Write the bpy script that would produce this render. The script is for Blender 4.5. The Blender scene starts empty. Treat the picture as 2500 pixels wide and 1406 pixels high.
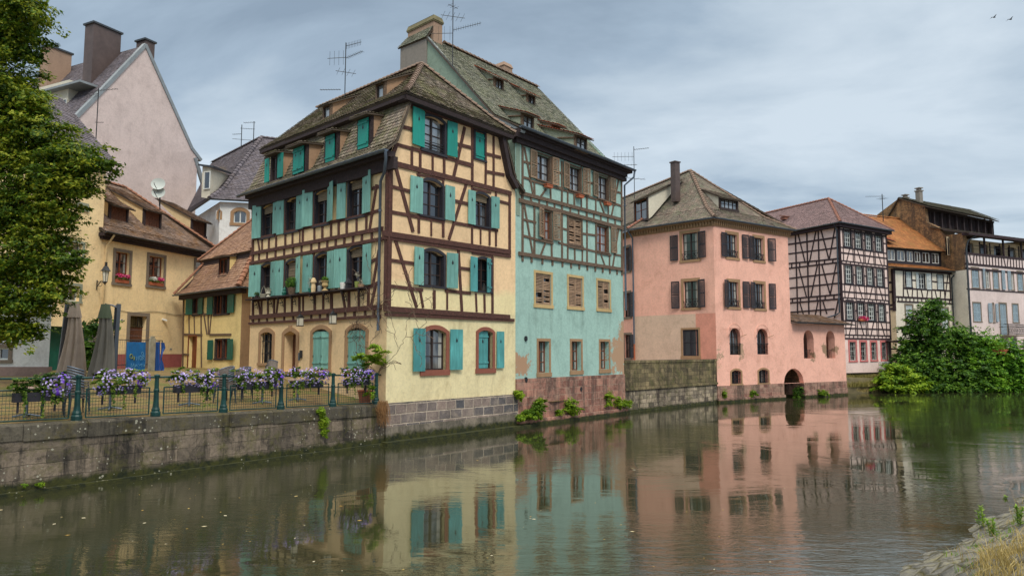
import bpy, math, random
from mathutils import Vector, Matrix
random.seed(11)
RR=random.random
def U(a,b): return a+(b-a)*random.random()
C=bpy.context.scene.collection
# ------------------------------------------------------------------ camera, world, sun, exposure
F=1750.0; HOR=860.0; CX,CY=1250.0,703.0; TH=math.atan((HOR-CY)/F); HC=3.3
cam=bpy.data.cameras.new('camera'); camo=bpy.data.objects.new('camera',cam); C.objects.link(camo)
camo.location=(0,0,HC); camo.rotation_euler=(math.pi/2+TH,0,0)
cam.sensor_width=36; cam.lens=36*F/2500; cam.clip_start=.1; cam.clip_end=3000
bpy.context.scene.camera=camo
SC=bpy.context.scene
SC.view_settings.view_transform='Standard'; SC.view_settings.look='None'; SC.view_settings.gamma=1
SC.view_settings.exposure=0.32
SUN_EL=math.radians(48); SUN_AZ=math.radians(163)     # azimuth clockwise from +Y : behind the viewer, a little to the right
w=bpy.data.worlds.new('World'); SC.world=w; w.use_nodes=True
def build_world():
    nt=w.node_tree; N=nt.nodes; L=nt.links; N.clear()
    def nd(t,**k):
        n=N.new(t)
        for a,b in k.items(): setattr(n,a,b)
        return n
    out=nd('ShaderNodeOutputWorld'); mix=nd('ShaderNodeMixShader')
    sky=nd('ShaderNodeTexSky',sky_type='NISHITA',sun_disc=False,sun_elevation=SUN_EL,sun_rotation=SUN_AZ)
    b1=nd('ShaderNodeBackground'); b1.inputs[1].default_value=.1; L.new(sky.outputs[0],b1.inputs[0])
    tc=nd('ShaderNodeTexCoord'); sep=nd('ShaderNodeSeparateXYZ'); L.new(tc.outputs['Generated'],sep.inputs[0])
    def math_(op,a,b=None,c=None):
        n=nd('ShaderNodeMath',operation=op)
        for i,x in enumerate((a,b,c)):
            if x is None: continue
            if isinstance(x,(int,float)): n.inputs[i].default_value=x
            else: L.new(x,n.inputs[i])
        return n.outputs[0]
    z=math_('MAXIMUM',sep.outputs[2],0.0); dz=math_('ADD',z,.13)
    cx=math_('DIVIDE',sep.outputs[0],dz); cy=math_('DIVIDE',sep.outputs[1],dz)
    comb=nd('ShaderNodeCombineXYZ'); L.new(cx,comb.inputs[0]); L.new(cy,comb.inputs[1])
    mp=nd('ShaderNodeMapping'); L.new(comb.outputs[0],mp.inputs[0]); mp.inputs['Location'].default_value=(3.1,1.7,0); mp.inputs['Rotation'].default_value=(0,0,.5); mp.inputs['Scale'].default_value=(.62,.95,1)
    n1=nd('ShaderNodeTexNoise'); n1.inputs['Scale'].default_value=1.25; n1.inputs['Detail'].default_value=8; n1.inputs['Roughness'].default_value=.56; n1.inputs['Distortion'].default_value=.35
    L.new(mp.outputs[0],n1.inputs[0])
    # brighter break in the cloud low on the right of the view, and another lower left
    def lobe(x,y,zz,k):
        v=nd('ShaderNodeVectorMath',operation='DISTANCE'); L.new(tc.outputs['Generated'],v.inputs[0]); v.inputs[1].default_value=(x,y,zz)
        d=math_('MULTIPLY',v.outputs['Value'],k); d=math_('MULTIPLY',d,d); return math_('DIVIDE',1.0,math_('ADD',1.0,d))
    l1=lobe(.50,.83,.17,4.2); l2=lobe(-.33,.90,.24,6.0); l3=lobe(-.45,.80,.38,2.6)
    n2=nd('ShaderNodeTexNoise'); n2.inputs['Scale'].default_value=.55; n2.inputs['Detail'].default_value=3; L.new(mp.outputs[0],n2.inputs[0]); nn=math_('ADD',math_('MULTIPLY_ADD',n1.outputs[0],1.05,-.25),math_('MULTIPLY',n2.outputs[0],.45))
    s=math_('MULTIPLY_ADD',l1,.13,nn); s=math_('MULTIPLY_ADD',l2,.09,s); s=math_('MULTIPLY_ADD',l3,.19,s)
    cr=nd('ShaderNodeValToRGB'); L.new(s,cr.inputs[0]); e=cr.color_ramp.elements
    e[0].position=.42; e[0].color=(.235,.305,.385,1); e[1].position=.76; e[1].color=(.55,.63,.70,1)
    m=cr.color_ramp.elements.new(.53); m.color=(.32,.405,.495,1); m=cr.color_ramp.elements.new(.61); m.color=(.42,.505,.585,1)
    # an overcast sky is brighter towards the zenith
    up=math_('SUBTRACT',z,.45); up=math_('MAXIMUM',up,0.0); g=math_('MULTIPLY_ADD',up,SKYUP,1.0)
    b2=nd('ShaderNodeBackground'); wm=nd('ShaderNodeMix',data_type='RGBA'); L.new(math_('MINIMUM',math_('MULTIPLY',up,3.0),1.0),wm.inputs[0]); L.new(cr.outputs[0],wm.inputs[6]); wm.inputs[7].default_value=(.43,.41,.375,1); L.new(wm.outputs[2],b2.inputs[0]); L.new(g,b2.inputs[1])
    mix.inputs[0].default_value=.9; L.new(b1.outputs[0],mix.inputs[1]); L.new(b2.outputs[0],mix.inputs[2]); L.new(mix.outputs[0],out.inputs[0])
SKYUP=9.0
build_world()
sl=bpy.data.lights.new('sun','SUN'); sl.energy=1.5; sl.angle=math.radians(16); sl.color=(1,.93,.82)
so=bpy.data.objects.new('sun',sl); C.objects.link(so)
sd=Vector((math.sin(SUN_AZ)*math.cos(SUN_EL),math.cos(SUN_AZ)*math.cos(SUN_EL),math.sin(SUN_EL)))
so.rotation_euler=sd.to_track_quat('Z','Y').to_euler()
# ------------------------------------------------------------------ measuring helpers
ct,st=math.cos(TH),math.sin(TH)
def V(*a): return Vector(a)
def ray(px,py):
    a=(px-CX)/F; b=(CY-py)/F
    return V(a,ct-b*st,st+b*ct)
def at(px,py,Y):
    r=ray(px,py); k=Y/r.y; return V(r.x*k,Y,HC+r.z*k)
def atz(px,py,z):
    r=ray(px,py); k=(z-HC)/r.z; return V(r.x*k,r.y*k,z)
def crop(ox,oy,k): return lambda x,y:(ox+x/k,oy+y/k)
c1=crop(580,100,3.514); c2=crop(590,380,3.347); c3=crop(900,220,3.516); c4=crop(900,560,2.603)
t1=crop(960,0,3.195); t2=crop(1230,310,3.8); t3=crop(1230,620,3.27)
q1=crop(1840,440,3.056); k1=crop(1500,380,3.348); k2=crop(1500,680,4.135)
r2=crop(2140,460,4.686); r3=crop(2140,700,5.022); r4=crop(2040,820,8.27)
a1=crop(0,0,2.93); a2=crop(0,400,2.93); a3=crop(0,700,2.652); a4=crop(480,700,3.515); s1=crop(420,500,3.515)
uC1=crop(0,720,6.392); u2=crop(270,740,7.4); u3=crop(400,840,7.8125); u4=crop(680,840,7.81); u5=crop(610,660,7.8125); u6=crop(0,880,7.8125)
class Fac:
    """a vertical plane in plan: u along it, o out of it towards the river"""
    def __init__(s,p0,d):
        s.p0=Vector((p0[0],p0[1])); s.d=Vector((d[0],d[1])).normalized()
        n=Vector((-s.d.y,s.d.x)); s.n=n if n.dot(-s.p0)>0 else -n; s.op=[]
    def uv(s,px,py):
        r=ray(px,py); dx,dy=s.d
        det=-r.x*dy+r.y*dx; t=(-s.p0.x*dy+s.p0.y*dx)/det
        return ((t*r.x-s.p0.x)*dx+(t*r.y-s.p0.y)*dy, HC+t*r.z)
    def p(s,u,z,o=0.): q=s.p0+s.d*u+s.n*o; return V(q.x,q.y,z)
    def off(s,o):
        g=Fac(s.p0+s.n*o,s.d); g.n=s.n; return g
    def rect(s,a,b):
        x=s.uv(*a); y=s.uv(*b); return (min(x[0],y[0]),max(x[0],y[0]),min(x[1],y[1]),max(x[1],y[1]))
# ------------------------------------------------------------------ mesh builder
BASE={}
class MB:
    def __init__(s): s.v=[]; s.f=[]; s.m=[]; s.k=0
    def poly(s,pts):
        i=len(s.v); s.v+=[Vector(p) for p in pts]; s.f.append(list(range(i,i+len(pts)))); s.m.append(s.k)
    def grid(s,rows,close=False):
        i=len(s.v); n=len(rows[0])
        for r in rows: s.v+=[Vector(p) for p in r]
        for a in range(len(rows)-1):
            for b in range(n if close else n-1):
                c=(b+1)%n; s.f.append([i+a*n+b,i+a*n+c,i+(a+1)*n+c,i+(a+1)*n+b]); s.m.append(s.k)
    def hexa(s,p):   # 8 points: bottom ring 0-3, top ring 4-7
        i=len(s.v); s.v+=[Vector(q) for q in p]
        for f in ((3,2,1,0),(4,5,6,7),(0,1,5,4),(1,2,6,5),(2,3,7,6),(3,0,4,7)): s.f.append([i+j for j in f]); s.m.append(s.k)
    def box(s,c,d,rz=0.,rx=0.,ry=0.):
        M=Matrix.Translation(c)@Matrix.Rotation(rz,4,'Z')@Matrix.Rotation(ry,4,'Y')@Matrix.Rotation(rx,4,'X'); x,y,z=d[0]/2,d[1]/2,d[2]/2
        s.hexa([M@V(*q) for q in ((-x,-y,-z),(x,-y,-z),(x,y,-z),(-x,y,-z),(-x,-y,z),(x,-y,z),(x,y,z),(-x,y,z))])
    def fbox(s,f,u0,u1,z0,z1,o0,o1):
        s.hexa([f.p(u0,z0,o1),f.p(u1,z0,o1),f.p(u1,z0,o0),f.p(u0,z0,o0),f.p(u0,z1,o1),f.p(u1,z1,o1),f.p(u1,z1,o0),f.p(u0,z1,o0)])
    def prism(s,f,pts,o0,o1):  # pts (u,z) on facade
        n=len(pts); i=len(s.v); s.v+=[f.p(u,z,o1) for u,z in pts]+[f.p(u,z,o0) for u,z in pts]
        s.f.append([i+j for j in range(n)]); s.m.append(s.k); s.f.append([i+n+j for j in reversed(range(n))]); s.m.append(s.k)
        for j in range(n): k=(j+1)%n; s.f.append([i+k,i+j,i+n+j,i+n+k]); s.m.append(s.k)
    def slab(s,pts,t):  # polygon with thickness t along -normal
        n=(pts[1]-pts[0]).cross(pts[2]-pts[0]).normalized()
        if n.z<0: n=-n
        m=len(pts); i=len(s.v); s.v+=list(pts)+[p-n*t for p in pts]
        s.f.append([i+j for j in range(m)]); s.m.append(s.k); s.f.append([i+m+j for j in reversed(range(m))]); s.m.append(s.k)
        for j in range(m): k=(j+1)%m; s.f.append([i+k,i+j,i+m+j,i+m+k]); s.m.append(s.k)
    def beam(s,f,a,b,wd,o0,o1):
        a=Vector(a); b=Vector(b); d=(b-a)
        if d.length<1e-4: return
        d.normalize(); q=Vector((-d.y,d.x))*wd/2; a=a-d*.06; b=b+d*.06
        s.prism(f,[a-q,b-q,b+q,a+q],o0,o1+U(0,.012))
    def tube(s,pts,r,n=6,cap=True,r2=None):
        pts=[Vector(p) for p in pts]; rows=[]; L=len(pts)
        for i,p in enumerate(pts):
            t=(pts[min(i+1,L-1)]-pts[max(i-1,0)]).normalized()
            a=t.cross(V(0,0,1)); a=a.normalized() if a.length>.05 else V(1,0,0); b=t.cross(a).normalized()
            rad=r if r2 is None else r+(r2-r)*i/(L-1)
            rows.append([p+(a*math.cos(2*math.pi*j/n)+b*math.sin(2*math.pi*j/n))*rad for j in range(n)])
        s.grid(rows,True)
        if cap: s.poly(rows[0]); s.poly(rows[-1][::-1])
    def lathe(s,c,prof,n=14,sx=1,sy=1):
        rows=[[V(c[0]+r*sx*math.cos(2*math.pi*j/n),c[1]+r*sy*math.sin(2*math.pi*j/n),c[2]+z) for j in range(n)] for r,z in prof]
        s.grid(rows,True)
        if prof[0][0]>1e-3: s.poly(rows[0][::-1])
        if prof[-1][0]>1e-3: s.poly(rows[-1])
    def blob(s,c,r,n=8,j=.0):
        rows=[]
        for a in range(n+1):
            th=math.pi*a/n; k=[1+U(-j,j) for _ in range(n+2)]
            rows.append([V(c[0]+r[0]*k[b]*math.sin(th)*math.cos(2*math.pi*b/(n+2)),c[1]+r[1]*k[b]*math.sin(th)*math.sin(2*math.pi*b/(n+2)),c[2]+r[2]*math.cos(th)) for b in range(n+2)])
        s.grid(rows,True)
    def build(s,name,mat,parent=None,smooth=False,base=None,label=None):
        me=bpy.data.meshes.new(name); ox=V(0,0,0)
        if parent is not None: ox=BASE[parent.name]
        elif base is not None: ox=Vector(base)
        me.from_pydata([tuple(q-ox) for q in s.v],[],s.f); me.update()
        mats=mat if isinstance(mat,(list,tuple)) else [mat]
        for q in mats: me.materials.append(q)
        if len(mats)>1: me.polygons.foreach_set('material_index',s.m)
        if smooth: me.polygons.foreach_set('use_smooth',[True]*len(me.polygons))
        ul=me.uv_layers.new(name='uv'); data=[0.]*(2*len(me.loops))
        for p in me.polygons:
            n=p.normal
            if abs(n.z)>.92: e1=V(1,0,0); e2=V(0,1,0)
            else: e1=V(-n.y,n.x,0).normalized(); e2=n.cross(e1); e2=e2 if e2.z>0 else -e2
            if n.z<=.92 and e1.x<0: e1=-e1
            for li in p.loop_indices:
                q=me.vertices[me.loops[li].vertex_index].co+ox
                data[2*li]=q.dot(e1); data[2*li+1]=(q.z if abs(n.z)<.3 else q.dot(e2))
        ul.data.foreach_set('uv',data)
        o=bpy.data.objects.new(name,me); C.objects.link(o)
        if parent is not None: o.parent=parent
        else: o.location=ox
        BASE[o.name]=ox
        if label: o['label']=label
        return o
def tag(o,label=None,cat=None,group=None,kind=None):
    if label: o['label']=label
    if cat: o['category']=cat
    if group: o['group']=group
    if kind: o['kind']=kind
    return o
def thing(name,loc,label,cat,group=None):
    o=bpy.data.objects.new(name,None); C.objects.link(o); o.location=loc; o.empty_display_size=.3
    BASE[o.name]=Vector(loc); return tag(o,label,cat,group)
def dup(root,loc,rz=None,label=None):
    r=root.copy(); C.objects.link(r); r.location=loc
    if rz is not None: r.rotation_euler=(0,0,rz)
    if label: r['label']=label
    for ch in list(root.children):
        c=ch.copy(); C.objects.link(c); c.parent=r
        for g in ch.children:
            d=g.copy(); C.objects.link(d); d.parent=c
    return r
# ------------------------------------------------------------------ materials
def S(r,g,b):
    f=lambda c:(c/255/12.92 if c/255<=.04045 else ((c/255+.055)/1.055)**2.4)
    return (f(r),f(g),f(b),1)
def mul(c,k): return (c[0]*k,c[1]*k,c[2]*k,1)
class NT:
    def __init__(s,name):
        s.mat=bpy.data.materials.new(name); s.mat.use_nodes=True; s.nt=s.mat.node_tree; s.N=s.nt.nodes; s.L=s.nt.links
        s.bs=s.N['Principled BSDF']
    def n(s,t,**k):
        q=s.N.new('ShaderNode'+t)
        for a,b in k.items(): setattr(q,a,b)
        return q
    def set(s,node,**k):
        for a,b in k.items():
            a=a.replace('_',' ')
            if hasattr(b,'links') or hasattr(b,'is_linked'): s.L.new(b,node.inputs[a])
            else: node.inputs[a].default_value=b
        return node
    def noise(s,scale,detail=4,rough=.6,vec=None,dist=0.):
        q=s.n('TexNoise'); q.inputs['Scale'].default_value=scale; q.inputs['Detail'].default_value=detail; q.inputs['Roughness'].default_value=rough; q.inputs['Distortion'].default_value=dist
        if vec is not None: s.L.new(vec,q.inputs[0])
        return q.outputs[0]
    def ramp(s,v,stops):
        q=s.n('ValToRGB'); s.L.new(v,q.inputs[0]); e=q.color_ramp.elements
        while len(e)<len(stops): e.new(.5)
        for i,(p,c) in enumerate(stops): e[i].position=p; e[i].color=c if len(c)==4 else (*c,1)
        return q.outputs[0]
    def mix(s,f,a,b,mode='MIX'):
        q=s.n('Mix',data_type='RGBA',blend_type=mode)
        for i,x in ((0,f),(6,a),(7,b)):
            if isinstance(x,(int,float)): q.inputs[i].default_value=x
            elif isinstance(x,tuple): q.inputs[i].default_value=x
            else: s.L.new(x,q.inputs[i])
        return q.outputs[2]
    def math(s,op,a,b=0.,c=0.):
        q=s.n('Math',operation=op)
        for i,x in enumerate((a,b,c)):
            if isinstance(x,(int,float)): q.inputs[i].default_value=x
            else: s.L.new(x,q.inputs[i])
        return q.outputs[0]
    def obj(s,sc=(1,1,1)):
        t=s.n('NewGeometry'); m=s.n('Mapping'); s.L.new(t.outputs['Position'],m.inputs[0]); m.inputs['Scale'].default_value=sc; return m.outputs[0]
    def uv(s,sc=(1,1,1)):
        t=s.n('UVMap'); t.uv_map='uv'; m=s.n('Mapping'); s.L.new(t.outputs[0],m.inputs[0]); m.inputs['Scale'].default_value=sc; return m.outputs[0]
    def z(s):
        t=s.n('NewGeometry'); q=s.n('SeparateXYZ'); s.L.new(t.outputs['Position'],q.inputs[0]); return q.outputs[2]
    def bump(s,h,strength=.3,dist=.02):
        q=s.n('Bump'); q.inputs['Strength'].default_value=strength; q.inputs['Distance'].default_value=dist; s.L.new(h,q.inputs['Height']); s.L.new(q.outputs[0],s.bs.inputs['Normal'])
    def col(s,c,rough=.85):
        if isinstance(c,tuple): s.bs.inputs['Base Color'].default_value=c
        else: s.L.new(c,s.bs.inputs['Base Color'])
        s.bs.inputs['Roughness'].default_value=rough; return s.mat
BLK=(0,0,0,1); WHT=(1,1,1,1)
def m_plain(name,c,rough=.7,var=.18,scale=3,metal=0.,bump=.15,nscale=30):
    m=NT(name); v=m.noise(scale,4,.65,m.obj()); k=m.ramp(v,[(.3,mul(c,1-var)),(.7,mul(c,1+var))])
    m.bump(m.noise(nscale,3,.6,m.obj()),bump,.01); m.bs.inputs['Metallic'].default_value=metal
    return m.col(k,rough)
def m_plaster(name,c,stain=None,amt=.5,low=None,lowz=None,lowc=None,patch=None,dirt=True):
    m=NT(name); P=m.obj()
    v=m.noise(.55,5,.62,P,.4); base=m.ramp(v,[(.25,mul(c,.82)),(.5,c),(.78,mul(c,1.1))])
    lg=m.noise(1.3,6,.78,P,.6); base=m.mix(m.ramp(lg,[(.5,BLK),(.7,(.35,.35,.35,1))]),base,mul(stain or c,.8))
    fine=m.noise(9,5,.7,P); base=m.mix(1.0,base,m.ramp(fine,[(.3,(.86,.86,.86,1)),(.6,(1.02,1.02,1.02,1))]),'MULTIPLY')
    if low is not None:   # a differently coloured coat below a height, with an irregular edge
        e=m.math('MULTIPLY_ADD',m.noise(1.3,4,.6,P),low[2],m.z()); k=m.ramp(m.math('MULTIPLY_ADD',e,1/low[1],-(low[0]+low[2]*.5)/low[1]+.5),[(0,WHT),(1,BLK)])
        base=m.mix(k,base,m.mix(1.0,mul(low[3],1.),m.ramp(fine,[(.3,(.88,.88,.88,1)),(.6,(1.03,1.03,1.03,1))]),'MULTIPLY'))
    if dirt:   # rain streaks
        sv=m.noise(1.0,5,.72,m.obj((1.5,1.5,.3)),.3); k=m.ramp(sv,[(.54,BLK),(.78,(amt*.8,amt*.8,amt*.8,1))])
        base=m.mix(k,base,mul(stain or c,.55))
    if patch:  # fallen plaster: list of (x,y,z,r,colour)
        for (x,y,z,r,pc) in patch:
            d=m.n('VectorMath',operation='DISTANCE'); g=m.n('NewGeometry'); m.L.new(g.outputs['Position'],d.inputs[0]); d.inputs[1].default_value=(x,y,z)
            q=m.math('MULTIPLY_ADD',m.noise(2.0,6,.8,P),r*4.5,d.outputs['Value']); k=m.ramp(m.math('SUBTRACT',q,r*2.25),[(max(r-.02,0)/1,WHT),(min(r+.02,1),BLK)]) if r<.98 else m.ramp(m.math('DIVIDE',m.math('SUBTRACT',q,r*2.25),r*2),[(.49,WHT),(.51,BLK)])
            base=m.mix(k,base,pc)
    h=m.math('ADD',m.math('MULTIPLY',m.noise(2.5,4,.6,P),1.5),m.noise(28,4,.7,P)); m.bump(h,.35,.02)
    return m.col(base,.92)
def m_timber(name,c,c2=None):
    m=NT(name); P=m.obj(); v=m.noise(6,6,.8,m.obj((1.5,1.5,1.5)),1.5); g=m.noise(40,3,.7,P)
    k=m.ramp(v,[(.32,mul(c,.45)),(.52,c),(.68,c2 or mul(c,2.1))]); k=m.mix(1.,k,m.ramp(g,[(.35,(.7,.7,.7,1)),(.65,(1.15,1.15,1.15,1))]),'MULTIPLY')
    m.bump(m.math('ADD',v,g),.6,.02); return m.col(k,.85)
def m_paintwood(name,c,var=.15,rough=.6):
    m=NT(name); v=m.noise(1.,5,.7,m.obj((11,11,1.1))); w_=m.noise(1.3,3,.6,m.obj()); k=m.ramp(m.math('ADD',v,m.math('MULTIPLY',w_,.6)),[(.5,mul(c,1-var*1.3)),(.8,c),(1.0,mul(c,1+var*1.5))]); oi=m.n('ObjectInfo'); k=m.mix(1.,k,m.ramp(oi.outputs['Random'],[(0,(.72,.78,.8,1)),(.5,(.98,.98,.98,1)),(1,(1.18,1.14,1.12,1))]),'MULTIPLY')
    m.bump(v,.3,.01); return m.col(k,rough)
def m_tiles(name,cols,moss=None,mossamt=.5,dark=.7):
    m=NT(name); g=m.n('NewGeometry'); P=m.obj(); r=g.outputs['Random Per Island']
    n=len(cols); k=m.ramp(r,[(i/(n-1),c) for i,c in enumerate(cols)])
    big=m.noise(.7,5,.65,P); k=m.mix(1.,k,m.ramp(big,[(.3,(dark,dark,dark,1)),(.65,(1.12,1.12,1.12,1))]),'MULTIPLY')
    if moss:
        mv=m.math('ADD',m.noise(1.1,6,.75,P),m.math('MULTIPLY',m.noise(9,4,.7,P),.35)); k=m.mix(m.ramp(mv,[(.62,BLK),(.86,(mossamt,)*3+(1,))]),k,moss)
    m.bump(m.noise(25,4,.7,P),.5,.015); return m.col(k,.88)
def m_stone(name,ca,cb,mortar,bw,bh,moss=None,streak=None,wet=None,scale2=1.,ms=.012,mosslow=None,spots=True):
    m=NT(name); uv=m.uv(); b=m.n('TexBrick'); wob=m.noise(3,3,.6,uv); 
    vv=m.n('VectorMath',operation='MULTIPLY_ADD'); cmb=m.n('CombineXYZ'); m.L.new(wob,cmb.inputs[0]); m.L.new(m.noise(2.3,3,.6,uv),cmb.inputs[1])
    m.L.new(cmb.outputs[0],vv.inputs[0]); vv.inputs[1].default_value=(.10,.07,0); m.L.new(uv,vv.inputs[2]); m.L.new(vv.outputs[0],b.inputs[0])
    b.inputs['Color1'].default_value=ca; b.inputs['Color2'].default_value=cb; b.inputs['Bias'].default_value=-.05; b.inputs['Mortar'].default_value=mortar
    b.inputs['Scale'].default_value=1; b.inputs['Mortar Size'].default_value=ms; b.inputs['Mortar Smooth'].default_value=.4; b.inputs['Brick Width'].default_value=bw; b.inputs['Row Height'].default_value=bh; b.offset=.43; b.squash=.8; b.squash_frequency=3
    P=m.obj(); k=b.outputs[0]
    k=m.mix(1.,k,m.ramp(m.noise(1.4,6,.75,P),[(.28,(.55,.55,.55,1)),(.7,(1.35,1.33,1.3,1))]),'MULTIPLY')
    k=m.mix(1.,k,m.ramp(m.noise(14,5,.75,P),[(.3,(.72,.72,.72,1)),(.65,(1.15,1.15,1.15,1))]),'MULTIPLY')
    if streak:
        sv=m.noise(1.0,5,.75,m.obj((1.7,1.7,.18)),.2); k=m.mix(m.ramp(sv,[(.47,BLK),(.6,(.88,.88,.88,1))]),k,streak); pv=m.noise(.8,6,.8,P,.8); k=m.mix(m.ramp(pv,[(.5,BLK),(.62,(.5,.5,.5,1))]),k,mul(cb,1.15)); k=m.mix(m.ramp(m.noise(2.7,6,.8,P),[(.52,BLK),(.64,(.65,.65,.65,1))]),k,streak)
    if moss:
        mv=m.math('ADD',m.noise(1.6,6,.75,P),m.math('MULTIPLY',m.noise(8,4,.7,P),.4)); k=m.mix(m.ramp(mv,[(.68,BLK),(.9,(.75,.75,.75,1))]),k,moss)
    if mosslow:  # weed line just above the water
        e=m.math('MULTIPLY_ADD',m.noise(3.5,4,.7,P),-mosslow[1]*1.6,m.z()); k=m.mix(m.ramp(e,[(mosslow[0]*.2,WHT),(mosslow[0]+mosslow[1]*.2,BLK)]),k,m.mix(m.ramp(m.noise(5,4,.7,P),[(.4,BLK),(.6,WHT)]),S(26,34,12),S(60,62,18)))
    if spots:  # pale lichen
        vo=m.n('TexVoronoi'); vo.inputs['Scale'].default_value=8; m.L.new(P,vo.inputs[0]); sp=m.math('MULTIPLY_ADD',m.noise(1.0,4,.7,P),1.1,vo.outputs['Distance'])
        k=m.mix(m.ramp(sp,[(.62,(.8,.8,.8,1)),(.66,BLK)]),k,S(170,168,150))
    h=m.math('MULTIPLY_ADD',b.outputs['Fac'],-1.2,m.math('ADD',m.noise(9,5,.7,P),m.noise(2,3,.6,P))); m.bump(h,.8,.03)
    return m.col(k,.9)
def m_glass(name,c=(.012,.015,.02,1),rough=.06,ior=None):
    m=NT(name); m.bs.inputs['Specular IOR Level'].default_value=.9; m.bs.inputs['IOR'].default_value=1.9 if c[0]>.01 else 1.6
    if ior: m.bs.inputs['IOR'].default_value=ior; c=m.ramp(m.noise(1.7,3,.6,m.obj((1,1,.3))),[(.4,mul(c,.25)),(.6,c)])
    else:
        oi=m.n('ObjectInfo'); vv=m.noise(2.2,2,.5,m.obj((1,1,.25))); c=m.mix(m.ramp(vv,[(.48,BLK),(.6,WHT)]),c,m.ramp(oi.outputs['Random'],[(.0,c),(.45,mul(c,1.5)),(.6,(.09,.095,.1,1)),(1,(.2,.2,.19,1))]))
    v=m.noise(.8,2,.5,m.obj()); m.bump(v,.12,.05); return m.col(c,rough)
def m_leaf(name,a,b,c=None,tr=.35):
    m=NT(name); g=m.n('NewGeometry'); P=m.obj(); f=m.math('MULTIPLY_ADD',m.noise(.9,3,.6,P),1.2,m.math('MULTIPLY',g.outputs['Random Per Island'],.5)); 
    k=m.ramp(f,[(.5,a),(.85,b),(1.1,c or b)]) ; m.col(k,.55)
    m.bs.inputs['Specular IOR Level'].default_value=.3
    t=m.n('BsdfTranslucent'); m.L.new(k,t.inputs[0]); x=m.n('MixShader'); x.inputs[0].default_value=tr; o=m.N['Material Output']
    m.L.new(m.bs.outputs[0],x.inputs[1]); m.L.new(t.outputs[0],x.inputs[2]); m.L.new(x.outputs[0],o.inputs[0]); return m.mat
def add_drips(mat,f,ops,depth=1.3,strength=.55,col=(.42,.38,.33,1)):
    # rain streaks that run down the plaster from the ends of each sill
    m=NT.__new__(NT); m.mat=mat; m.nt=mat.node_tree; m.N=m.nt.nodes; m.L=m.nt.links; m.bs=m.N['Principled BSDF']
    e1=Vector((-f.n.y,f.n.x)); e1=e1 if e1.x>0 else -e1
    t=m.n('UVMap'); t.uv_map='uv'; sp=m.n('SeparateXYZ'); m.L.new(t.outputs[0],sp.inputs[0]); X,Z=sp.outputs[0],sp.outputs[1]; tot=None
    for o in ops:
        for (uu,hw) in ((o[0],.22),(o[1],.22),((o[0]+o[1])/2,(o[1]-o[0])*.5)):
            q=f.p0+f.d*uu; xc=q.dot(e1); k=.45 if hw>.25 else 1.
            a=m.math('SUBTRACT',1.,m.math('MULTIPLY',m.math('ABSOLUTE',m.math('SUBTRACT',X,xc)),1/hw)); a=m.math('MAXIMUM',a,0.)
            dz=m.math('SUBTRACT',o[2]-.08,Z); b=m.math('MAXIMUM',m.math('MULTIPLY_ADD',dz,-1/depth,1.),0.); b=m.math('MULTIPLY',b,m.math('GREATER_THAN',dz,0.))
            c=m.math('MULTIPLY',m.math('MULTIPLY',a,b),k); tot=c if tot is None else m.math('MAXIMUM',tot,c)
    n=m.noise(1.,5,.75,m.uv((9,.5,1))); w_=m.ramp(n,[(.4,BLK),(.62,WHT)]); fac=m.math('MULTIPLY',m.math('MULTIPLY',tot,w_),strength)
    src=m.bs.inputs['Base Color'].links[0].from_socket; k=m.mix(fac,src,m.mix(1.,src,col,'MULTIPLY')); m.L.new(k,m.bs.inputs['Base Color'])
# ------------------------------------------------------------------ building helpers
def clip(poly,a,b):   # keep left of a->b
    out=[]; n=len(poly)
    def sd(p): return (b[0]-a[0])*(p[1]-a[1])-(b[1]-a[1])*(p[0]-a[0])
    for i in range(n):
        p=poly[i]; q=poly[(i+1)%n]; sp,sq=sd(p),sd(q)
        if sp>=-1e-9: out.append(p)
        if (sp>1e-9 and sq<-1e-9) or (sp<-1e-9 and sq>1e-9):
            t=sp/(sp-sq); out.append((p[0]+(q[0]-p[0])*t,p[1]+(q[1]-p[1])*t))
    return out
def arcz(o,u):
    u0,u1,z0,z1,rise=o[:5]; c=(u0+u1)/2; h=(u1-u0)/2; x=min(1,abs(u-c)/h)
    if rise>=h*.95: return z1-rise+rise*math.sqrt(max(0,1-x*x))
    R=(h*h+rise*rise)/(2*rise); return z1-R+math.sqrt(max(0,R*R-(x*h)**2))
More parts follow.
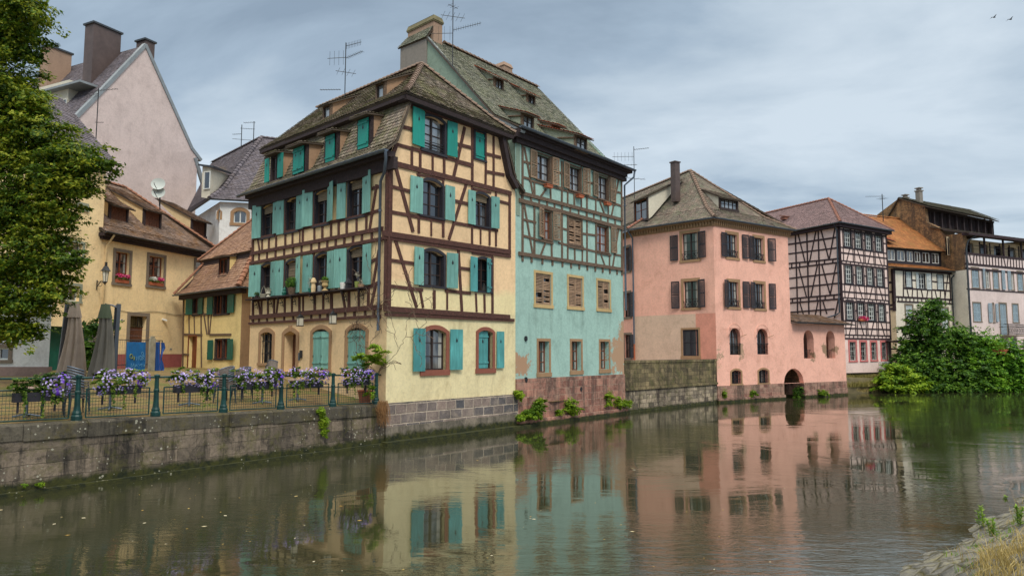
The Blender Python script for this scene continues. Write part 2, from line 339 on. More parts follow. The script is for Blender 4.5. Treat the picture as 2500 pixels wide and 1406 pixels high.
def wall_mb(mb,f,outline,depth=.18,back=True):
    """outline: convex polygon in (u,z), counter-clockwise; openings taken from f.op = (u0,u1,z0,z1,rise,depth)"""
    us=sorted({round(p[0],4) for p in outline}|{round(x,4) for o in f.op for x in o[:2]}); zs=sorted({round(p[1],4) for p in outline}|{round(x,4) for o in f.op for x in o[2:4]})
    for i in range(len(us)-1):
        for j in range(len(zs)-1):
            cu=(us[i]+us[i+1])/2; cz=(zs[j]+zs[j+1])/2
            if any(o[0]<cu<o[1] and o[2]<cz<o[3] for o in f.op): continue
            q=[(us[i],zs[j]),(us[i+1],zs[j]),(us[i+1],zs[j+1]),(us[i],zs[j+1])]
            n=len(outline)
            for k in range(n):
                q=clip(q,outline[k],outline[(k+1)%n])
                if len(q)<3: break
            if len(q)>=3: mb.poly([f.p(u,z) for u,z in q])
    for o in f.op:
        u0,u1,z0,z1,r,d=o
        if r:
            N=14; pts=[(u0+(u1-u0)*k/N,arcz(o,u0+(u1-u0)*k/N)) for k in range(N+1)]
            for k in range(N):
                (a,za),(b,zb)=pts[k],pts[k+1]
                mb.poly([f.p(a,za),f.p(b,zb),f.p(b,z1),f.p(a,z1)]); mb.poly([f.p(a,za),f.p(a,za,-d),f.p(b,zb,-d),f.p(b,zb)])
            zt0=pts[0][1]
        else: zt0=z1; mb.poly([f.p(u0,z1),f.p(u0,z1,-d),f.p(u1,z1,-d),f.p(u1,z1)])
        for u in (u0,u1): mb.poly([f.p(u,z0),f.p(u,z0,-d),f.p(u,zt0,-d),f.p(u,zt0)])
        mb.poly([f.p(u0,z0),f.p(u0,z0,-d),f.p(u1,z0,-d),f.p(u1,z0)])
def frame_band(mb,f,o,wd,o0,o1,bottom=True,wb=None):
    u0,u1,z0,z1,r=o[:5]; zt=arcz(o,u0) if r else z1
    mb.fbox(f,u0-wd,u0,z0,zt,o0,o1); mb.fbox(f,u1,u1+wd,z0,zt,o0,o1)
    if bottom: mb.fbox(f,u0-wd-.03,u1+wd+.03,z0-(wb or wd),z0,o0,o1+.03)
    if r:
        N=12; c=(u0+u1)/2; h=(u1-u0)/2; 
        big=(u0-wd,u1+wd,z0,z1+wd,r+wd*.55,0)
        for k in range(N):
            a=u0+(u1-u0)*k/N; b=u0+(u1-u0)*(k+1)/N; A=u0-wd+(u1-u0+2*wd)*k/N; B=u0-wd+(u1-u0+2*wd)*(k+1)/N
            mb.prism(f,[(a,arcz(o,a)),(b,arcz(o,b)),(B,arcz(big,B)),(A,arcz(big,A))],o0,o1)
        mb.prism(f,[(u0-wd,zt),(u0,zt),(u0-wd,arcz(big,u0-wd))],o0,o1); mb.prism(f,[(u1,zt),(u1+wd,zt),(u1+wd,arcz(big,u1+wd))],o0,o1)
    else: mb.fbox(f,u0-wd,u1+wd,z1,z1+wd,o0,o1)
def drop(mb,f,u,z,s,o):
    pts=[(.0,-.09),(.028,-.075),(.04,-.045),(.036,-.01),(.012,.04),(-.006,.09),(-.012,.04),(-.03,.005),(-.04,-.035),(-.028,-.075)]
    mb.prism(f,[(u+a*s,z+b*s) for a,b in pts],o-.002,o+.004)
def shutter(par,f,r,kind,mat,o=.05,ang=0.,label=None,z_off=0,side=1,hole=True):
    """kind: plank | battened | louvre ; r=(u0,u1,z0,z1)"""
    u0,u1,z0,z1=r; g=f
    if ang:
        w_=(u1-u0); A=f.p(u0,0,o); B=f.p(u1,0,o)
        if side>0: B=f.p(u0+w_*math.cos(ang),0,o+w_*math.sin(ang))
        else: A=f.p(u1-w_*math.cos(ang),0,o+w_*math.sin(ang))
        g=Fac((A.x,A.y),(B.x-A.x,B.y-A.y)); 
        if g.n.dot(f.n)<0: g.n=-g.n
        u0,u1=0,w_; o=0
    m=MB(); W=u1-u0; H=z1-z0
    if kind=='louvre':
        b=.05; m.fbox(g,u0,u0+b,z0,z1,o,o+.04); m.fbox(g,u1-b,u1,z0,z1,o,o+.04)
        for zz in (z0,(z0+z1)/2-.03,z1-.07): m.fbox(g,u0+b,u1-b,zz,zz+.07,o+.002,o+.038)
        n=max(6,int(H/.075))
        for i in range(n):
            zc=z0+.09+(H-.18)*i/(n-1)
            if abs(zc-(z0+z1)/2)<.05 or (o<0 and mat.name=='sh_brown' and RR()<.13): continue
            a=[g.p(u0+b,zc-.024,o+.036),g.p(u1-b,zc-.024,o+.036),g.p(u1-b,zc-.018,o+.04),g.p(u0+b,zc-.018,o+.04)]
            m.hexa([g.p(u0+b,zc-.026,o+.034),g.p(u1-b,zc-.026,o+.034),g.p(u1-b,zc+.018,o+.006),g.p(u0+b,zc+.018,o+.006),g.p(u0+b,zc-.018,o+.039),g.p(u1-b,zc-.018,o+.039),g.p(u1-b,zc+.028,o+.01),g.p(u0+b,zc+.028,o+.01)])
        return m.build('shutter',mat,par,label=label)
    np_=max(2,int(W/.16))
    for i in range(np_):
        a=u0+W*i/np_; b=u0+W*(i+1)/np_; k=U(0,.004); m.fbox(g,a+.002,b-.002,z0,z1,o,o+.032+k)
    if kind=='battened':
        for zz in (z0+H*.13,z0+H*.83): m.fbox(g,u0-.01,u1+.01,zz,zz+.07,o+.03,o+.062)
        m.k=1
        for zz in (z0+H*.13+.03,z0+H*.83+.03): m.fbox(g,u0-.05,u0+.06,zz,zz+.02,o+.06,o+.07)
    m.k=1
    if hole: drop(m,g,(u0+u1)/2,z0+H*.74,min(1.15,W*2.2),o+.037)
    else: m.fbox(g,u1-.03,u1-.01,z0+H*.3,z0+H*.36,o+.03,o+.05)
    return m.build('shutter',[mat,M['iron']],par,label=label)
def window(par,f,r,cols=2,rows=3,depth=.18,fm='wframe',pane='glass',rise=0.,surr=None,sill=None,shut=(),rail=None,bar=.035,border=.06,inset=0.,mull=.07,blind=None,name='window',curtain=None,bars=None,nopane=False):
    u0,u1,z0,z1=r; f.op.append((u0,u1,z0,z1,rise,depth)); o=f.op[-1]
    a,b,c,d=u0-.005,u1+.005,z0-.005,z1+.005; B=-depth+.012; m=MB()
    m.fbox(f,a,a+border,c,d,B,B+.06); m.fbox(f,b-border,b,c,d,B,B+.06); m.fbox(f,a+border,b-border,c,c+border,B,B+.058); m.fbox(f,a+border,b-border,d-border,d,B,B+.058)
    if cols==2: cc=(a+b)/2; m.fbox(f,cc-mull/2,cc+mull/2,c+border,d-border,B,B+.066)
    else:
        for i in range(1,cols): cc=a+(b-a)*i/cols; m.fbox(f,cc-bar/2,cc+bar/2,c+border,d-border,B,B+.05)
    for i in range(1,rows): zz=c+(d-c)*i/rows; m.fbox(f,a+border,b-border,zz-bar/2,zz+bar/2,B,B+.045)
    W=m.build(name,M[fm],par)
    if not nopane:
        m=MB(); m.poly([f.p(a,c,B+.012),f.p(b,c,B+.012),f.p(b,d,B+.012),f.p(a,d,B+.012)]); m.build('pane',M[pane],W)
    if curtain:
        m=MB(); N=10
        for (x0,x1) in ((a+border,a+(b-a)*.24),(b-(b-a)*.2,b-border)):
            m.grid([[f.p(x0+(x1-x0)*k/N,zz,B+.018+.006*math.sin(k*2.4)) for k in range(N+1)] for zz in (c+border,d-border)])
        m.build('curtain',M['curtain'],W)
    if surr:
        m=MB()
        if surr[1] in ('blackpaint','timber_dark','timber_grey'):
            zt_=arcz(o,u0) if rise else z1; m.fbox(f,u0,u0+.015,z0,zt_,-depth+.02,-.005); m.fbox(f,u1-.015,u1,z0,zt_,-depth+.02,-.005); m.fbox(f,u0+.015,u1-.015,z0,z0+.015,-depth+.02,-.005)
        frame_band(m,f,o,surr[0],-.01,surr[2] if len(surr)>2 else .03,bottom=True,wb=surr[3] if len(surr)>3 else None); m.build('surround',M[surr[1]],W)
    if sill: m=MB(); m.fbox(f,u0-.06,u1+.06,z0-.07,z0,-.02,.09); m.build('sill',M[sill],W)
    if blind:
        m=MB(); n=6; h=(z1-z0)*blind
        for i in range(n): m.fbox(f,u0+.03,u1-.03,z1-rise*.5-h+h*i/n,z1-rise*.5-h+h*(i+.9)/n,-depth+.09,-depth+.105+.01*(i%2))
        m.build('blind',M['blind'],W)
    if rail:
        m=MB(); h=rail
        for i in range(4): m.fbox(f,u0,u1,z0+.06+h*i/4,z0+.085+h*i/4,-.03,-.01)
        m.build('rail',M['iron'],W)
    if bars:
        m=MB(); n=bars
        for i in range(n): uu=u0+(u1-u0)*(i+.5)/n; m.fbox(f,uu-.012,uu+.012,z0,z1-rise*.3,-.06,-.035)
        for zz in (z0+(z1-z0)*.3,z0+(z1-z0)*.7): m.fbox(f,u0,u1,zz,zz+.025,-.062,-.04)
        m.build('grille',M['iron'],W)
    for sh in shut:
        kw_=dict(sh[3]) if len(sh)>3 else {}
        if kw_.get('o',.05)>.03 and 'ang' not in kw_: kw_['ang']=U(.02,.16) if RR()<.7 else U(.16,.3); kw_['side']=1 if (sh[0][0]+sh[0][1])>(u0+u1) else -1
        shutter(W,f,*sh[:3],**kw_)
    return W
def tile_patch(mb,A,B,Cc,D,tw=.18,th=.16,lift=.032):
    """A,B bottom left/right, D,C top left/right"""
    A,B,Cc,D=[Vector(q) for q in (A,B,Cc,D)]
    nrm=(B-A).cross(D-A) if (D-A).length>1e-3 else (B-A).cross(Cc-A)
    nrm.normalize(); nrm=nrm if nrm.z>0 else -nrm
    H=((D-A).length+(Cc-B).length)/2; rows=max(1,round(H/th))
    def P(u,t): a=A.lerp(D,t); b=B.lerp(Cc,t); return a.lerp(b,u)
    for i in range(rows):
        t0=i/rows; t1_=min(1,(i+1.25)/rows); dt=1/rows; wdt=(P(1,t0+dt/2)-P(0,t0+dt/2)).length; n=max(1,round(wdt/tw)); sh=.5 if i%2 else 0
        for j in range(-1 if sh else 0,n):
            a=max(0,(j+sh)/n); b=min(1,(j+1+sh)/n)
            if b-a<.12/n: continue
            l=lift+U(-.008,.012); g=.02*(b-a); k=U(-.06,.06)*dt
            q=[]
            for (uu,tt) in ((a+g,t1_),(b-g,t1_),(b-g,t0+.3*dt+k),(a+(b-a)*.75,t0+k),(a+(b-a)*.25,t0+k),(a+g,t0+.3*dt+k)):
                tt=max(-.02*dt,tt); q.append(P(uu,tt)+nrm*(.008+l*(t1_-tt)/(t1_-t0)))
            base=len(mb.v); mb.poly(q); low=[x-nrm*.022 for x in q[2:]]; mb.v+=low   # the tile's visible front edge
            for e in range(3): mb.f.append([base+3+e,base+2+e,base+6+e,base+7+e]); mb.m.append(mb.k)
def roof(mb,Lp,Rp,tw=.18,th=.16,under=.07,umat=None,drop_=.02):
    for i in range(len(Lp)-1):
        k=mb.k; mb.k=1; pts=[Vector(Lp[i]),Vector(Rp[i]),Vector(Rp[i+1]),Vector(Lp[i+1])]
        if (pts[2]-pts[3]).length<1e-3: pts=pts[:3]
        elif (pts[0]-pts[1]).length<1e-3: pts=pts[1:]
        nn_=(pts[1]-pts[0]).cross(pts[2]-pts[0]).normalized(); nn_=nn_ if nn_.z>0 else -nn_; mb.slab([q_-nn_*drop_ for q_ in pts],under); mb.k=k
        tile_patch(mb,Lp[i],Rp[i],Rp[i+1],Lp[i+1],tw,th)
def caps(mb,P,Q,r=.11,step=.33,k=2):
    P=Vector(P); Q=Vector(Q); n=max(1,int((Q-P).length/step)); d=(Q-P)/n; t=d.normalized(); a=t.cross(V(0,0,1)).normalized(); b=a.cross(t).normalized()
    b=b if b.z>0 else -b; kk=mb.k; mb.k=k
    for i in range(n):
        rows=[]
        for e,rad in ((0,r*1.12),(1.12,r*.88)):
            c=P+d*(i+e)+b*(.02 if e==0 else 0.)
            rows.append([c+a*math.cos(x)*rad+b*math.sin(x)*rad for x in [math.pi*j/6 for j in range(7)]])
        mb.grid(rows); mb.poly(rows[0])
    mb.k=kk
def gutter(par,P,Q,r=.075,name='gutter',mat='zinc'):
    m=MB(); P=Vector(P); Q=Vector(Q); t=(Q-P).normalized(); a=t.cross(V(0,0,1)).normalized(); rows=[]
    for c in (P,Q): rows.append([c+a*math.cos(x)*r+V(0,0,1)*math.sin(x)*r*.9 for x in [math.pi+math.pi*j/8 for j in range(9)]])
    m.grid(rows); rows2=[[c+(q-c)*.85+V(0,0,.0) for q in rw] for c,rw in zip((P,Q),rows)]; m.grid(rows2); m.poly(rows[0]); m.poly(rows[1])
    m.tube([P+a*r,Q+a*r],.014,6); m.tube([P-a*r,Q-a*r],.014,6)
    return m.build(name,M[mat],par,smooth=False)
def pipe(par,pts,r=.05,mat='zinc',name='downpipe'):
    m=MB(); m.tube(pts,r,10)
    for i in range(len(pts)-1):
        a,b=Vector(pts[i]),Vector(pts[i+1]); L=(b-a).length; n=int(L/1.9)
        for k in range(n): c=a.lerp(b,(k+.5)/n); t=(b-a).normalized(); m.tube([c-t*.025,c+t*.025],r*1.25,10)
    return m.build(name,M[mat],par,smooth=True)
def zprof(prof,a):
    for i in range(len(prof)-1):
        (a0,z0),(a1_,z1)=prof[i],prof[i+1]
        if a<=a1_: return z0+(z1-z0)*(a-a0)/(a1_-a0)
    (a0,z0),(a1_,z1)=prof[-2:]; return z0+(z1-z0)*(a-a0)/(a1_-a0)
def dormer(par,f,TL,BR,prof,cheek,roofm,slope=.15,over=.25,side=.12,win=None,shut=None,tw=.18,th=.16,nm='dormer',head=.1,maxL=4.,frame='timber',fascia=True,facem=None):
    """vertical face on facade f inset to where the slope profile (inset,z) passes under its foot"""
    best=None; a=prof[0][0]
    while a<prof[-1][0]+1:
        g=f.off(-a); r=g.rect(TL,BR); d=abs(zprof(prof,a)-r[2])
        if best is None or d<best[0]: best=(d,a)
        a+=.02
    a=best[1]; g=f.off(-a); u0,u1,z0,z1=g.rect(TL,BR); zt=z1+head; zb=z0-.06
    L=.1
    while L<maxL and zprof(prof,a+L)<zt+L*slope: L+=.05
    x0,x1=u0-side,u1+side
    dm=MB(); g.op=[]
    dm.k=0
    for (ua,ub) in ((x0,u0),(u1,x1)): dm.fbox(g,ua,ub,zb,zt,-.12,0)
    dm.fbox(g,u0,u1,z1,zt,-.12,0.003); dm.fbox(g,x0-.02,x1+.02,zb-.08,z0,-.12,.05)
    D=dm.build(nm,M[facem or frame],par)
    for u in (x0+.01,x1-.01):
        ck=MB(); foot=[]; n=8
        for k in range(n+1): l=L*k/n; foot.append((l,max(zprof(prof,a+l)-.12,zb-.1)))
        for k in range(n):
            (l0,b0),(l1,b1)=foot[k],foot[k+1]; t0,t1_=zt+l0*slope,zt+l1*slope
            ck.poly([g.p(u,b0,-l0-.01),g.p(u,b1,-l1-.01),g.p(u,max(t1_,b1),-l1-.01),g.p(u,max(t0,b0),-l0-.01)])
        ck.build('cheek',M[cheek],D)
    rf=MB(); e=.12; A=g.p(x0-e,zt-over*slope+.03,over); B=g.p(x1+e,zt-over*slope+.03,over); Cc=g.p(x1+e,zt+(L+.15)*slope+.03,-L-.15); Dd=g.p(x0-e,zt+(L+.15)*slope+.03,-L-.15)
    roof(rf,[A,Dd],[B,Cc],tw,th,.05); rf.build('roof',[M[roofm],M['under'],M[roofm]],D)
    if win is not None:
        kw=dict(win); W=window(D,g,(u0,u1,z0,z1),**kw)   # window sits in the dormer's face
    if shut:
        for s in shut: shutter(D,g,*s[:3],**(s[3] if len(s)>3 else {}))
    return D,g,(u0,u1,z0,z1),a
def closed_box(mb,f,g,u1,v1,z0,z1):
    """back, hidden and side walls of a block: f along the front, depth v1 along direction g (2D)"""
    p=lambda u,v,z: V(*(f.p0+f.d*u+g*v),z)
    mb.poly([p(0,v1,z0),p(u1,v1,z0),p(u1,v1,z1),p(0,v1,z1)])
def leaves_sub(mb,clumps,n,size,shell,sub):
    # leaves gathered into sprays along the outside of each bough, with gaps between them
    tot=sum(c[1][0]*c[1][1]+c[1][0]*c[1][2] for c in clumps)
    for c,r in clumps:
        area=r[0]*r[1]+r[0]*r[2]; k=int(n*area/tot); ns=max(4,int(area*sub[1])); per=max(3,k//ns)
        for _ in range(ns):
            d=V(random.gauss(0,1),random.gauss(0,1),random.gauss(0,1)).normalized(); rad=U(.45,1.12) if RR()<.8 else U(.2,.6)
            q=Vector(c)+V(d.x*r[0],d.y*r[1],d.z*r[2])*rad; out=V(d.x,d.y,d.z*.5-.25).normalized(); s0=sub[0]*U(.6,1.3); tilt=V(U(-.3,.3),U(-.3,.3),1).normalized()
            kk=per if d.z>-.5 else int(per*.6)
            for _ in range(kk):
                t=U(-1,1); p=q+out*s0*t+V(random.gauss(0,1),random.gauss(0,1),random.gauss(0,.38))*s0*.42*(1.1-abs(t)*.6)-V(0,0,1)*s0*.18*t*t
                nn=(tilt+out*.35+V(U(-1,1),U(-1,1),U(-1,1))*.65).normalized(); a=nn.cross(V(U(-1,1),U(-1,1),U(-1,1))).normalized(); b=nn.cross(a); s=size*U(.6,1.35); a=a*s*.5; b=b*s*.8; g=nn*s*.12
                mb.poly([p-b,p+a*.9-b*.1+g,p+b,p-a*.9-b*.1+g])
def leaves(mb,clumps,n,size,flat=.3,shell=.55,droop=0.,sub=None):
    if sub: return leaves_sub(mb,clumps,n,size,shell,sub)
    tot=sum(c[1][0]*c[1][1]+c[1][0]*c[1][2] for c in clumps)
    for c,r in clumps:
        k=int(n*(r[0]*r[1]+r[0]*r[2])/tot)
        for _ in range(k):
            while True:
                d=V(U(-1,1),U(-1,1),U(-1,1))
                if .05<d.length<1: break
            rr=d.length; d.normalize(); rad=shell+(1-shell)*RR()**.6 if RR()<.85 else RR()*shell
            rad*=1+U(-.12,.16)
            p=Vector(c)+V(d.x*r[0],d.y*r[1],d.z*r[2])*rad
            nn=(d*.9+V(U(-1,1),U(-1,1),U(-.4,1.2))*.9).normalized(); a=nn.cross(V(U(-1,1),U(-1,1),U(-1,1))).normalized(); b=nn.cross(a); s=size*U(.6,1.35)
            a=a*s*.5; b=b*s*.85
            q=nn*s*.12
            mb.poly([p-b,p+a*.9-b*.1+q,p+b,p-a*.9-b*.1+q])
M={}
def swin(par,g,r,cols=2,rows=3,frame='wframe',pane='glass',dep=.08,name='window',border=.05):
    u0,u1,z0,z1=r; m=MB(); B=-dep
    m.fbox(g,u0,u0+border,z0,z1,B,B+.05); m.fbox(g,u1-border,u1,z0,z1,B,B+.05); m.fbox(g,u0+border,u1-border,z0,z0+border,B,B+.048); m.fbox(g,u0+border,u1-border,z1-border,z1,B,B+.048)
    for i in range(1,cols): c=u0+(u1-u0)*i/cols; m.fbox(g,c-.025,c+.025,z0+border,z1-border,B,B+.052)
    for i in range(1,rows): c=z0+(z1-z0)*i/rows; m.fbox(g,u0+border,u1-border,c-.015,c+.015,B,B+.04)
    m.k=1; m.poly([g.p(u0,z0,B+.01),g.p(u1,z0,B+.01),g.p(u1,z1,B+.01),g.p(u0,z1,B+.01)])
    return m.build(name,[M[frame],M[pane]],par)
# ------------------------------------------------------------------ materials of the place
M['iron']=m_plain('iron',S(30,32,36),.5); M['zinc']=m_plain('zinc',S(92,104,118),.45,.2,2,.4); M['zincdark']=m_plain('zincdark',S(58,64,70),.55,.25,2,.2)
M['glass']=m_glass('glass'); M['glass_curtained']=m_glass('glass_curtained',(.34,.37,.39,1),.05,2.2); M['glass_dark']=m_glass('glass_dark',(.006,.006,.008,1),.12)  # the pale panes take their tone from net curtains behind the glass
M['curtain']=m_plain('curtain',S(168,168,162),.9,.15); M['blind']=m_plain('blind',S(122,108,88),.85,.3,8)
M['wframe']=m_plain('wframe',S(52,38,34),.6); M['wframe_brown']=m_plain('wframe_brown',S(120,62,34),.55,.25,6); M['wframe_white']=m_plain('wframe_white',S(216,220,216),.5,.06)
M['timber']=m_timber('timber',S(84,52,44)); M['timber_dark']=m_timber('timber_dark',S(52,40,42)); M['timber_grey']=m_timber('timber_grey',S(108,88,72),S(136,116,96)); M['timber_black']=m_timber('timber_black',S(50,34,40)); M['timber_red']=m_timber('timber_red',S(96,48,44))
M['blackpaint']=m_plain('blackpaint',S(38,36,44),.6,.2)
M['sh_teal']=m_paintwood('sh_teal',S(20,140,126),.1,.5); M['sh_pale']=m_paintwood('sh_pale',S(116,168,158),.2); M['sh_blue']=m_paintwood('sh_blue',S(78,150,150),.25); M['sh_dgreen']=m_plain('sh_dgreen',S(16,92,78),.55,.2)
M['sh_brown']=m_paintwood('sh_brown',S(146,120,96),.25); M['sh_black']=m_plain('sh_black',S(40,38,46),.5,.2); M['sh_white']=m_plain('sh_white',S(196,206,208),.6,.1); M['sh_wood']=m_timber('sh_wood',S(96,58,38)); M['sh_greyblue']=m_plain('sh_greyblue',S(150,170,182),.6,.1)
M['sand']=m_plaster('sand',S(160,128,96),amt=.3); M['sandred']=m_plaster('sandred',S(140,84,68),amt=.3); M['sandyellow']=m_plaster('sandyellow',S(196,168,118),amt=.3); M['sandgrey']=m_plaster('sandgrey',S(128,116,102),amt=.3); M['surr_pink']=m_plaster('surr_pink',S(196,112,110),amt=.2)
M['t_b1']=m_tiles('t_b1',[S(100,92,84),S(126,114,102),S(146,134,120),S(110,104,88),S(134,116,104)],S(102,106,50),.75)
M['under']=m_plain('under',S(78,68,58),.95,.2)
M['t_b1ridge']=m_plain('t_b1ridge',S(124,104,90),.9,.2,4)
M['t_teal']=m_tiles('t_teal',[S(92,98,86),S(120,122,108),S(136,134,120),S(100,104,90)],S(120,126,92),.6)
M['t_yellow']=m_tiles('t_yellow',[S(118,99,88),S(140,119,106),S(108,91,81),S(154,134,121)],S(132,92,38),.8)
M['t_small']=m_tiles('t_small',[S(144,112,92),S(166,132,110),S(130,100,84),S(178,144,120)],S(150,110,60),.4)
M['t_orangecap']=m_plain('t_orangecap',S(142,100,78),.9,.25,4)
M['t_slate']=m_tiles('t_slate',[S(84,80,88),S(102,95,100),S(112,106,114),S(94,86,88)],None)
M['t_pink']=m_tiles('t_pink',[S(122,106,96),S(142,126,114),S(110,98,90),S(136,128,116)],S(112,120,94),.8)
M['t_plum']=m_tiles('t_plum',[S(120,98,98),S(138,114,113),S(112,92,92),S(132,110,110)],None)
M['t_orange']=m_tiles('t_orange',[S(158,102,58),S(176,114,62),S(142,88,50),S(186,128,74)],S(132,104,52),.7)
M['t_old']=m_tiles('t_old',[S(84,84,74),S(108,104,90),S(98,92,84)],S(100,100,66),.6)
M['t_rust']=m_tiles('t_rust',[S(160,88,58),S(176,98,66),S(144,78,52)],None)
M['brick_cap']=m_plain('brick_cap',S(142,98,82),.9,.2,5)
M['tan']=m_plaster('tan',S(170,138,110),amt=.5); M['cheekgreen']=m_plaster('cheekgreen',S(150,156,138),amt=.6); M['cheekwhite']=m_plaster('cheekwhite',S(208,202,184),amt=.5); M['cheekyellow']=m_plaster('cheekyellow',S(222,196,150),amt=.3)
M['render_grey']=m_plaster('render_grey',S(132,126,118),amt=.7); M['copper_brown']=m_plain('copper_brown',S(92,78,74),.5,.2,1.5,.3); M['mosscap']=m_plain('mosscap',S(112,106,78),.95,.3,4); M['chim_tan']=m_plaster('chim_tan',S(158,132,112),amt=.5); M['sheet']=m_plain('sheet',S(134,142,146),.55,.15,2,.15)
M['terracotta']=m_plain('terracotta',S(176,98,66),.85,.15); M['wicker']=m_plain('wicker',S(104,96,90),.9,.4,25); M['dish']=m_plain('dish',S(176,184,180),.6,.05); M['white']=m_plain('white',S(222,222,216),.6,.05)
M['greenpaint']=m_plain('greenpaint',S(14,58,56),.42,.35,5,0,.4); M['greendark']=m_plain('greendark',S(14,62,60),.45,.3,5)
M['concrete']=m_stone('concrete',S(124,116,104),S(138,128,114),S(124,116,104),3.,1.5,None,S(84,80,70),None,mosslow=(.1,.3),spots=False)
M['coping']=m_stone('coping',S(74,70,60),S(96,90,78),S(60,56,48),1.3,2.0,S(92,84,40),S(38,36,31),None,ms=.004)
M['q_stone']=m_stone('q_stone',S(88,80,70),S(138,124,108),S(82,74,64),.95,.34,S(84,84,34),S(34,31,27),None,ms=.008,mosslow=(.1,.2))
M['b1_plinth']=m_stone('b1_plinth',S(88,88,92),S(150,132,122),S(186,172,156),.66,.36,S(158,144,130),None,None,ms=.026,mosslow=(.1,.25),spots=False)
M['red_stone']=m_stone('red_stone',S(122,76,66),S(186,136,118),S(188,162,142),.62,.33,S(168,140,122),S(92,72,64),None,ms=.014,mosslow=(.05,.14),spots=False)
M['pink_stone']=m_stone('pink_stone',S(118,78,70),S(176,138,122),S(178,150,132),.7,.3,S(164,138,118),S(84,70,60),None,ms=.014,mosslow=(.05,.14),spots=False)
M['parapet']=m_stone('parapet',S(88,80,60),S(150,134,100),S(96,86,66),.6,.24,S(92,94,44),S(58,50,34),None,ms=.01,mosslow=(.12,.3),spots=False)
M['parapet_low']=m_stone('parapet_low',S(96,88,78),S(188,172,148),S(104,94,82),.55,.24,S(84,84,44),S(60,50,44),None,ms=.014,mosslow=(.06,.16))
M['rubble']=m_stone('rubble',S(116,92,66),S(176,136,92),S(90,74,56),.30,.13,None,S(84,68,54),None,ms=.02,spots=False)
M['p_b1r']=m_plaster('p_b1r',S(240,206,162),S(190,150,110),.35,(5.9,.35,.5,S(236,220,170)))
M['p_b1low']=m_plaster('p_b1low',S(234,220,174),S(196,168,112),.6)
M['p_b1left']=m_plaster('p_b1left',S(236,208,160),S(190,160,120),.3)
M['p_b1groundleft']=m_plaster('p_b1groundleft',S(226,196,152),S(190,170,140),.3)
M['timberb']=M['timber']
M['p_teal']=m_plaster('p_teal',S(162,196,186),S(110,140,130),.55,patch=[(0.45,32.4,2.7,.55,S(172,138,110)),(5.9,39.1,3.1,1.0,S(174,142,114)),(6.1,39.4,4.4,.5,S(174,142,114))])
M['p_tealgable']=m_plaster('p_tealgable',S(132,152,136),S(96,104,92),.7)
M['p_pink']=m_plaster('p_pink',S(240,184,164),S(200,130,106),.22,patch=[(13.9,47.3,3.2,.5,S(176,146,122)),(15.5,48.9,3.35,.45,S(168,140,116)),(23.9,54.7,3.5,.45,S(150,124,100)),(22.5,53.7,3.0,.35,S(150,124,100)),(25.1,55.5,3.5,.35,S(160,128,104)),(13.6,47.2,2.4,.4,S(206,170,140))])
M['p_pinkpale']=m_plaster('p_pinkpale',S(214,186,164),S(170,140,116),.2)
M['p_pinkdeep']=m_plaster('p_pinkdeep',S(220,152,132),S(180,120,100),.2)
M['p_timberpink']=m_plaster('p_timberpink',S(232,208,200),S(190,160,150),.25)
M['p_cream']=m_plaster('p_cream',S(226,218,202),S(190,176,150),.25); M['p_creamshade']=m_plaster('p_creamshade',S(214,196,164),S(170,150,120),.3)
M['p_lilac']=m_plaster('p_lilac',S(222,204,200),S(190,170,166),.2)
M['p_yellow']=m_plaster('p_yellow',S(248,222,172),S(210,170,120),.3); M['p_yellow2']=m_plaster('p_yellow2',S(238,214,150),S(200,176,120),.35); M['p_redband']=m_plaster('p_redband',S(166,92,88),S(120,70,66),.4)
M['p_white']=m_plaster('p_white',S(226,228,226),S(170,170,166),.4); M['p_gable']=m_plaster('p_gable',S(212,195,190),S(180,160,156),.35)
M['p_shadedside']=m_plaster('p_shadedside',S(164,134,104),S(120,98,76),.5)  # side wall's shade is put into this brown base colour
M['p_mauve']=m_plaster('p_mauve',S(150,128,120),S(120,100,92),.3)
M['leaf_tree']=m_leaf('leaf_tree',S(42,68,16),S(86,116,28),S(150,158,44)); M['leaf_bush']=m_leaf('leaf_bush',S(32,60,20),S(68,110,34),S(112,150,48)); M['leaf_bright']=m_leaf('leaf_bright',S(70,104,22),S(110,146,30),S(150,176,44)); M['leaf_box']=m_leaf('leaf_box',S(36,64,22),S(80,116,40),S(130,150,60))
M['leaf_vine']=m_leaf('leaf_vine',S(44,84,20),S(86,138,32),S(124,168,44))
M['petal']=m_leaf('petal',S(146,126,206),S(176,158,224),S(210,198,238),.3); M['petal_dark']=m_leaf('petal_dark',S(76,36,150),S(104,60,186),S(130,90,200),.2)
M['petal_red']=m_leaf('petal_red',S(170,20,50),S(210,50,110),S(230,110,160),.2); M['petal_white']=m_leaf('petal_white',S(210,212,206),S(230,230,226),None,.2)
M['bark']=m_timber('bark',S(70,60,48)); M['canvas']=m_plain('canvas',S(176,160,146),.95,.12,2,0,.3,60); M['canvas_grey']=m_plain('canvas_grey',S(122,119,112),.95,.12,2,0,.3,60); M['canvas_green']=m_plain('canvas_green',S(92,104,84),.95,.15,2); M['mast']=m_plain('mast',S(98,104,114),.4,.1,2,.5)
M['greyplant']=m_plain('greyplant',S(150,146,130),.95,.3)
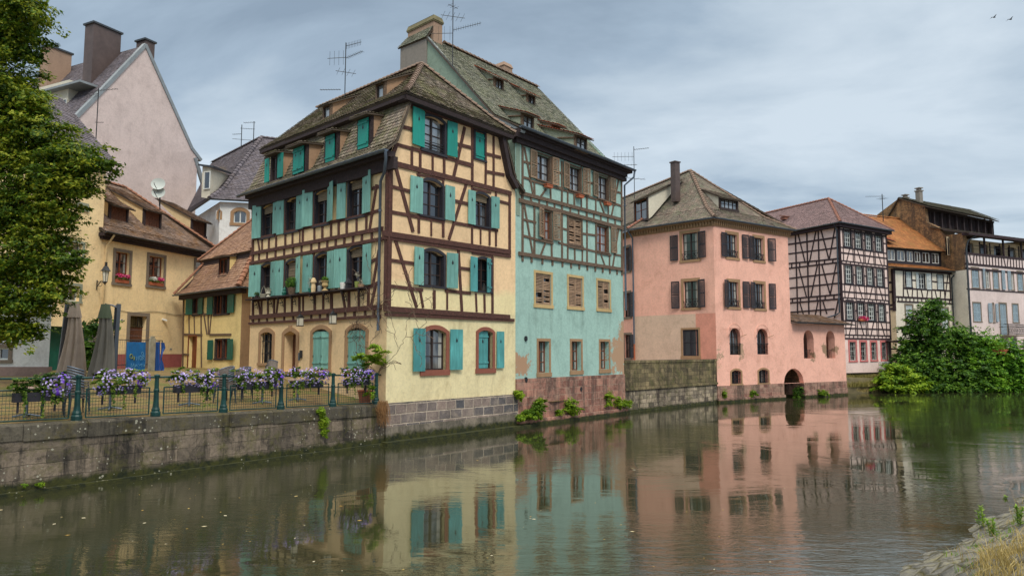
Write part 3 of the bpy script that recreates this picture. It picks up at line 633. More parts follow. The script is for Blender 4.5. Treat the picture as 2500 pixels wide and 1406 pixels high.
# ================================================================== the half-timbered corner house
B0=at(941,1000,26.3); FR=Fac(B0,(1430,1750)); FL=Fac(B0,(-1870,1750))
WR_,WL_=7.5,10.42
Cc0=FR.p(7.55,0); 
def beams(m,f,cr,lst,o0=-.02,o1=.035):
    for b in lst:
        x0,y0,x1,y1=b[:4]; wd=b[4] if len(b)>4 else .15; ex=b[5] if len(b)>5 else 0
        m.beam(f,f.uv(*cr(x0,y0)),f.uv(*cr(x1,y1)),wd,o0,o1+ex)
H1=thing('half_timbered_house',(B0.x,B0.y,0),'tall cream half-timbered corner house with turquoise shutters and mossy mansard roof','house')
fm='wframe'
# right (river) facade windows
cp=lambda a,b,k=.0:dict()
def W3(TL,BR,**k): return FR.rect(c3(*TL),c3(*BR))
def W4(TL,BR): return FR.rect(c4(*TL),c4(*BR))
window(H1,FR,W3((470,205),(645,560)),2,4,.2,'wframe',surr=(.13,'blackpaint',.045,.09),rise=.14,rail=.42,pane='glass_curtained',shut=[(W3((360,145),(468,498)),'plank',M['sh_teal']),(W3((668,265),(745,585)),'plank',M['sh_teal'])])
window(H1,FR,W3((915,350),(992,608)),2,3,.12,'wframe',surr=(.1,'blackpaint',.04,.08),shut=[(W3((915,358),(992,612)),'battened',M['sh_teal'],dict(o=-.03))])
window(H1,FR,W3((458,760),(628,1102)),2,3,.2,'wframe',surr=(.12,'blackpaint',.045,.08),rise=.14,shut=[(W3((347,732),(452,1068)),'plank',M['sh_pale']),(W3((650,815),(727,1128)),'plank',M['sh_pale'])])
window(H1,FR,W3((912,880),(1030,1180)),2,3,.2,'wframe',surr=(.1,'blackpaint',.045,.07),rise=.09,blind=.2,shut=[(W3((845,856),(906,1160)),'plank',M['sh_pale']),(W3((1044,912),(1100,1195)),'plank',M['sh_pale'])])
window(H1,FR,W4((342,130),(472,366)),2,3,.2,'wframe',surr=(.13,'blackpaint',.045,.08),rise=.14,pane='glass_dark',shut=[(W4((280,110),(340,356)),'plank',M['sh_pale']),(W4((491,148),(547,377)),'plank',M['sh_pale'])])
window(H1,FR,W4((687,182),(772,398)),2,3,.2,'wframe',surr=(.1,'blackpaint',.045,.07),rise=.08,shut=[(W4((634,171),(683,397)),'plank',M['sh_blue']),(W4((740,183),(776,404)),'battened',M['sh_blue'],dict(o=.0,ang=.25,side=-1))])
window(H1,FR,W4((352,632),(490,890)),2,3,.22,'wframe',surr=(.17,'sandred',.03,.22),rise=.16,curtain=1,shut=[(W4((275,627),(350,900)),'plank',M['sh_blue']),(W4((512,634),(582,890)),'plank',M['sh_blue'])])
window(H1,FR,W4((697,640),(787,882)),2,3,.22,'wframe',surr=(.15,'sandred',.03,.2),rise=.12,shut=[(W4((699,645),(765,880)),'battened',M['sh_blue'],dict(o=-.1)),(W4((808,648),(852,880)),'plank',M['sh_blue'])])
m=MB(); m.k=0
gl=FR.uv(*c3(350,100)); gr=FR.uv(*c3(1110,390))
wall_mb(m,FR,[(0,4.95),(7.5,4.95),(7.5,10.5),(gr[0],12.95),(gl[0],13.02),(.0,10.6)])
m.build('upper_wall',M['p_b1r'],H1)
m=MB(); FRl=FR.off(-.003); FRl.op=[o for o in FR.op if o[3]<4.9]; wall_mb(m,FRl,[(0,1.46),(7.55,1.46),(7.55,4.95),(0,4.95)]); m.build('lower_wall',M['p_b1low'],H1)
m=MB(); m.fbox(FR,-.02,7.6,.6,1.46,-.35,.06); m.build('plinth',M['b1_plinth'],H1)
m=MB(); m.fbox(FR,-.03,7.61,-.8,.6,-.35,.075); m.fbox(FR,-.25,8.4,-.8,.1,.075,.42); m.build('footing',M['concrete'],H1)
t=MB()
# corner posts and jetty beams
t.fbox(FR,-.1,.14,4.85,10.4,-.1,.06); t.fbox(FL,-.1,.14,4.85,10.4,-.02,.062)
beams(t,FR,c3,[(180,622,1212,888,.2,.02),(350,128,1110,385,.2,.05),
 (245,470,890,645,.13),(300,320,360,334,.14),(745,462,885,498,.14),(770,622,885,655,.13),(1005,548,1125,578,.13),(1005,700,1155,728,.13),
 (368,500,368,640,.12),(440,525,440,655,.12),(546,575,546,695,.09),(645,585,645,740,.12),(887,335,887,800,.13),(1003,620,1000,800,.11),(1070,410,1070,835,.12),
 (820,330,728,740,.15),(232,480,190,600,.16),(1003,390,1003,620,.09),
 (228,655,375,1205,.16),(180,825,345,868,.12),(180,1045,640,1130,.13),(730,1140,1100,1205,.13),(730,950,842,976,.13),(1100,950,1195,975,.12),
 (430,690,430,735,.12),(428,1080,428,1215,.12),(535,1130,535,1240,.08),(637,1135,637,1250,.12),(637,760,637,815,.1),(885,820,885,862,.1),(885,1185,885,1310,.11),(958,1200,958,1310,.08),(1035,1205,1035,1320,.1),(1090,885,1090,920,.1),(1090,1205,1090,1330,.1),(1207,880,1207,1400,.14),
 (835,810,690,1270,.14),(420,725,640,770,.08),(905,850,1040,880,.09)])
beams(t,FR,c4,[(95,27,890,145,.2,.05),(95,52,893,172,.13,.03),
 (166,62,300,486,.14),(138,196,278,216,.12),(145,362,335,385,.13),(490,390,640,405,.13),(550,242,632,252,.12),
 (325,390,342,488,.1),(415,395,415,495,.13),(497,385,497,500,.08),(568,120,590,512,.14),(680,415,684,515,.1),(733,420,735,518,.1),(785,180,785,525,.13),
 (105,505,885,557,.2,.05),(110,540,915,577,.13,.03),(660,150,780,170,.1)])
t.build('timber_frame',M['timber'],H1)
m=MB(); # curved barge on the right of the gable
bp=[FR.uv(*c3(*q)) for q in ((1118,385),(1150,560),(1185,730),(1240,835))]
for a,b in zip(bp,bp[1:]): m.beam(FR,a,b,.2,-.3,.26)
m.build('bargeboard',M['timber_dark'],H1)
# left facade
def L2(a,b): return FL.rect(c2(*a),c2(*b))
def L4(a,b): return FL.rect(a4(*a),a4(*b))
# NB seen from the square the facade runs right to left, so u grows to the left
wl=[((172,415),(266,655)),((368,360),(460,612)),((606,300),(712,555)),((882,205),(1000,490)),((168,895),(250,1150)),((368,868),(456,1120)),((610,815),(712,1100)),((880,760),(1000,1070))]
def fixL(a,b,cr):   # left-top and right-bottom in the picture
    A=FL.uv(*cr(*a)); B=FL.uv(*cr(*b)); return (B[0],A[0],B[1],A[1])
sh2=[(((117,417),(162,672)),0),(((270,368),(310,632)),0),(((310,360),(349,640)),1),(((462,312),(518,595)),1),(((521,290),(585,573)),2),(((716,232),(780,530)),2),(((803,208),(857,512)),3),(((1003,140),(1073,462)),3),
 (((105,902),(158,1150)),4),(((252,871),(298,1143)),4),(((301,865),(345,1140)),5),(((458,834),(512,1117)),5),(((521,822),(583,1110)),6),(((713,786),(768,1083)),6),(((785,771),(860,1075)),7),(((1003,731),(1068,1053)),7)]
for i,(a,b) in enumerate(wl):
    r=fixL(a,b,c2)
    ss=[(fixL(q[0],q[1],c2),'plank',M['sh_pale'],dict(o=.05 if k%2 else .045)) for k,(q,j) in enumerate(sh2) if j==i]
    window(H1,FL,r,2,3,.2,'wframe',surr=(.1,'blackpaint',.04,.07),rise=.1,pane='glass_dark' if i%3 else 'glass',blind={0:.22,2:.25,3:.22,5:.5,7:.2}.get(i),shut=ss)
r=fixL((555,390),(645,655),a4); window(H1,FL,r,2,3,.25,'iron',surr=(.2,'sand',.03,.12),rise=.12,bars=5)
rd=fixL((757,388),(850,728),a4); FL.op.append((*rd,.14,.45)); m=MB(); frame_band(m,FL,FL.op[-1],.2,-.01,.035,bottom=True,wb=.12); m.fbox(FL,(rd[0]+rd[1])/2-.1,(rd[0]+rd[1])/2+.1,rd[3]+.02,rd[3]+.28,.0,.07)
dsur=m.build('door_surround',M['sand'],H1)
m=MB(); m.fbox(FL,rd[0],rd[1],rd[2],rd[3]-.3,-.44,-.4); m.fbox(FL,rd[0],rd[1],rd[3]-.3,rd[3],-.44,-.41)
for i in range(3):
    for j in range(2): w_=(rd[1]-rd[0]-.1)/2; h_=(rd[3]-rd[2]-.4)/3; m.fbox(FL,rd[0]+.05+j*w_+.05,rd[0]+.05+(j+1)*w_-.03,rd[2]+.08+i*h_,rd[2]+.02+(i+1)*h_,-.4,-.38)
d=m.build('door',M['sh_wood'],H1); m=MB(); m.fbox(FL,rd[0]+.1,rd[0]+.14,rd[2]+.95,rd[2]+1.1,-.38,-.33); m.build('handle',M['zinc'],d)
for a,b in (((1000,365),(1133,708)),((1298,355),(1448,712))):
    r=fixL(a,b,a4); mid=(r[0]+r[1])/2
    window(H1,FL,r,2,3,.15,'wframe',surr=(.17,'sand',.03,.14),rise=.16,shut=[((r[0]+.01,mid-.01,r[2]+.02,r[3]-.1),'battened',M['sh_pale'],dict(o=-.05,hole=False)),((mid+.01,r[1]-.01,r[2]+.02,r[3]-.1),'battened',M['sh_pale'],dict(o=-.05,hole=False))])
m=MB(); FL.op_all=FL.op; hi=[o for o in FL.op if o[2]>4.7]; lo=[o for o in FL.op if o[2]<=4.7]
g=FL.off(0); g.op=hi; wall_mb(m,g,[(0,4.62),(WL_,4.62),(WL_,10.6),(0,10.6)]); m.build('side_wall',M['p_b1left'],H1)
m=MB(); g=FL.off(-.004); g.op=lo; wall_mb(m,g,[(0,1.0),(WL_,1.0),(WL_,4.62),(0,4.62)]); m.build('ground_floor_wall',M['p_b1groundleft'],H1)
m=MB()
GLd=FR.d; far=lambda u,v,z:V(*(FL.p0+FL.d*u+FR.d*v),z)
m.poly([far(WL_,0,1.5),far(WL_,7.5,1.5),far(WL_,7.5,10.6),far(WL_,0,10.6)]); m.poly([far(0,7.52,1.5),far(WL_,7.52,1.5),far(WL_,7.52,10.6),far(0,7.52,10.6)])
m.poly([far(WL_,0,10.6),far(WL_,.9,13),far(WL_,3.7,15.9),far(WL_,6.5,13),far(WL_,7.5,10.6)]); m.build('rear_wall',M['p_b1left'],H1)
t=MB()
beams(t,FL,c2,[(85,802,1152,598,.15,.03),(80,842+38,1160,680,.13,.04),(80,1322,1140,1238,.19,.05),(72,1372,1135,1310,.1,.03),
 (100,684,1010,486,.12),(1010,486,1128,448,.12),(92,1185,1030,1085,.12),(1030,1080,1128,1035,.13),(1068,862,1122,838,.12),(1075,268,1130,252,.12),(96,420,96,1370,.14,.02),(1125,1180,1125,1320,.1)]
 +[(x,1.*(684-.217*(x-100))+8,x+dx,802-.191*(x-85)-3,w_) for x,dx,w_ in ((135,18,.1),(170,0,.11),(226,0,.11),(285,0,.11),(360,0,.13),(418,0,.12),(478,0,.07),(503,0,.12),(597,0,.12),(663,0,.12),(734,0,.12),(796,0,.13),(862,0,.12),(942,0,.11),(1022,0,.12))]
 +[(x,880-.185*(x-80)-4,x,802-.191*(x-85)+3,.12) for x in (145,210,280,350,422,492,572,636,703,772,842,914,986,1066)]
 +[(x,1322-.079*(x-80)+4,x,1372-.059*(x-72)-2,.12) for x in (145,210,272,350,424,494,572,642,705,772,850,925,1012,1082)]
 +[(x,1185-.107*(x-92)+4,x+dx,1322-.079*(x-80)-4,w_) for x,dx,w_ in ((140,18,.11),(165,0,.13),(218,0,.1),(268,0,.12),(302,-17,.11),(355,0,.12),(414,0,.11),(475,0,.13),(505,0,.1),(600,0,.14),(670,0,.11),(738,0,.16),(825,26,.12),(880,0,.16),(960,0,.1),(1040,-2,.14),(1095,-34,.12))]
 +[(1105,250,1050,600,.12),(1122,785,1078,1050,.12),(1095,1060,1062,1228,.12),(1070,470,1055,590,.0001)]
 +[(x,y,x,y2,.14) for x,y,y2 in ((356,340,620),(592,290,575),(790,215,530),(352,860,1140),(590,810,1115),(775,770,1090))])
t.build('side_timber_frame',M['timber'],H1)
m=MB(); m.fbox(FL,-.45,WL_+.3,10.05,10.5,-.05,.14); m.fbox(FL,-.3,WL_+.25,10.5,10.72,-.05,.34); m.build('cornice',M['timber_dark'],H1)
# flower shelf with scrolled brackets
m=MB()
for (xa,xb,ya) in ((85,560,1172),(510,800,1118),(770,1040,1086)):
    A=FL.uv(*c2(xa,1180-.105*(xa-85))); Bq=FL.uv(*c2(xb,1180-.105*(xb-85))); m.fbox(FL,Bq[0],A[0],A[1]-.03,A[1]+.02,.04,.34)
SHZ=A[1]+.02
shelf=m.build('window_shelf',M['timber_dark'],H1)
for x in (140,262,350,455,610,725,870,1010):
    u=FL.uv(*c2(x,1180-.105*(x-85)))[0]; m=MB()
    for r_,cz,co in ((.12,-.16,.13),(.07,-.3,.08),(.05,-.08,.24)):
        m.tube([FL.p(u,SHZ-.05+cz+r_*math.sin(a),.05+co+r_*math.cos(a)) for a in [k*.7 for k in range(9)]],.012,5)
    m.tube([FL.p(u,SHZ-.48,.05),FL.p(u,SHZ-.3,.07),FL.p(u,SHZ-.1,.2),FL.p(u,SHZ-.05,.33)],.014,5); m.build('bracket',M['iron'],shelf)
add_drips(M['p_b1low'],FR,[o for o in FR.op if o[3]<4.9]); add_drips(M['p_b1groundleft'],FL,[o for o in FL.op if o[3]<4.7],.8)
# roof
q=lambda b,a,z:far(b,a,z)
m=MB()
apx=(2.4,3.7,16.0); re=(10.9,3.7,16.0)
eR=(-.45,.42,13.12); eL=(11.0,.42,13.12); ehR=(-.45,6.95,13.02)
mid=lambda A,B,t,dz=0:(A[0]+(B[0]-A[0])*t,A[1]+(B[1]-A[1])*t,A[2]+(B[2]-A[2])*t+dz)
# front slope (towards the square), slightly flared at the foot
kR=mid(eR,apx,.25,-.1); kL=mid(eL,re,.25,-.1)
roof(m,[q(*eL),q(*kL),q(*re)],[q(*eR),q(*kR),q(*apx)])
k3=mid(ehR,apx,.25,-.1); roof(m,[q(*eR),q(*kR),q(*apx)],[q(*ehR),q(*k3),q(*apx)])
bR=(-.45,6.95,13.02); bL=(11.0,6.95,13.02); roof(m,[q(*bR),q(*apx)],[q(*bL),q(*re)],.3,.3)
# steep lower slope
roof(m,[q(10.95,-.48,10.72),q(10.95,.02,11.15),q(10.8,.88,13.1)],[q(-.42,-.48,10.72),q(-.4,.02,11.15),q(-.25,.88,13.1)])
roof(m,[q(-.25,8.0,10.6),q(-.2,7.4,11.1),q(-.2,6.6,13.0)],[q(10.9,8.0,10.6),q(10.9,7.4,11.1),q(10.9,6.6,13.0)],.3,.3)
for A,B in ((eR,kR),(kR,apx),(re,apx),(ehR,k3),(k3,apx)): caps(m,V(*q(*A))+V(0,0,.03),V(*q(*B))+V(0,0,.03),.12,.3)
m.build('roof',[M['t_b1'],M['under'],M['t_b1ridge']],H1)
m=MB(); m.hexa([q(-.4,.5,12.85),q(-.4,6.9,12.8),q(.1,6.9,12.8),q(.1,.5,12.85),q(-.42,.45,13.02),q(-.42,6.95,12.95),q(.1,6.95,12.95),q(.1,.45,13.02)]); m.hexa([q(-.3,.45,12.9),q(10.9,.45,12.9),q(10.9,.9,12.9),q(-.3,.9,12.9),q(-.3,.45,13.03),q(10.9,.45,13.03),q(10.9,.95,13.03),q(-.3,.95,13.03)]);
m.build('eaves_board',M['timber_dark'],H1)
m=MB()   # the verge board that closes the steep slope at the gable
vp=[q(-.32,-.5,10.62),q(-.3,-.02,11.05),q(-.2,.84,13.0)]
for A,B in zip(vp,vp[1:]): m.tube([A,B],.06,4)
m.build('verge_board',M['timber_grey'],H1)
gutter(H1,q(11.0,-.55,10.66),q(-.5,-.55,10.66),.09)
dn=lambda x,y,Y:at(*c1(x,y),Y)
P0=q(-.45,-.55,10.6); pipe(H1,[P0,q(-.42,-.5,10.35),q(-.1,-.3,9.95),FL.p(.36,9.7,.12),FL.p(.36,5.2,.12),FL.p(.36,4.1,.12)],.055)
profL=[(-.48,10.72),(.02,11.15),(.88,13.1)]
for (a,b,sh) in (((298,1000),(352,1195),[((245,1020),(276,1208)),((355,975),(394,1165))]),((490,935),(572,1135),[((490,932),(528,1137)),((529,917),(572,1120))]),((762,825),(838,1025),[((768,825),(836,1025))]),((1045,690),(1125,912),[((1046,690),(1126,910))])):
    D,g_,r_,ai=dormer(H1,FL,c1(*a),c1(*b),profL,'tan','t_b1',slope=.12,over=.32,side=.14,maxL=1.2,frame='timber_dark')
    swin(D,g_,r_,2,2,'wframe','glass_dark')
    for k,(x,y) in enumerate(sh):
        A=g_.uv(*c1(*x)); B=g_.uv(*c1(*y)); shutter(D,g_,(B[0],A[0],B[1],A[1]),'battened' if len(sh)==1 or b[0]<600 and b[0]>400 else 'plank',M['sh_teal'],o=.03)
profU=[(.42,13.12),(.42+.82,13.12+.62),(3.7,16.0)]
for (a,b) in (((740,572),(785,655)),((1195,385),(1246,485))):
    D,g_,r_,ai=dormer(H1,FL,c1(*a),c1(*b),profU,'tan','t_b1',slope=.5,over=.2,side=.1,frame='timber_grey'); swin(D,g_,r_,1,1,'wframe','glass_curtained')
# ================================================================== the tall turquoise house
FT=Fac((Cc0.x,Cc0.y),(1430,1750)); gT=FL.d
H2=thing('turquoise_house',(Cc0.x,Cc0.y,0),'tall turquoise house with brown louvred shutters and a steep grey tiled roof','house')
tw_=9.4
tt=lambda a,b,z:V(*(FT.p0+FT.d*a+gT*b),z)
def T2(a,b): return FT.rect(t2(*a),t2(*b))
def T3(a,b): return FT.rect(t3(*a),t3(*b))
br=M['sh_brown']
for (o,s) in ((((304,242),(430,520)),[((235,205),(299,487)),((441,279),(495,552))]),(((602,352),(712,612)),[((542,320),(600,580)),((725,381),(776,640))]),(((870,442),(970,690)),[((815,412),(868,655)),((979,467),(1028,705))]),
              (((362,772),(438,1050)),[((296,747),(361,1030)),((447,787),(508,1060))]),(((862,905),(968,1168)),[((986,927),(1036,1175))])):
    window(H2,FT,T2(*o),2,3,.2,'wframe_brown' if o[0][1]>700 else 'wframe',surr=(.07,'timber_grey',.03,.08),pane='glass_curtained',sill='timber_grey',shut=[(T2(*q),'louvre',br,dict(o=.05)) for q in s])
def closed_pair(H,f,r,mat,surr,depth=.14,hole=None,lab=None,kind='louvre'):
    u0,u1,z0,z1=r; c=(u0+u1)/2
    return window(H,f,r,2,3,depth+.05,'wframe',surr=surr,shut=[((u0+.01,c-.01,z0+.01,z1-.01),kind,mat,dict(o=-.07)),((c+.01,u1-.01,z0+.01,z1-.01),kind,mat,dict(o=-.07))])
closed_pair(H2,FT,T2((602,838),(724,1102)),br,(.06,'timber_grey',.03,.1))
for a,b in (((253,150),(378,410)),((516,182),(627,426)),((748,212),(845,441))): closed_pair(H2,FT,T3(a,b),br,(.13,'sandyellow',.02,.16))
for a,b in (((276,695),(362,945)),((539,697),(618,928)),((769,698),(840,918))): window(H2,FT,T3(a,b),2,3,.32,'wframe_brown',surr=(.13,'sand',.02,.2),curtain=1)
m=MB(); m.k=0; wall_mb(m,FT,[(-.05,2.12),(tw_,2.12),(tw_,13.35),(-.05,13.35)]); 
m.poly([tt(tw_,0,1),tt(tw_,11,1),tt(tw_,11,13.3),tt(tw_,0,13.3)]); m.poly([tt(tw_,0,13.3),tt(tw_,11,13.3),tt(tw_,6.44,19.85)]); m.poly([tt(0,11,1),tt(tw_,11,1),tt(tw_,11,13.3),tt(0,11,13.3)])
m.build('wall',M['p_teal'],H2)
add_drips(M['p_teal'],FT,[o for o in FT.op if o[3]<8],1.5,.6)
GT=Fac(FT.p0,gT)
m=MB(); zz=lambda x,y:GT.uv(*t1(x,y))
pl=[(-.1,13.2),(-.38,13.38),(1.3,14.42),(6.35,19.86),(8.55,19.9),(8.55,10)] 
m.prism(GT.off(0),[(-.02,9.5),(-.02,13.4),(1.35,14.42),(6.4,19.82),(6.4,9.5)][::-1],-.25,.0)
m.prism(GT.off(0),[(6.4,9.5),(6.4,19.7),(8.55,19.85),(8.55,9.5)][::-1],-.25,.02); 
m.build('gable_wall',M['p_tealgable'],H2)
m=MB(); m.prism(GT.off(0),[(6.36,16),(6.36,19.8),(8.57,19.95),(8.57,16)][::-1],-.9,.06); st_=m.build('chimney_base',M['render_grey'],H2)
m=MB(); rp=[(-.42,13.30),(1.3,14.36),(6.42,19.9)]
for A,B in zip(rp,rp[1:]): m.beam(GT,A,B,.11,-.1,.07)
m.build('verge',M['sheet'],H2)
m=MB(); m.fbox(FT,-.05,tw_,-.8,2.12,-.35,.05); m.fbox(FT,-.05,tw_+.05,-.8,.3,.05,.2); m.build('plinth',M['red_stone'],H2)
t=MB()
X=lambda x,y0=0:(x)
tb=[(145,612,1092,862,.17,.04),(140,682,1092,940,.19,.05),(180,468,240,486,.11),(495,560,540,572,.11),(776,640,815,655,.11),(1028,712,1088,735,.12),(180,322,236,338,.11),(495,418,540,432,.1),(776,510,815,522,.1),(1030,602,1086,612,.1),
 (240,497,1030,722,.1),(180,860,290,885,.1),(510,935,590,955,.1),(735,990,860,1008,.1),(180,1010,285,1040,.11),(285,1045,445,1080,.1,.03),(510,1075,595,1098,.1),(595,1108,730,1135,.1,.03),(735,1128,862,1160,.1),(862,1165,985,1190,.1,.03),(1035,1185,1090,1195,.1),
 (140,1175,1095,1322,.17,.05),(171,150,171,1230,.13),(1090,480,1092,1330,.14),(165,150,1100,495,.14,.06),
 (280,510,284,640,.12),(430,560,433,665,.1),(535,330,538,1240,.12,.0),(590,600,590,720,.1),(650,630,652,730,.12),(717,650,717,760,.1),(768,390,770,1290,.12),(850,680,852,800,.1),(967,710,967,810,.1),
 (281,745,281,1190,.12),(440,1080,442,1200,.12),(590,820,590,1240,.1),(655,1135,657,1235,.11),(726,1110,726,1250,.1),(852,880,853,1290,.12),(978,1190,978,1305,.1),(440,285,440,560,.08),(715,380,718,640,.08),(973,470,973,710,.08),
 (190,200,266,612,.12),(188,730,265,1172,.12),(1062,500,1000,810,.12),(1062,950,1008,1295,.12),(378,1090,343,1182,.11),(903,1195,935,1285,.1),(385,585,345,640,.1),(893,705,928,800,.11)]
beams(t,FT,t2,tb,-.02,.03)
for x in (166,250,326,400,468,540,615,692,765,833,898,963,1030): t.beam(FT,FT.uv(*t2(x,612+.265*(x-145)+8)),FT.uv(*t2(x,682+.271*(x-140)-8)),.12,-.02,.03)
for x in (171,254,355,448,541,621,697,772,846,915,981,1048,1093): t.beam(FT,FT.uv(*t2(x,1175+.154*(x-140))),FT.uv(*t2(x,1230+.143*(x-170)+(4))),.12,-.02,.04)
t.build('timber_frame',M['timber_grey'],H2)
m=MB(); m.fbox(FT,-.3,tw_+.15,13.05,13.3,-.1,.3); m.fbox(FT,-.15,tw_+.3,12.85,13.05,-.1,.16); m.fbox(FT,-.1,tw_+.5,13.3,13.5,-.1,.42); m.build('cornice',M['timber_dark'],H2)
m=MB(); eb=-.5
E0=[tt(-.1,eb,13.5),tt(-.1,1.3,14.48),tt(-.1,6.44,19.95)]; E1=[tt(tw_+.55,eb,13.5),tt(tw_+.45,1.3,14.48),tt(tw_+.4,6.44,19.95)]
roof(m,E0,E1,.18,.16); roof(m,[tt(tw_+.4,12.5,13.4),tt(tw_+.4,6.44,19.95)],[tt(.4,12.5,13.4),tt(.4,6.44,19.95)],.35,.35)
caps(m,tt(1.3,6.44,19.98),tt(tw_+.4,6.44,19.98),.13,.33)
m.build('roof',[M['t_teal'],M['under'],M['t_b1ridge']],H2)
gutter(H2,tt(-.35,eb-.08,13.46),tt(tw_+.55,eb-.08,13.46),.09)
pipe(H2,[tt(tw_+.5,eb-.08,13.4),tt(tw_+.45,eb-.05,13.05),tt(tw_+.12,-.12,12.6),tt(tw_+.08,-.12,8),tt(tw_+.08,-.12,5.6)],.055)
# chimney with its tiled weathering
m=MB(); ch=lambda a,b,z:tt(a,b,z)
def blk(m,a0,a1,b0,b1,z0,z1,i=0.): m.hexa([tt(a0,b0,z0),tt(a1,b0,z0),tt(a1,b1,z0),tt(a0,b1,z0),tt(a0+i,b0+i,z1),tt(a1-i,b0+i,z1),tt(a1-i,b1-i,z1),tt(a0+i,b1-i,z1)])
blk(m,.2,.85,6.1,8.25,18.5,20.75); chm=m.build('chimney',M['chim_tan'],H2); m=MB(); blk(m,.15,.9,6.05,8.3,20.75,20.82); blk(m,.13,.92,6.02,8.33,20.82,21.08,.08); blk(m,.2,.85,6.1,8.25,21.08,21.2,.16); m.build('cap',M['mosscap'],chm)
m=MB(); roof(m,[tt(-.14,8.75,19.9),tt(.22,8.3,20.5)],[tt(-.14,6.3,19.8),tt(.22,6.1,20.5)],.18,.12); m.build('weathering',[M['t_teal'],M['under'],M['t_teal']],chm)
m=MB(); blk(m,6.9,7.7,6.9,8.0,18,20.7); blk(m,6.85,7.75,6.85,8.05,20.7,20.95,.1); m.build('chimney',M['chim_tan'],H2)
profT=[(-.5,13.5),(1.3,14.48),(6.44,19.95)]
PF=FT.off(0)
for (a,b,sl_,ml) in (((803,612),(852,710),.62,3.5),((1058,740),(1100,828),.62,3.5),((1020,895),(1088,1012),.38,3.4),((1254,985),(1296,1082),.38,3.4),((1434,1065),(1504,1180),.38,3.4)):
    D,g_,r_,ai=dormer(H2,FT,t1(*a),t1(*b),profT,'cheekgreen','t_rust',slope=sl_,over=.35,side=.12,frame='timber_grey',maxL=4.5); swin(D,g_,r_,2,1 if b[1]<900 else 2,'wframe','glass_curtained')
    m=MB(); zt=r_[3]+.1
    for uu in (r_[0]-.12,): m.tube([g_.p(uu-.03,zt-.05,-.05),g_.p(uu-.03,(r_[2]+zt)/2+.15,-.05),g_.p(uu-.03,zt-.1+.1,-1.1)],.045,4)
    m.build('brace',M['timber_grey'],D)
for x,y in ((172,675),(172,1003),(610,1078)):
    u,z=FT.uv(*t3(x,y)); m=MB(); m.prism(FT,[(u+.09*math.cos(a),z+.12*math.sin(a)) for a in [k*.524 for k in range(12)]],.0,.07); m.build('vent',M['iron'],H2)
# ================================================================== the pink corner house
E0p=at(1751,930,47.5); PR=Fac((E0p.x,E0p.y),(2504,1750)); PL=Fac((E0p.x,E0p.y),(-1725,1750)); 
P3=PL.p(6.57,0); PB=Fac((P3.x,P3.y),(-.367,1))
H3=thing('pink_house',(E0p.x,E0p.y,0),'salmon pink corner house with black shutters and hipped mossy roof over the water','house')
K1=lambda f,a,b:f.rect(k1(*a),k1(*b)); K2=lambda f,a,b:f.rect(k2(*a),k2(*b))
bk=M['sh_black']
for f,o,s in ((PL,((552,640),(682,845)),[((459,658),(525,857)),((686,624),(756,830))]),(PL,((565,1030),(683,1240)),[((473,1032),(537,1248)),((686,1015),(758,1238))]),
              (PR,((920,638),(1005,838)),[((864,625),(919,828)),((1037,645),(1088,846))]),(PR,((1143,668),(1218,862)),[((1092,655),(1141,852)),((1248,676),(1301,868))]),
              (PR,((932,1028),(1017,1240)),[((879,1014),(931,1240)),((1043,1028),(1097,1246))]),(PR,((1150,1044),(1227,1252)),[((1100,1032),(1149,1247)),((1257,1045),(1310,1256))])):
    window(H3,f,K1(f,*o),2,3,.22,'wframe',surr=(.2,'sand',.02,.16),curtain=1,shut=[(K1(f,*q),'louvre',bk,dict(o=.05)) for q in s])
    u0,u1,z0,z1=K1(f,*o); m=MB(); h=.42
    m.fbox(f,u0,u1,z0+h,z0+h+.03,.02,.05); m.fbox(f,u0,u1,z0+.05,z0+.08,.02,.05); n=5
    for i in range(n):
        a=u0+(u1-u0)*i/n; b=u0+(u1-u0)*(i+1)/n; m.beam(f,(a,z0+.06),(b,z0+h),.02,.02,.04); m.beam(f,(a,z0+h),(b,z0+.06),.02,.02,.04)
    m.build('balconette',M['iron'],H3)
closed_pair(H3,PL,K2(PL,(687,517),(853,780)),bk,(.13,'sand',.02,.2))
for a,b in (((1160,497),(1277,768)),((1437,503),(1553,764))):
    r=K2(PR,a,b); window(H3,PR,r,2,3,.3,'wframe',rise=(r[1]-r[0])/2,pane='glass')
    m=MB()
    for i in range(7): uu=r[0]+(r[1]-r[0])*(i+.5)/7; m.fbox(PR,uu-.01,uu+.01,r[2],r[2]+.75,-.06,-.04)
    m.fbox(PR,r[0]-.05,r[1]+.05,r[2]+.73,r[2]+.77,-.07,.02); m.fbox(PR,r[0],r[1],r[2]+.3,r[2]+.33,-.07,-.03); m.build('balconette',M['iron'],H3)
    m=MB(); N=16; c=(r[0]+r[1])/2; R0=(r[1]-r[0])/2+.22; zc=r[3]-(r[1]-r[0])/2+.05
    for i in range(N):
        t0,t1_=math.pi*i/N,math.pi*(i+1)/N; m.prism(PR,[(c+math.cos(t0)*(R0+k),zc+math.sin(t0)*(R0+k)) for k in (0,.05)]+[(c+math.cos(t1_)*(R0+k),zc+math.sin(t1_)*(R0+k)) for k in (.05,0)],-.005,.02)
    m.build('arch_moulding',M['p_pink'],H3)
    for sgn in (-1,1): m=MB(); uu=(r[0]-.05 if sgn<0 else r[1]+.05); m.tube([PR.p(uu,zc-.05,.0),PR.p(uu+sgn*.3,zc+.1,.25)],.02,5); m.build('bracket',M['sand'],H3)
for a,b in (((1180,925),(1280,1058)),((1455,918),(1555,1052))):
    window(H3,PR,K2(PR,a,b),2,2,.3,'iron',rise=.13,surr=(.13,'sand',.03,.12),bars=5)
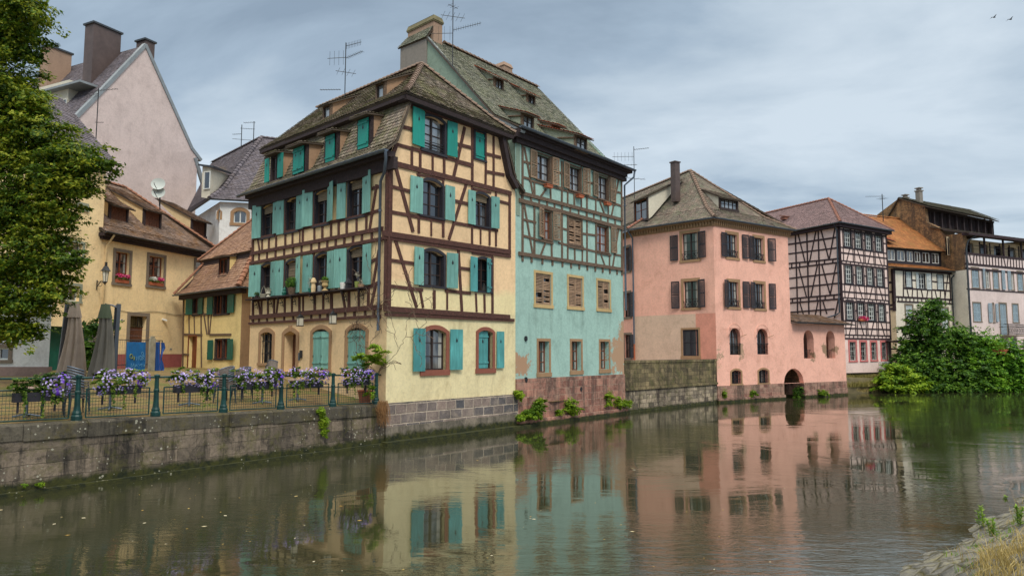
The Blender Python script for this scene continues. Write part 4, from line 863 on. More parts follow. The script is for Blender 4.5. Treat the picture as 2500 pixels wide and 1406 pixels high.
for z0,z1,u in ((9.3,11.1,.5),(5.9,7.7,.5),(2.9,4.6,.5)):
    r=(u,u+.95,z0,z1); window(H3,PB,r,2,3,.2,'wframe',surr=(.15,'sandgrey',.02,.15),shut=[((u+.0-.5,u-.02,z0,z1),'louvre',bk)])
# annex openings
AX=Fac((PR.p(8.31,0).x,PR.p(8.31,0).y),PR.d); AX.n=PR.n
for a,b in (((1905,520),(2018,805)),((2133,525),(2232,803))):
    r=K2(AX,a,b); AX.op.append((*r,(r[1]-r[0])/2,.55))
rs=K2(AX,(1702,905),(1922,1180)); PRa=K2(PR,(1702,910),(1922,1180))
m=MB(); arch=(PRa[0],PRa[1],-.6,PRa[3],(PRa[1]-PRa[0])/2-.05,1.6)
g=PR.off(0); g.op=PR.op+[arch]; wall_mb(g and m,g,[(0,1.08),(9.55,1.08),(9.55,5.4),(8.31,5.4),(8.31,11.7),(0,11.7)]) if False else None
g1=PR.off(0); g1.op=[o for o in PR.op]; 
wall_mb(m,g1,[(0,5.4),(8.31,5.4),(8.31,11.75),(0,11.75)])
g2=PR.off(0); g2.op=[o for o in PR.op if o[3]<5.5]+[(o[0]+8.31,o[1]+8.31,*o[2:]) for o in AX.op]+[(arch[0],arch[1],1.08,arch[3],arch[4],.35)]
# windows that straddle the join of the two wall fields
g2.op=[(o[0],o[1],o[2],min(o[3],5.4),o[4] if o[3]<=5.4 else 0,o[5]) for o in g2.op]
wall_mb(m,g2,[(0,1.08),(15.35,1.08),(15.35,5.4),(0,5.4)])
pp=lambda u,v,z:V(*(PR.p0+PR.d*u-PR.n*v),z)
m.poly([pp(15.35,0,.3),pp(15.35,3.2,.3),pp(15.35,3.2,5.9),pp(15.35,0,5.4)])
wall=m.build('wall',M['p_pink'],H3)
m=MB(); g3=PL.off(0); g3.op=[o for o in PL.op if o[2]>5]; wall_mb(m,g3,[(0,5.9),(6.57,5.9),(6.57,11.75),(0,11.75)])
wall_mb(m,PB,[(0,1),(12,1),(12,11.75),(0,11.75)]); m.build('side_wall',M['p_pink'],H3)
m=MB(); g4=PL.off(-.002); g4.op=[o for o in PL.op if o[2]<5]
ud=K2(PL,(865,600),(876,780))[0]
g5=PL.off(-.002); wall_mb(m,g4,[(ud,1),(6.57,1),(6.57,5.9),(ud,5.9)]) if False else None
wall_mb(m,g4,[(1.5,1),(6.57,1),(6.57,5.9),(1.5,5.9)]); m.build('pale_side_wall',M['p_pinkpale'],H3)
m=MB(); g6=PL.off(-.002); g6.op=[(max(o[0],0),min(o[1],1.5),*o[2:]) for o in g4.op if o[0]<1.5]; wall_mb(m,g6,[(0,1),(1.5,1),(1.5,5.9),(0,5.9)]); m.build('repainted_side_wall',M['p_pinkdeep'],H3)
m=MB()   # inside of the open gallery and the boat arch
m.poly([pp(8.4,3.2,1),pp(15.3,3.2,1),pp(15.3,3.2,5.8),pp(8.4,3.2,5.8)]); m.poly([pp(8.4,.5,2.2),pp(15.3,.5,2.2),pp(15.3,3.2,2.2),pp(8.4,3.2,2.2)]); m.poly([pp(8.4,.0,2.1),pp(8.4,3.2,2.1),pp(8.4,3.2,5.8),pp(8.4,0,5.4)])
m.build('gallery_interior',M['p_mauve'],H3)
m=MB(); m.poly([pp(arch[0]-.01,.36,-.3),pp(arch[0]-.01,2.6,-.3),pp(arch[0]-.01,2.6,3),pp(arch[0]-.01,.36,3)]); m.poly([pp(arch[1]+.01,.36,-.3),pp(arch[1]+.01,2.6,-.3),pp(arch[1]+.01,2.6,3),pp(arch[1]+.01,.36,3)]); m.poly([pp(arch[0]-.5,.36,arch[3]+.1),pp(arch[1]+.5,.36,arch[3]+.1),pp(arch[1]+.5,2.6,arch[3]+.1),pp(arch[0]-.5,2.6,arch[3]+.1)]); m.poly([pp(arch[0]-.5,2.6,-.3),pp(arch[1]+.5,2.6,-.3),pp(arch[1]+.5,2.6,3),pp(arch[0]-.5,2.6,3)]); m.build('boat_passage',M['rubble'],H3)
m=MB(); m.fbox(PR,-.05,arch[0],-.8,1.1,-.5,.06); m.fbox(PR,arch[1],15.4,-.8,.55,-.5,.05); m.fbox(PR,-.1,arch[0]-.02,-.8,.3,.06,.18)
m.fbox(PR,arch[1],15.4,.55,1.09,-.3,-.002); m.fbox(PR,arch[0]-.01,arch[1]+.01,-.8,-.1,-1.5,0)
# stone-lined sides of the arch
m.fbox(PR,arch[0]-.02,arch[0]+.01,-.5,1.08,-1.57,-.01); m.fbox(PR,arch[1]-.01,arch[1]+.02,-.5,1.08,-1.57,-.01)
m.build('plinth',M['pink_stone'],H3)
for a in AX.op:
    m=MB(); n=6
    for i in range(n): uu=a[0]+(a[1]-a[0])*(i+.5)/n; m.fbox(AX,uu-.012,uu+.012,a[2],a[2]+.6,-.3,-.28)
    m.fbox(AX,a[0],a[1],a[2]+.6,a[2]+.63,-.31,-.27); m.build('railing',M['iron'],H3)
add_drips(M['p_pink'],PR,[o for o in PR.op if o[2]>2],1.2,.4,(.6,.48,.42,1))
# carved cornice, roof
m=MB()
for f,L0,L1 in ((PR,-.12,8.5),(PL,-.12,6.65),(PB,0,12)):
    m.fbox(f,L0,L1,11.75,11.82,-.05,.06); m.fbox(f,L0-.1,L1+.1,12.1,12.2,-.05,.28); m.fbox(f,L0,L1,11.82,12.1,-.05,.06)
    n=int((L1-L0)/.22)
    for i in range(n): u=L0+(L1-L0)*(i+.5)/n; m.prism(f,[(u-.06,11.84),(u+.03,11.84),(u+.08,12.08),(u-.04,12.1)],.05,.16)
m.build('cornice',M['sand'],H3)
A=Vector((PR.p(3.9,0).x,PR.p(3.9,0).y)); A=PR.p0+PR.d*3.9+PL.d*4.6; apx3=V(A.x,A.y,16.9)
ez=12.25; oc=.42
cE=PR.p(0,ez,0)+V(*(PR.n+PL.n)*.30,0); cR=PR.p(8.35+.35,ez,oc); cP=PL.p(6.6,ez,oc); 
cP=V(cP.x,cP.y,ez)+V(*(PB.n*.1),0)
bkp=PB.p(12,ez,oc); rdg=V(A.x-.367*11,A.y+11,16.9)
def flare(c,k=.3,dz=-.42): 
    q=Vector(c).lerp(apx3,k); return q+V(0,0,dz)
fE,fR,fP=flare(cE),flare(cR),flare(cP); fB=bkp.lerp(rdg,.3)+V(0,0,-.42)
m=MB()
roof(m,[cP,fP,apx3],[cE,fE,apx3],.2,.17); roof(m,[cE,fE,apx3],[cR,fR,apx3],.2,.17); roof(m,[bkp,fB,rdg],[cP,fP,apx3],.2,.17)
cRb=V(*(Vector((cR.x,cR.y))+Vector((-.367,1)).normalized()*9),ez); roof(m,[cR,apx3],[cRb,rdg],.4,.4)
caps(m,cE+V(0,0,.03),fE+V(0,0,.03),.13,.3); caps(m,fE+V(0,0,.03),apx3+V(0,0,.03),.13,.3); caps(m,rdg,apx3,.14,.33); caps(m,cR,fR,.12,.35); caps(m,fR,apx3,.12,.35)
m.build('roof',[M['t_pink'],M['under'],M['t_b1ridge'],M['brick_cap']],H3)
m=MB(); caps(m,cP+V(0,0,.04),fP+V(0,0,.04),.13,.28,0); caps(m,fP+V(0,0,.04),fP.lerp(apx3,.62)+V(0,0,.04),.13,.28,0); m.build('hip_tiles',M['brick_cap'],H3)
for A_,B_ in ((cE,cR),(cE,cP),(cP,bkp)):
    gutter(H3,A_+V(0,0,-.02),B_+V(0,0,-.02),.08)
pq=PL.p(6.5,12.1,.12); pipe(H3,[cP+V(0,0,-.1),PL.p(6.5,11.6,.14),PL.p(6.5,8,.12),PL.p(6.5,3.9,.12)],.06); pipe(H3,[PL.p(6.48,3.9,.12),PL.p(6.48,2.7,.12)],.05,'terracotta')
# brown sheet chimney on the hip
cb=at(*k1(500,275),51.2); m=MB(); m.box(V(cb.x,cb.y,cb.z+.5),(.5,.45,2.9),.6); m.box(V(cb.x,cb.y,cb.z+1.98),(.62,.56,.08),.6); m.build('chimney',M['copper_brown'],H3)
sl3=[(-oc,ez),(1.1,13.4),(4.3,16.9)]
D,g_,r_,ai=dormer(H3,PR,k1(872,350),k1(1005,448),[(-oc,ez),(.95,13.25),(4.6,16.9)],'cheekwhite','t_pink',slope=.5,over=.3,side=.14,frame='wframe',maxL=4); swin(D,g_,r_,4,2,'wframe','glass_curtained')
D,g_,r_,ai=dormer(H3,PB,k1(165,385),k1(262,515),[(-oc,ez),(.95,13.25),(4.3,16.9)],'cheekwhite','t_pink',slope=.5,over=.3,side=.12,frame='wframe',maxL=4); swin(D,g_,r_,2,2,'wframe_brown','glass')
m=MB() # annex lean-to roof
roof(m,[pp(8.36,-.45,5.5),pp(8.36,2.6,6.35)],[pp(15.9,-.45,5.5),pp(15.9,2.6,6.35)],.22,.18); m.build('annex_roof',[M['t_yellow'],M['under'],M['t_yellow']],H3)
gutter(H3,pp(8.36,-.52,5.46),pp(15.95,-.52,5.46),.07,mat='zincdark')
# the mossy terrace wall between the turquoise and the pink house
Dp=FT.p(9.43,0); ang=(E0p.x-Dp.x,E0p.y-Dp.y); FW=Fac((Dp.x,Dp.y),ang); Lw=math.hypot(*ang)
H4=thing('terrace_wall',(Dp.x,Dp.y,0),'mossy yellow-green stone terrace wall standing in the water between turquoise and pink houses','wall')
m=MB(); m.fbox(FW,0,Lw-.06,1.35,2.72,-.4,.02); m.fbox(FW,0,Lw-.06,2.72,2.86,-.45,.06); m.build('parapet',M['parapet'],H4)
m=MB(); m.fbox(FW,0,Lw-.06,-.8,1.22,-.4,.0); m.build('footing',M['parapet_low'],H4)
m=MB(); m.fbox(FW,0,Lw-.06,1.22,1.35,-.4,.09); m.build('string_course',M['parapet'],H4)
m=MB(); m.poly([V(Dp.x,Dp.y,2.6),V(E0p.x,E0p.y,2.6),V(P3.x,P3.y,2.6),V(P3.x-4,P3.y+8,2.6),V(Dp.x-3,Dp.y+8,2.6)]); tag(m.build('terrace',M['p_mauve'],None,base=(Dp.x,Dp.y+3,2.6)),kind='structure')
# ================================================================== the pink half-timbered house
S0=at(2054,700,59.5); SR=Fac((S0.x,S0.y),(2680,1750)); SL=Fac((S0.x,S0.y),(-850,1750))
H5=thing('pink_timbered_house',(S0.x,S0.y,0),'pale pink house with thin black timbers, white casements and plum tiled hip roof','house')
Q=lambda f,a,b:f.rect(q1(*a),q1(*b))
rows_=[[((672,358),(727,497)),((755,373),(806,510)),((833,388),(882,522)),((908,402),(958,532))],[((682,628),(735,770)),((765,640),(815,777)),((845,650),(893,783)),((920,660),(967,790))],[((690,898),(746,1038)),((775,905),(825,1040)),((853,912),(905,1045)),((932,918),(978,1050))]]
zr=[(11.85,13.55),(8.55,10.2),(5.45,7.1)]
for k,rw in enumerate(rows_):
    for a,b in rw:
        r=Q(SR,a,b); window(H5,SR,r,3,4,.16,'wframe_white',surr=(.1,'blackpaint',.03,.1),pane='glass_dark',bar=.045)
for a,b in (((712,1205),(765,1345)),((795,1207),(842,1343)),((873,1208),(918,1340)),((950,1208),(992,1338))):
    r=Q(SR,a,b); window(H5,SR,r,3,4,.2,'wframe_white',surr=(.16,'surr_pink',.04,.12),bars=5,pane='glass_dark')
m=MB(); wall_mb(m,SR,[(0,1.6),(7.15,1.6),(7.15,13.9),(0,13.9)]); wall_mb(m,SL,[(0,1.6),(12,1.6),(12,13.9),(0,13.9)])
ss_=lambda a,b,z:V(*(SR.p0+SR.d*a+SL.d*b),z)
m.poly([ss_(7.15,0,1),ss_(7.15,12,1),ss_(7.15,12,13.9),ss_(7.15,0,13.9)]); m.build('wall',M['p_timberpink'],H5)
t=MB()
for z,wd in ((13.6,.14),(11.62,.12),(10.95,.1),(10.7,.14),(8.35,.12),(7.85,.1),(7.55,.14),(5.3,.12),(4.75,.1),(4.45,.14)):
    t.fbox(SR,-.02,7.17,z-wd/2,z+wd/2,-.02,.03+U(0,.01))
t.fbox(SR,-.1,.12,4.4,13.9,-.02,.045); t.fbox(SR,7.03,7.2,4.4,13.9,-.02,.045); t.fbox(SL,-.1,.12,4.4,13.9,-.02,.046)
wc=[[(Q(SR,a,b)[0]+Q(SR,a,b)[1])/2 for a,b in rw] for rw in rows_]
for k,(zs,zt,zb0,zb1) in enumerate(((11.56,13.55,11.0,11.56),(8.3,10.65,7.9,8.3),(5.25,7.5,4.8,5.25))):
    zlow=[11.0,7.9,4.8][k]; zsill=[11.56,8.3,5.25][k]
for k,(zsill,zbeam,ztop) in enumerate(((11.56,10.98,13.6),(8.3,7.9,10.65),(5.25,4.8,7.5))):
    pass
for k,rw in enumerate(rows_):
    rr_=[Q(SR,a,b) for a,b in rw]; sill=sum(r[2] for r in rr_)/4-.12; top=sum(r[3] for r in rr_)/4+.1; low=(11.0,7.9,4.8)[k]; hi_=(13.6,10.65,7.5)[k]
    t.fbox(SR,0,7.1,sill-.06,sill+.04,-.02,.036)
    for j,r in enumerate(rr_):
        for u in (r[0]-.22,r[1]+.22): t.fbox(SR,u-.05,u+.05,low,hi_,-.02,.03+U(0,.006))
        c=(r[0]+r[1])/2; s_=1 if j%2 else -1; t.beam(SR,(c-.25*s_,sill),(c+.25*s_,low),.1,-.02,.03)
        t.beam(SR,(r[1]+.25,(sill+top)/2),(r[1]+.55,(sill+top)/2),.1,-.02,.03)
for z0_,z1_ in ((10.72,10.93),(7.57,7.84),(4.47,4.74)):
    for i in range(12): u=.2+i*6.8/11; t.fbox(SR,u-.05,u+.05,z0_,z1_,-.02,.03)
beams(t,SL,q1,[(258,480,632,425,.14),(262,550,634,503,.12),(262,622,634,585,.13),(264,658,634,613,.13),(265,733,637,690,.12),(266,806,638,768,.12),(268,885,642,852,.13),(270,915,642,885,.13),(272,985,600,960,.12),
 (312,400,330,1010,.13),(397,385,414,1010,.13),(482,372,500,1012,.13),(332,400,385,612,.11),(467,375,418,608,.11),(502,368,562,588,.11),(607,362,566,588,.11),
 (338,655,394,868,.11),(476,635,430,862,.11),(510,632,572,852,.11),(617,620,573,852,.11),(345,912,374,1008,.11),(482,900,460,1010,.11),(516,897,546,992,.11),(632,892,605,1022,.11)]
 +[(x,622-.099*(x-262)+6,x,658-.12*(x-264)-3,.12) for x in (285,345,410,470,530,592)]+[(x,885-.088*(x-268)+6,x,915-.08*(x-270)-3,.12) for x in (290,350,414,475,535,600)])
t.build('timber_frame',M['timber_black'],H5)
m=MB(); m.fbox(SR,-.4,7.5,13.75,14.05,-.1,.35); m.fbox(SL,-.3,12,13.75,14.05,-.1,.351); m.build('cornice',M['timber_black'],H5)
e_=14.1; o_=.5; m=MB()
c0=ss_(-o_,-o_,e_); c1_=ss_(7.15+o_,-o_,e_); c2_=ss_(-o_,14,e_); c3_=ss_(7.15+o_,14,e_); ax_=ss_(3.55,3.4,17.25); bx_=ss_(3.55,12.5,17.25)
ax_.z=bx_.z=17.25
roof(m,[c0,ax_],[c1_,ax_],.24,.22); roof(m,[c2_,bx_],[c0,ax_],.24,.22); roof(m,[c1_,ax_],[c3_,bx_],.3,.3)
caps(m,c0,ax_,.12,.33); caps(m,c1_,ax_,.12,.33); caps(m,ax_,bx_,.13,.33); m.build('roof',[M['t_plum'],M['under'],M['brick_cap']],H5)
vq=ss_(1.6,7.0,15.75); m=MB(); m.box(vq+V(0,0,.1),(.7,.5,.25),.5); m.box(vq+V(-.1,-.1,.3),(.8,.6,.06),.5,.2); m.build('roof_vent',M['brick_cap'],H5)
gutter(H5,c0+V(0,0,-.02),c1_+V(0,0,-.02),.08); gutter(H5,c0+V(0,0,-.02),c2_+V(0,0,-.02),.08)
pipe(H5,[ss_(-.35,.2,14),ss_(-.12,.15,13.5),ss_(-.12,.2,6.6),ss_(-.12,.6,6.4),ss_(-.4,3.0,5.9)],.06)
# lower extension roof seen behind it
m=MB(); roof(m,[ss_(7.7,2.5,14.3),ss_(8.6,6.5,16.4)],[ss_(13,2.5,14.0),ss_(13,6.5,16.4)],.24,.22); caps(m,ss_(5.5,6.5,16.5),ss_(13,6.5,16.45)); m.build('rear_roof',[M['t_rust'],M['under'],M['t_rust']],H5)
# ================================================================== white timbered house with orange roofs
W0=at(2184,700,67.5); WF=Fac((W0.x,W0.y),(4000,1750)); H6=thing('white_timbered_house',(W0.x,W0.y,0),'narrow white timbered house with bright orange moss-gold roof and a strip of attic windows','house')
Y2=lambda f,a,b:f.rect(r2(*a),r2(*b))
wp=lambda a,b,z:V(*(WF.p0+WF.d*a-WF.n*b),z)
window(H6,WF,Y2(WF,(482,978),(555,1148)),2,3,.16,'wframe_white',surr=(.08,'blackpaint',.03,.08),pane='glass_dark',shut=[(Y2(WF,(440,962),(478,1145)),'louvre',M['sh_white']),(Y2(WF,(562,975),(612,1158)),'louvre',M['sh_white'])])
for a,b in (((332,952),(405,1130)),((690,988),(768,1157))): closed_pair(H6,WF,Y2(WF,a,b),M['sh_white'],(.08,'blackpaint',.03,.08))
for a,b in (((330,1335),(420,1600)),((735,1370),(825,1600))): closed_pair(H6,WF,Y2(WF,a,b),M['sh_white'],(.15,'sandgrey',.03,.12))
m=MB(); wall_mb(m,WF,[(0,1.5),(8.0,1.5),(8.0,11.2),(0,11.2)]); m.build('wall',M['p_cream'],H6)
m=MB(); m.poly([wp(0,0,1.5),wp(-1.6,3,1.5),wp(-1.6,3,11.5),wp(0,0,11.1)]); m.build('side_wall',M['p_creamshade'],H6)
t=MB()
beams(t,WF,r2,[(200,925,880,975,.22,.04),(305,1142,840,1172,.14),(215,1238,860,1272,.15,.02),(240,1292,862,1318,.14,.02),(192,930,205,1290,.3,.03),(305,945,305,1240,.13),(625,965,632,1275,.13),(832,975,845,1280,.14),(325,950,322,1140,.08),(815,985,780,1268,.11),(612,1060,690,1070,.13),(770,1078,835,1080,.12),(415,1050,440,1052,.13),
 (345,1150,365,1240,.11),(412,1150,405,1240,.11),(462,1155,466,1245,.11),(508,1155,528,1245,.11),(585,1165,572,1250,.11),(668,1170,688,1258,.11),(730,1170,727,1262,.11),(775,1175,780,1265,.1)]
 +[(x,1238+.053*(x-215),x,1292+.042*(x-240),.11) for x in (250,290,335,380,425,470,515,560,600,640,690,735,785,832)])
t.build('timber_frame',M['timber_black'],H6)
t=MB()
SF=Fac((wp(0,0,0).x,wp(0,0,0).y),(-1.6*WF.d.x-WF.n.x*3,-1.6*WF.d.y-WF.n.y*3))
for z in (9.9,9.0,7.75,7.4): t.fbox(SF,0,3,z-.1,z+.1,-.02,.04)
t.fbox(SF,.9,1.1,7.4,11,-.02,.041); t.fbox(SF,-.05,.25,7.2,11.2,-.02,.06); t.build('side_timber',M['timber_black'],H6)
m=MB(); SF2=WF.off(-.9)
roof(m,[wp(-1.6,-.45,11.3),wp(-1.2,.95,11.85)],[wp(8.3,-.45,11.3),wp(8.1,.95,11.85)],.22,.2)
roof(m,[wp(-2.6,.55,13.35),wp(-2.6,6.5,17.75)],[wp(8.3,.55,13.35),wp(9.6,6.5,17.75)],.22,.2); caps(m,wp(-2.6,6.5,17.8),wp(9.6,6.5,17.8)); m.build('roof',[M['t_orange'],M['under'],M['t_orange']],H6)
m=MB(); m.fbox(SF2,-1.6,8.0,11.6,12.15,-.3,0); m.fbox(SF2,-1.6,8.0,13.15,13.6,-.3,.05)
us=[]
for a,b in (((122,675),(207,772)),((230,687),(320,788)),((342,703),(412,803)),((430,714),(500,812)),((520,728),(605,826)),((630,742),(712,838))):
    r=Y2(SF2,a,b); us.append(r); swin(H6,SF2,(r[0],r[1],12.15,13.15),2,1,'wframe_white','glass',.05)
pu=-1.6
for r in us+[(8.0,8,0,0)]: m.fbox(SF2,pu,r[0],12.15,13.15,-.2,.02); pu=r[1]
m.build('attic_front',M['blackpaint'],H6)
gutter(H6,wp(-1.6,-.5,11.3),wp(8.4,-.5,11.2),.07,mat='zincdark'); pipe(H6,[wp(8.2,-.45,11.1),wp(7.9,-.15,10.6),wp(7.9,-.12,3)],.07,'zincdark')
# ================================================================== long pale house with rubble gable
X0=at(2366,800,69); XF=Fac((X0.x,X0.y),(3450,1750)); XG=Fac((X0.x,X0.y),(-.2,1)); H7=thing('long_pale_house',(X0.x,X0.y,0),'long lilac-white house with rubble stone gable, grey shutters and open attic drying loft','house')
xx=lambda a,b,z:V(*(XF.p0+XF.d*a+XG.d*b),z)
for a,b in (((1085,908),(1175,1137)),((1328,928),(1400,1150)),((1607,952),(1680,1170)),((1102,1308),(1200,1520)),((1552,1325),(1628,1530))): closed_pair(H7,XF,Y2(XF,a,b),M['sh_greyblue'],(.12,'sandgrey',.02,.1))
for o,s in ((((1248,930),(1300,1142)),[((1193,915),(1243,1140))]),(((1537,955),(1575,1160)),[((1488,942),(1536,1160)),((1416,935),(1470,1158))]),(((1325,1315),(1350,1530)),[((1265,1312),(1323,1530)),((1352,1318),(1392,1525))])):
    window(H7,XF,Y2(XF,*o),2,3,.16,'wframe_white',surr=(.1,'sandgrey',.02,.1),pane='glass_dark',shut=[(Y2(XF,*q),'louvre',M['sh_greyblue']) for q in s])
rb=Y2(XF,(1405,1318),(1500,1680)); closed_pair(H7,XF,rb,M['sh_greyblue'],(.15,'sandgrey',.03,.05))
for a,b in (((1648,650),(1720,835)),((1800,655),(1880,840)),((1500,655),(1560,840))): closed_pair(H7,XF,XF.rect(r3(*a),r3(*b)),M['sh_greyblue'],(.12,'sandgrey',.03,.1))
m=MB(); wall_mb(m,XF,[(0,1.2),(24,1.2),(24,12.9),(0,12.9)]); m.build('wall',M['p_lilac'],H7)
m=MB(); m.prism(XG,[(0,11.25),(2.4,11.35),(2.4,1),(0,1)],-.3,.0); m.build('gable_strip',M['p_cream'],H7)
m=MB(); m.prism(XG,[(0.02,11.27),(.02,14.85),(2.3,15.0),(3.2,16.0),(4.62,16.75),(4.8,18.55),(8.25,20.1),(11.9,18.9),(12,11.3)],-.3,.01); m.build('gable',M['rubble'],H7)
m=MB(); th_=r2
t=MB(); 
t.fbox(XF,-.2,24,14.6,14.85,-.1,.62); t.fbox(XF,0,24,12.78,12.98,-.1,.06); t.fbox(XF,0,24,11.75,11.95,-.1,.05); t.fbox(XF,0,24,11.3,11.5,-.1,.04); t.fbox(XF,0,24,9.36,9.46,-.05,.06)
for i in range(46):
    u=.3+i*.52; dx=.12 if i in (0,1,12,24) else (-.12 if i in (2,13) else 0); t.beam(XF,(u-dx,12.8),(u+dx,11.9),.13,-.05,.03)
for i in range(14): t.fbox(XF,.1+i*1.75,.25+i*1.75,12.98,14.6,-1.8,-1.65)
for i in range(7): t.fbox(XF,3.3+i*3.2,3.45+i*3.2,12.98,14.7,-.12,.02)
t.build('timber_frame',M['timber_black'],H7)
m=MB(); g=XF.off(-1.7); 
for i in range(9): r=(.4+i*2.5,1.9+i*2.5,12.98,14.4); g.op.append((*r,0,.15))
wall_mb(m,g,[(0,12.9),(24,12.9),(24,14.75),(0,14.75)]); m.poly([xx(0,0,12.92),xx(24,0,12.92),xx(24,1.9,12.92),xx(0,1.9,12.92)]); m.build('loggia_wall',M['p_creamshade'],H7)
m=MB(); g7=XF.off(-1.84)
m.poly([g7.p(0,12.9,0),g7.p(24,12.9,0),g7.p(24,14.7,0),g7.p(0,14.7,0)]); m.build('loggia_glazing',M['glass_dark'],H7)
m=MB(); m.tube([XF.p(0,13.75,-.02),XF.p(24,13.75,-.02)],.03,5); m.tube([XF.p(0,13.4,-.02),XF.p(24,13.4,-.02)],.015,4); m.build('loggia_rail',M['iron'],H7)
m=MB(); e=[xx(-.2,-.6,14.85),xx(-.2,4.2,16.2)]; e2=[xx(11.4,-.6,14.85),xx(11.4,4.2,16.1)]; roof(m,e,e2,.3,.25); roof(m,[xx(11.4,-.6,14.85),xx(11.4,4.2,15.2)],[xx(25,-.6,14.85),xx(25,4.2,15.2)],.4,.4); roof(m,[xx(12.8,12.5,16),xx(12.8,8.25,19.95)],[xx(-.2,12.5,16),xx(-.2,8.25,20.15)],.5,.5)
uR=7.9
roof(m,[xx(-.25,4.0,18.35),xx(-.25,8.25,20.2)],[xx(12.2,4.0,17.85),xx(12.8,8.25,19.95)],.26,.22,drop_=.12); m.build('roof',[M['t_old'],M['under'],M['t_old']],H7)
m=MB(); g=Fac((xx(0,4.7,0).x,xx(0,4.7,0).y),XF.d)
m.poly([g.p(.2,16.2,-.5),g.p(11.9,16.0,-.5),g.p(11.9,17.8,-.5),g.p(.2,18.3,-.5)])
for i in range(10): u=.2+i*1.28; m.fbox(g,u-.08,u+.08,16.2,18.0,-.3,.0)
m.fbox(g,.05,12,16.1,16.3,-.3,.05); m.beam(g,(.1,18.3),(12,17.75),.2,-.3,.05); m.poly([g.p(12,16.2,0),g.p(12,16.2,-4),g.p(12,19,-4),g.p(12,17.7,0)]); m.build('drying_loft',M['timber_dark'],H7)
for u,b,z0,z1,wd in ((1.5,6.7,18.5,20.6,.5),(1.7,8.9,18.5,20.35,.5)):
    m=MB(); c=xx(u,b,0); m.box(V(c.x,c.y,(z0+z1)/2),(wd,wd,z1-z0),.4); m.box(V(c.x,c.y,z1+.05),(wd+.16,wd+.16,.1),.4); m.box(V(c.x,c.y,z1+.2),(wd*.7,wd*.7,.2),.4); m.box(V(c.x,c.y,z1+.35),(wd+.1,wd+.1,.09),.4); m.build('chimney',M['render_grey'],H7)
pipe(H7,[xx(1.6,-.6,14.8),xx(.35,-.2,14.1),xx(.12,-.12,13.3),xx(.12,-.12,2)],.08,'zincdark')
m=MB() # iron balcony
bz=rb[2]+.05; u0,u1=rb[0]-.3,rb[1]+1.5
m.fbox(XF,u0,u1,bz-.15,bz-.02,0,.9)
balc=m.build('balcony',M['sandgrey'],H7); m=MB()
for uu in (u0,u1): m.fbox(XF,uu-.03,uu+.03,bz,bz+1.05,.85,.9)
for zc in (bz+.05,bz+1.0,bz+.75): m.fbox(XF,u0,u1,zc,zc+.04,.85,.89); m.fbox(XF,u0,u0+.03,zc,zc+.04,0,.85); m.fbox(XF,u1-.03,u1,zc,zc+.04,0,.85)
n=22
for i in range(n): uu=u0+(u1-u0)*(i+.5)/n; m.fbox(XF,uu-.01,uu+.01,bz+.05,bz+1,.86,.88)
for i in range(7):
    uc=u0+(u1-u0)*(i+.5)/7
    m.tube([XF.p(uc+.12*math.cos(a),bz+.4+.2*math.sin(a),.875) for a in [k*math.pi/4 for k in range(9)]],.014,4)
m.build('railing',M['iron'],balc)
# ================================================================== yellow house behind the square
Y0=at(244,720,38); YF=Fac((Y0.x,Y0.y),(459,1750)); H8=thing('yellow_house',(Y0.x,Y0.y,2.2),'pale yellow plastered house with brown tiled roof and three boarded dormers','house')
yp=lambda a,b,z:V(*(YF.p0+YF.d*a-YF.n*b),z)
A2=lambda f,a,b:f.rect(a2(*a),a2(*b))
wv=[]
for a,b in (((828,625),(918,858)),((1067,655),(1165,878))):
    r=A2(YF,a,b); wv.append(r); window(H8,YF,r,2,3,.25,'wframe_brown',surr=(.17,'sandgrey',.04,.16),curtain=1)
window(H8,YF,A2(YF,(1400,690),(1520,850)),2,3,.25,'wframe_brown',surr=(.15,'sandgrey',.04,.16))
rd=YF.rect(u2(350,225),u2(610,1150)); rd=(rd[0],rd[1],2.35,rd[3]); YF.op.append((*rd,0,.3)); m=MB(); frame_band(m,YF,YF.op[-1],.2,-.01,.05,bottom=False); m.build('door_surround',M['sandgrey'],H8)
m=MB(); zt=YF.uv(*u2(480,430))[1]; m.fbox(YF,rd[0],rd[1],rd[2],zt,-.3,-.26); w_=(rd[1]-rd[0])
for i in range(3): m.fbox(YF,rd[0]+.1,rd[1]-.1,rd[2]+.15+i*(zt-rd[2]-.2)/3,rd[2]+(i+1)*(zt-rd[2]-.2)/3,-.26,-.23)
d=m.build('door',M['sh_wood'],H8); m=MB(); m.fbox(YF,rd[0]+.08,rd[0]+.12,rd[2]+1,rd[2]+1.15,-.25,-.2); m.build('handle',M['zinc'],d)
m=MB(); 
for i in range(8): u=rd[0]+w_*(i+.5)/8; m.fbox(YF,u-.012,u+.012,zt,rd[3],-.24,-.22)
m.fbox(YF,rd[0],rd[1],zt,zt+.06,-.3,-.22); m.fbox(YF,rd[0],rd[1],zt,rd[3],-.32,-.3); m.build('fanlight',M['glass_dark'],H8)
m=MB(); wall_mb(m,YF,[(-.05,3.2),(9.5,3.2),(9.5,9.35),(-.05,9.35)]); m.poly([yp(9.5,0,1),yp(9.5,9,1),yp(9.5,9,9.3),yp(9.5,0,9.3)]); m.build('wall',M['p_yellow'],H8)
add_drips(M['p_yellow'],YF,[o for o in YF.op if o[2]>3],1.3,.45)
m=MB(); g=YF.off(.01); g.op=[(o[0],o[1],max(o[2],1),min(o[3],3.2),0,.3) for o in YF.op if o[2]<3]; wall_mb(m,g,[(-.05,1),(9.5,1),(9.5,3.2),(-.05,3.2)]); m.build('painted_base',M['p_redband'],H8)
ez=YF.uv(*a2(715,490))[1]
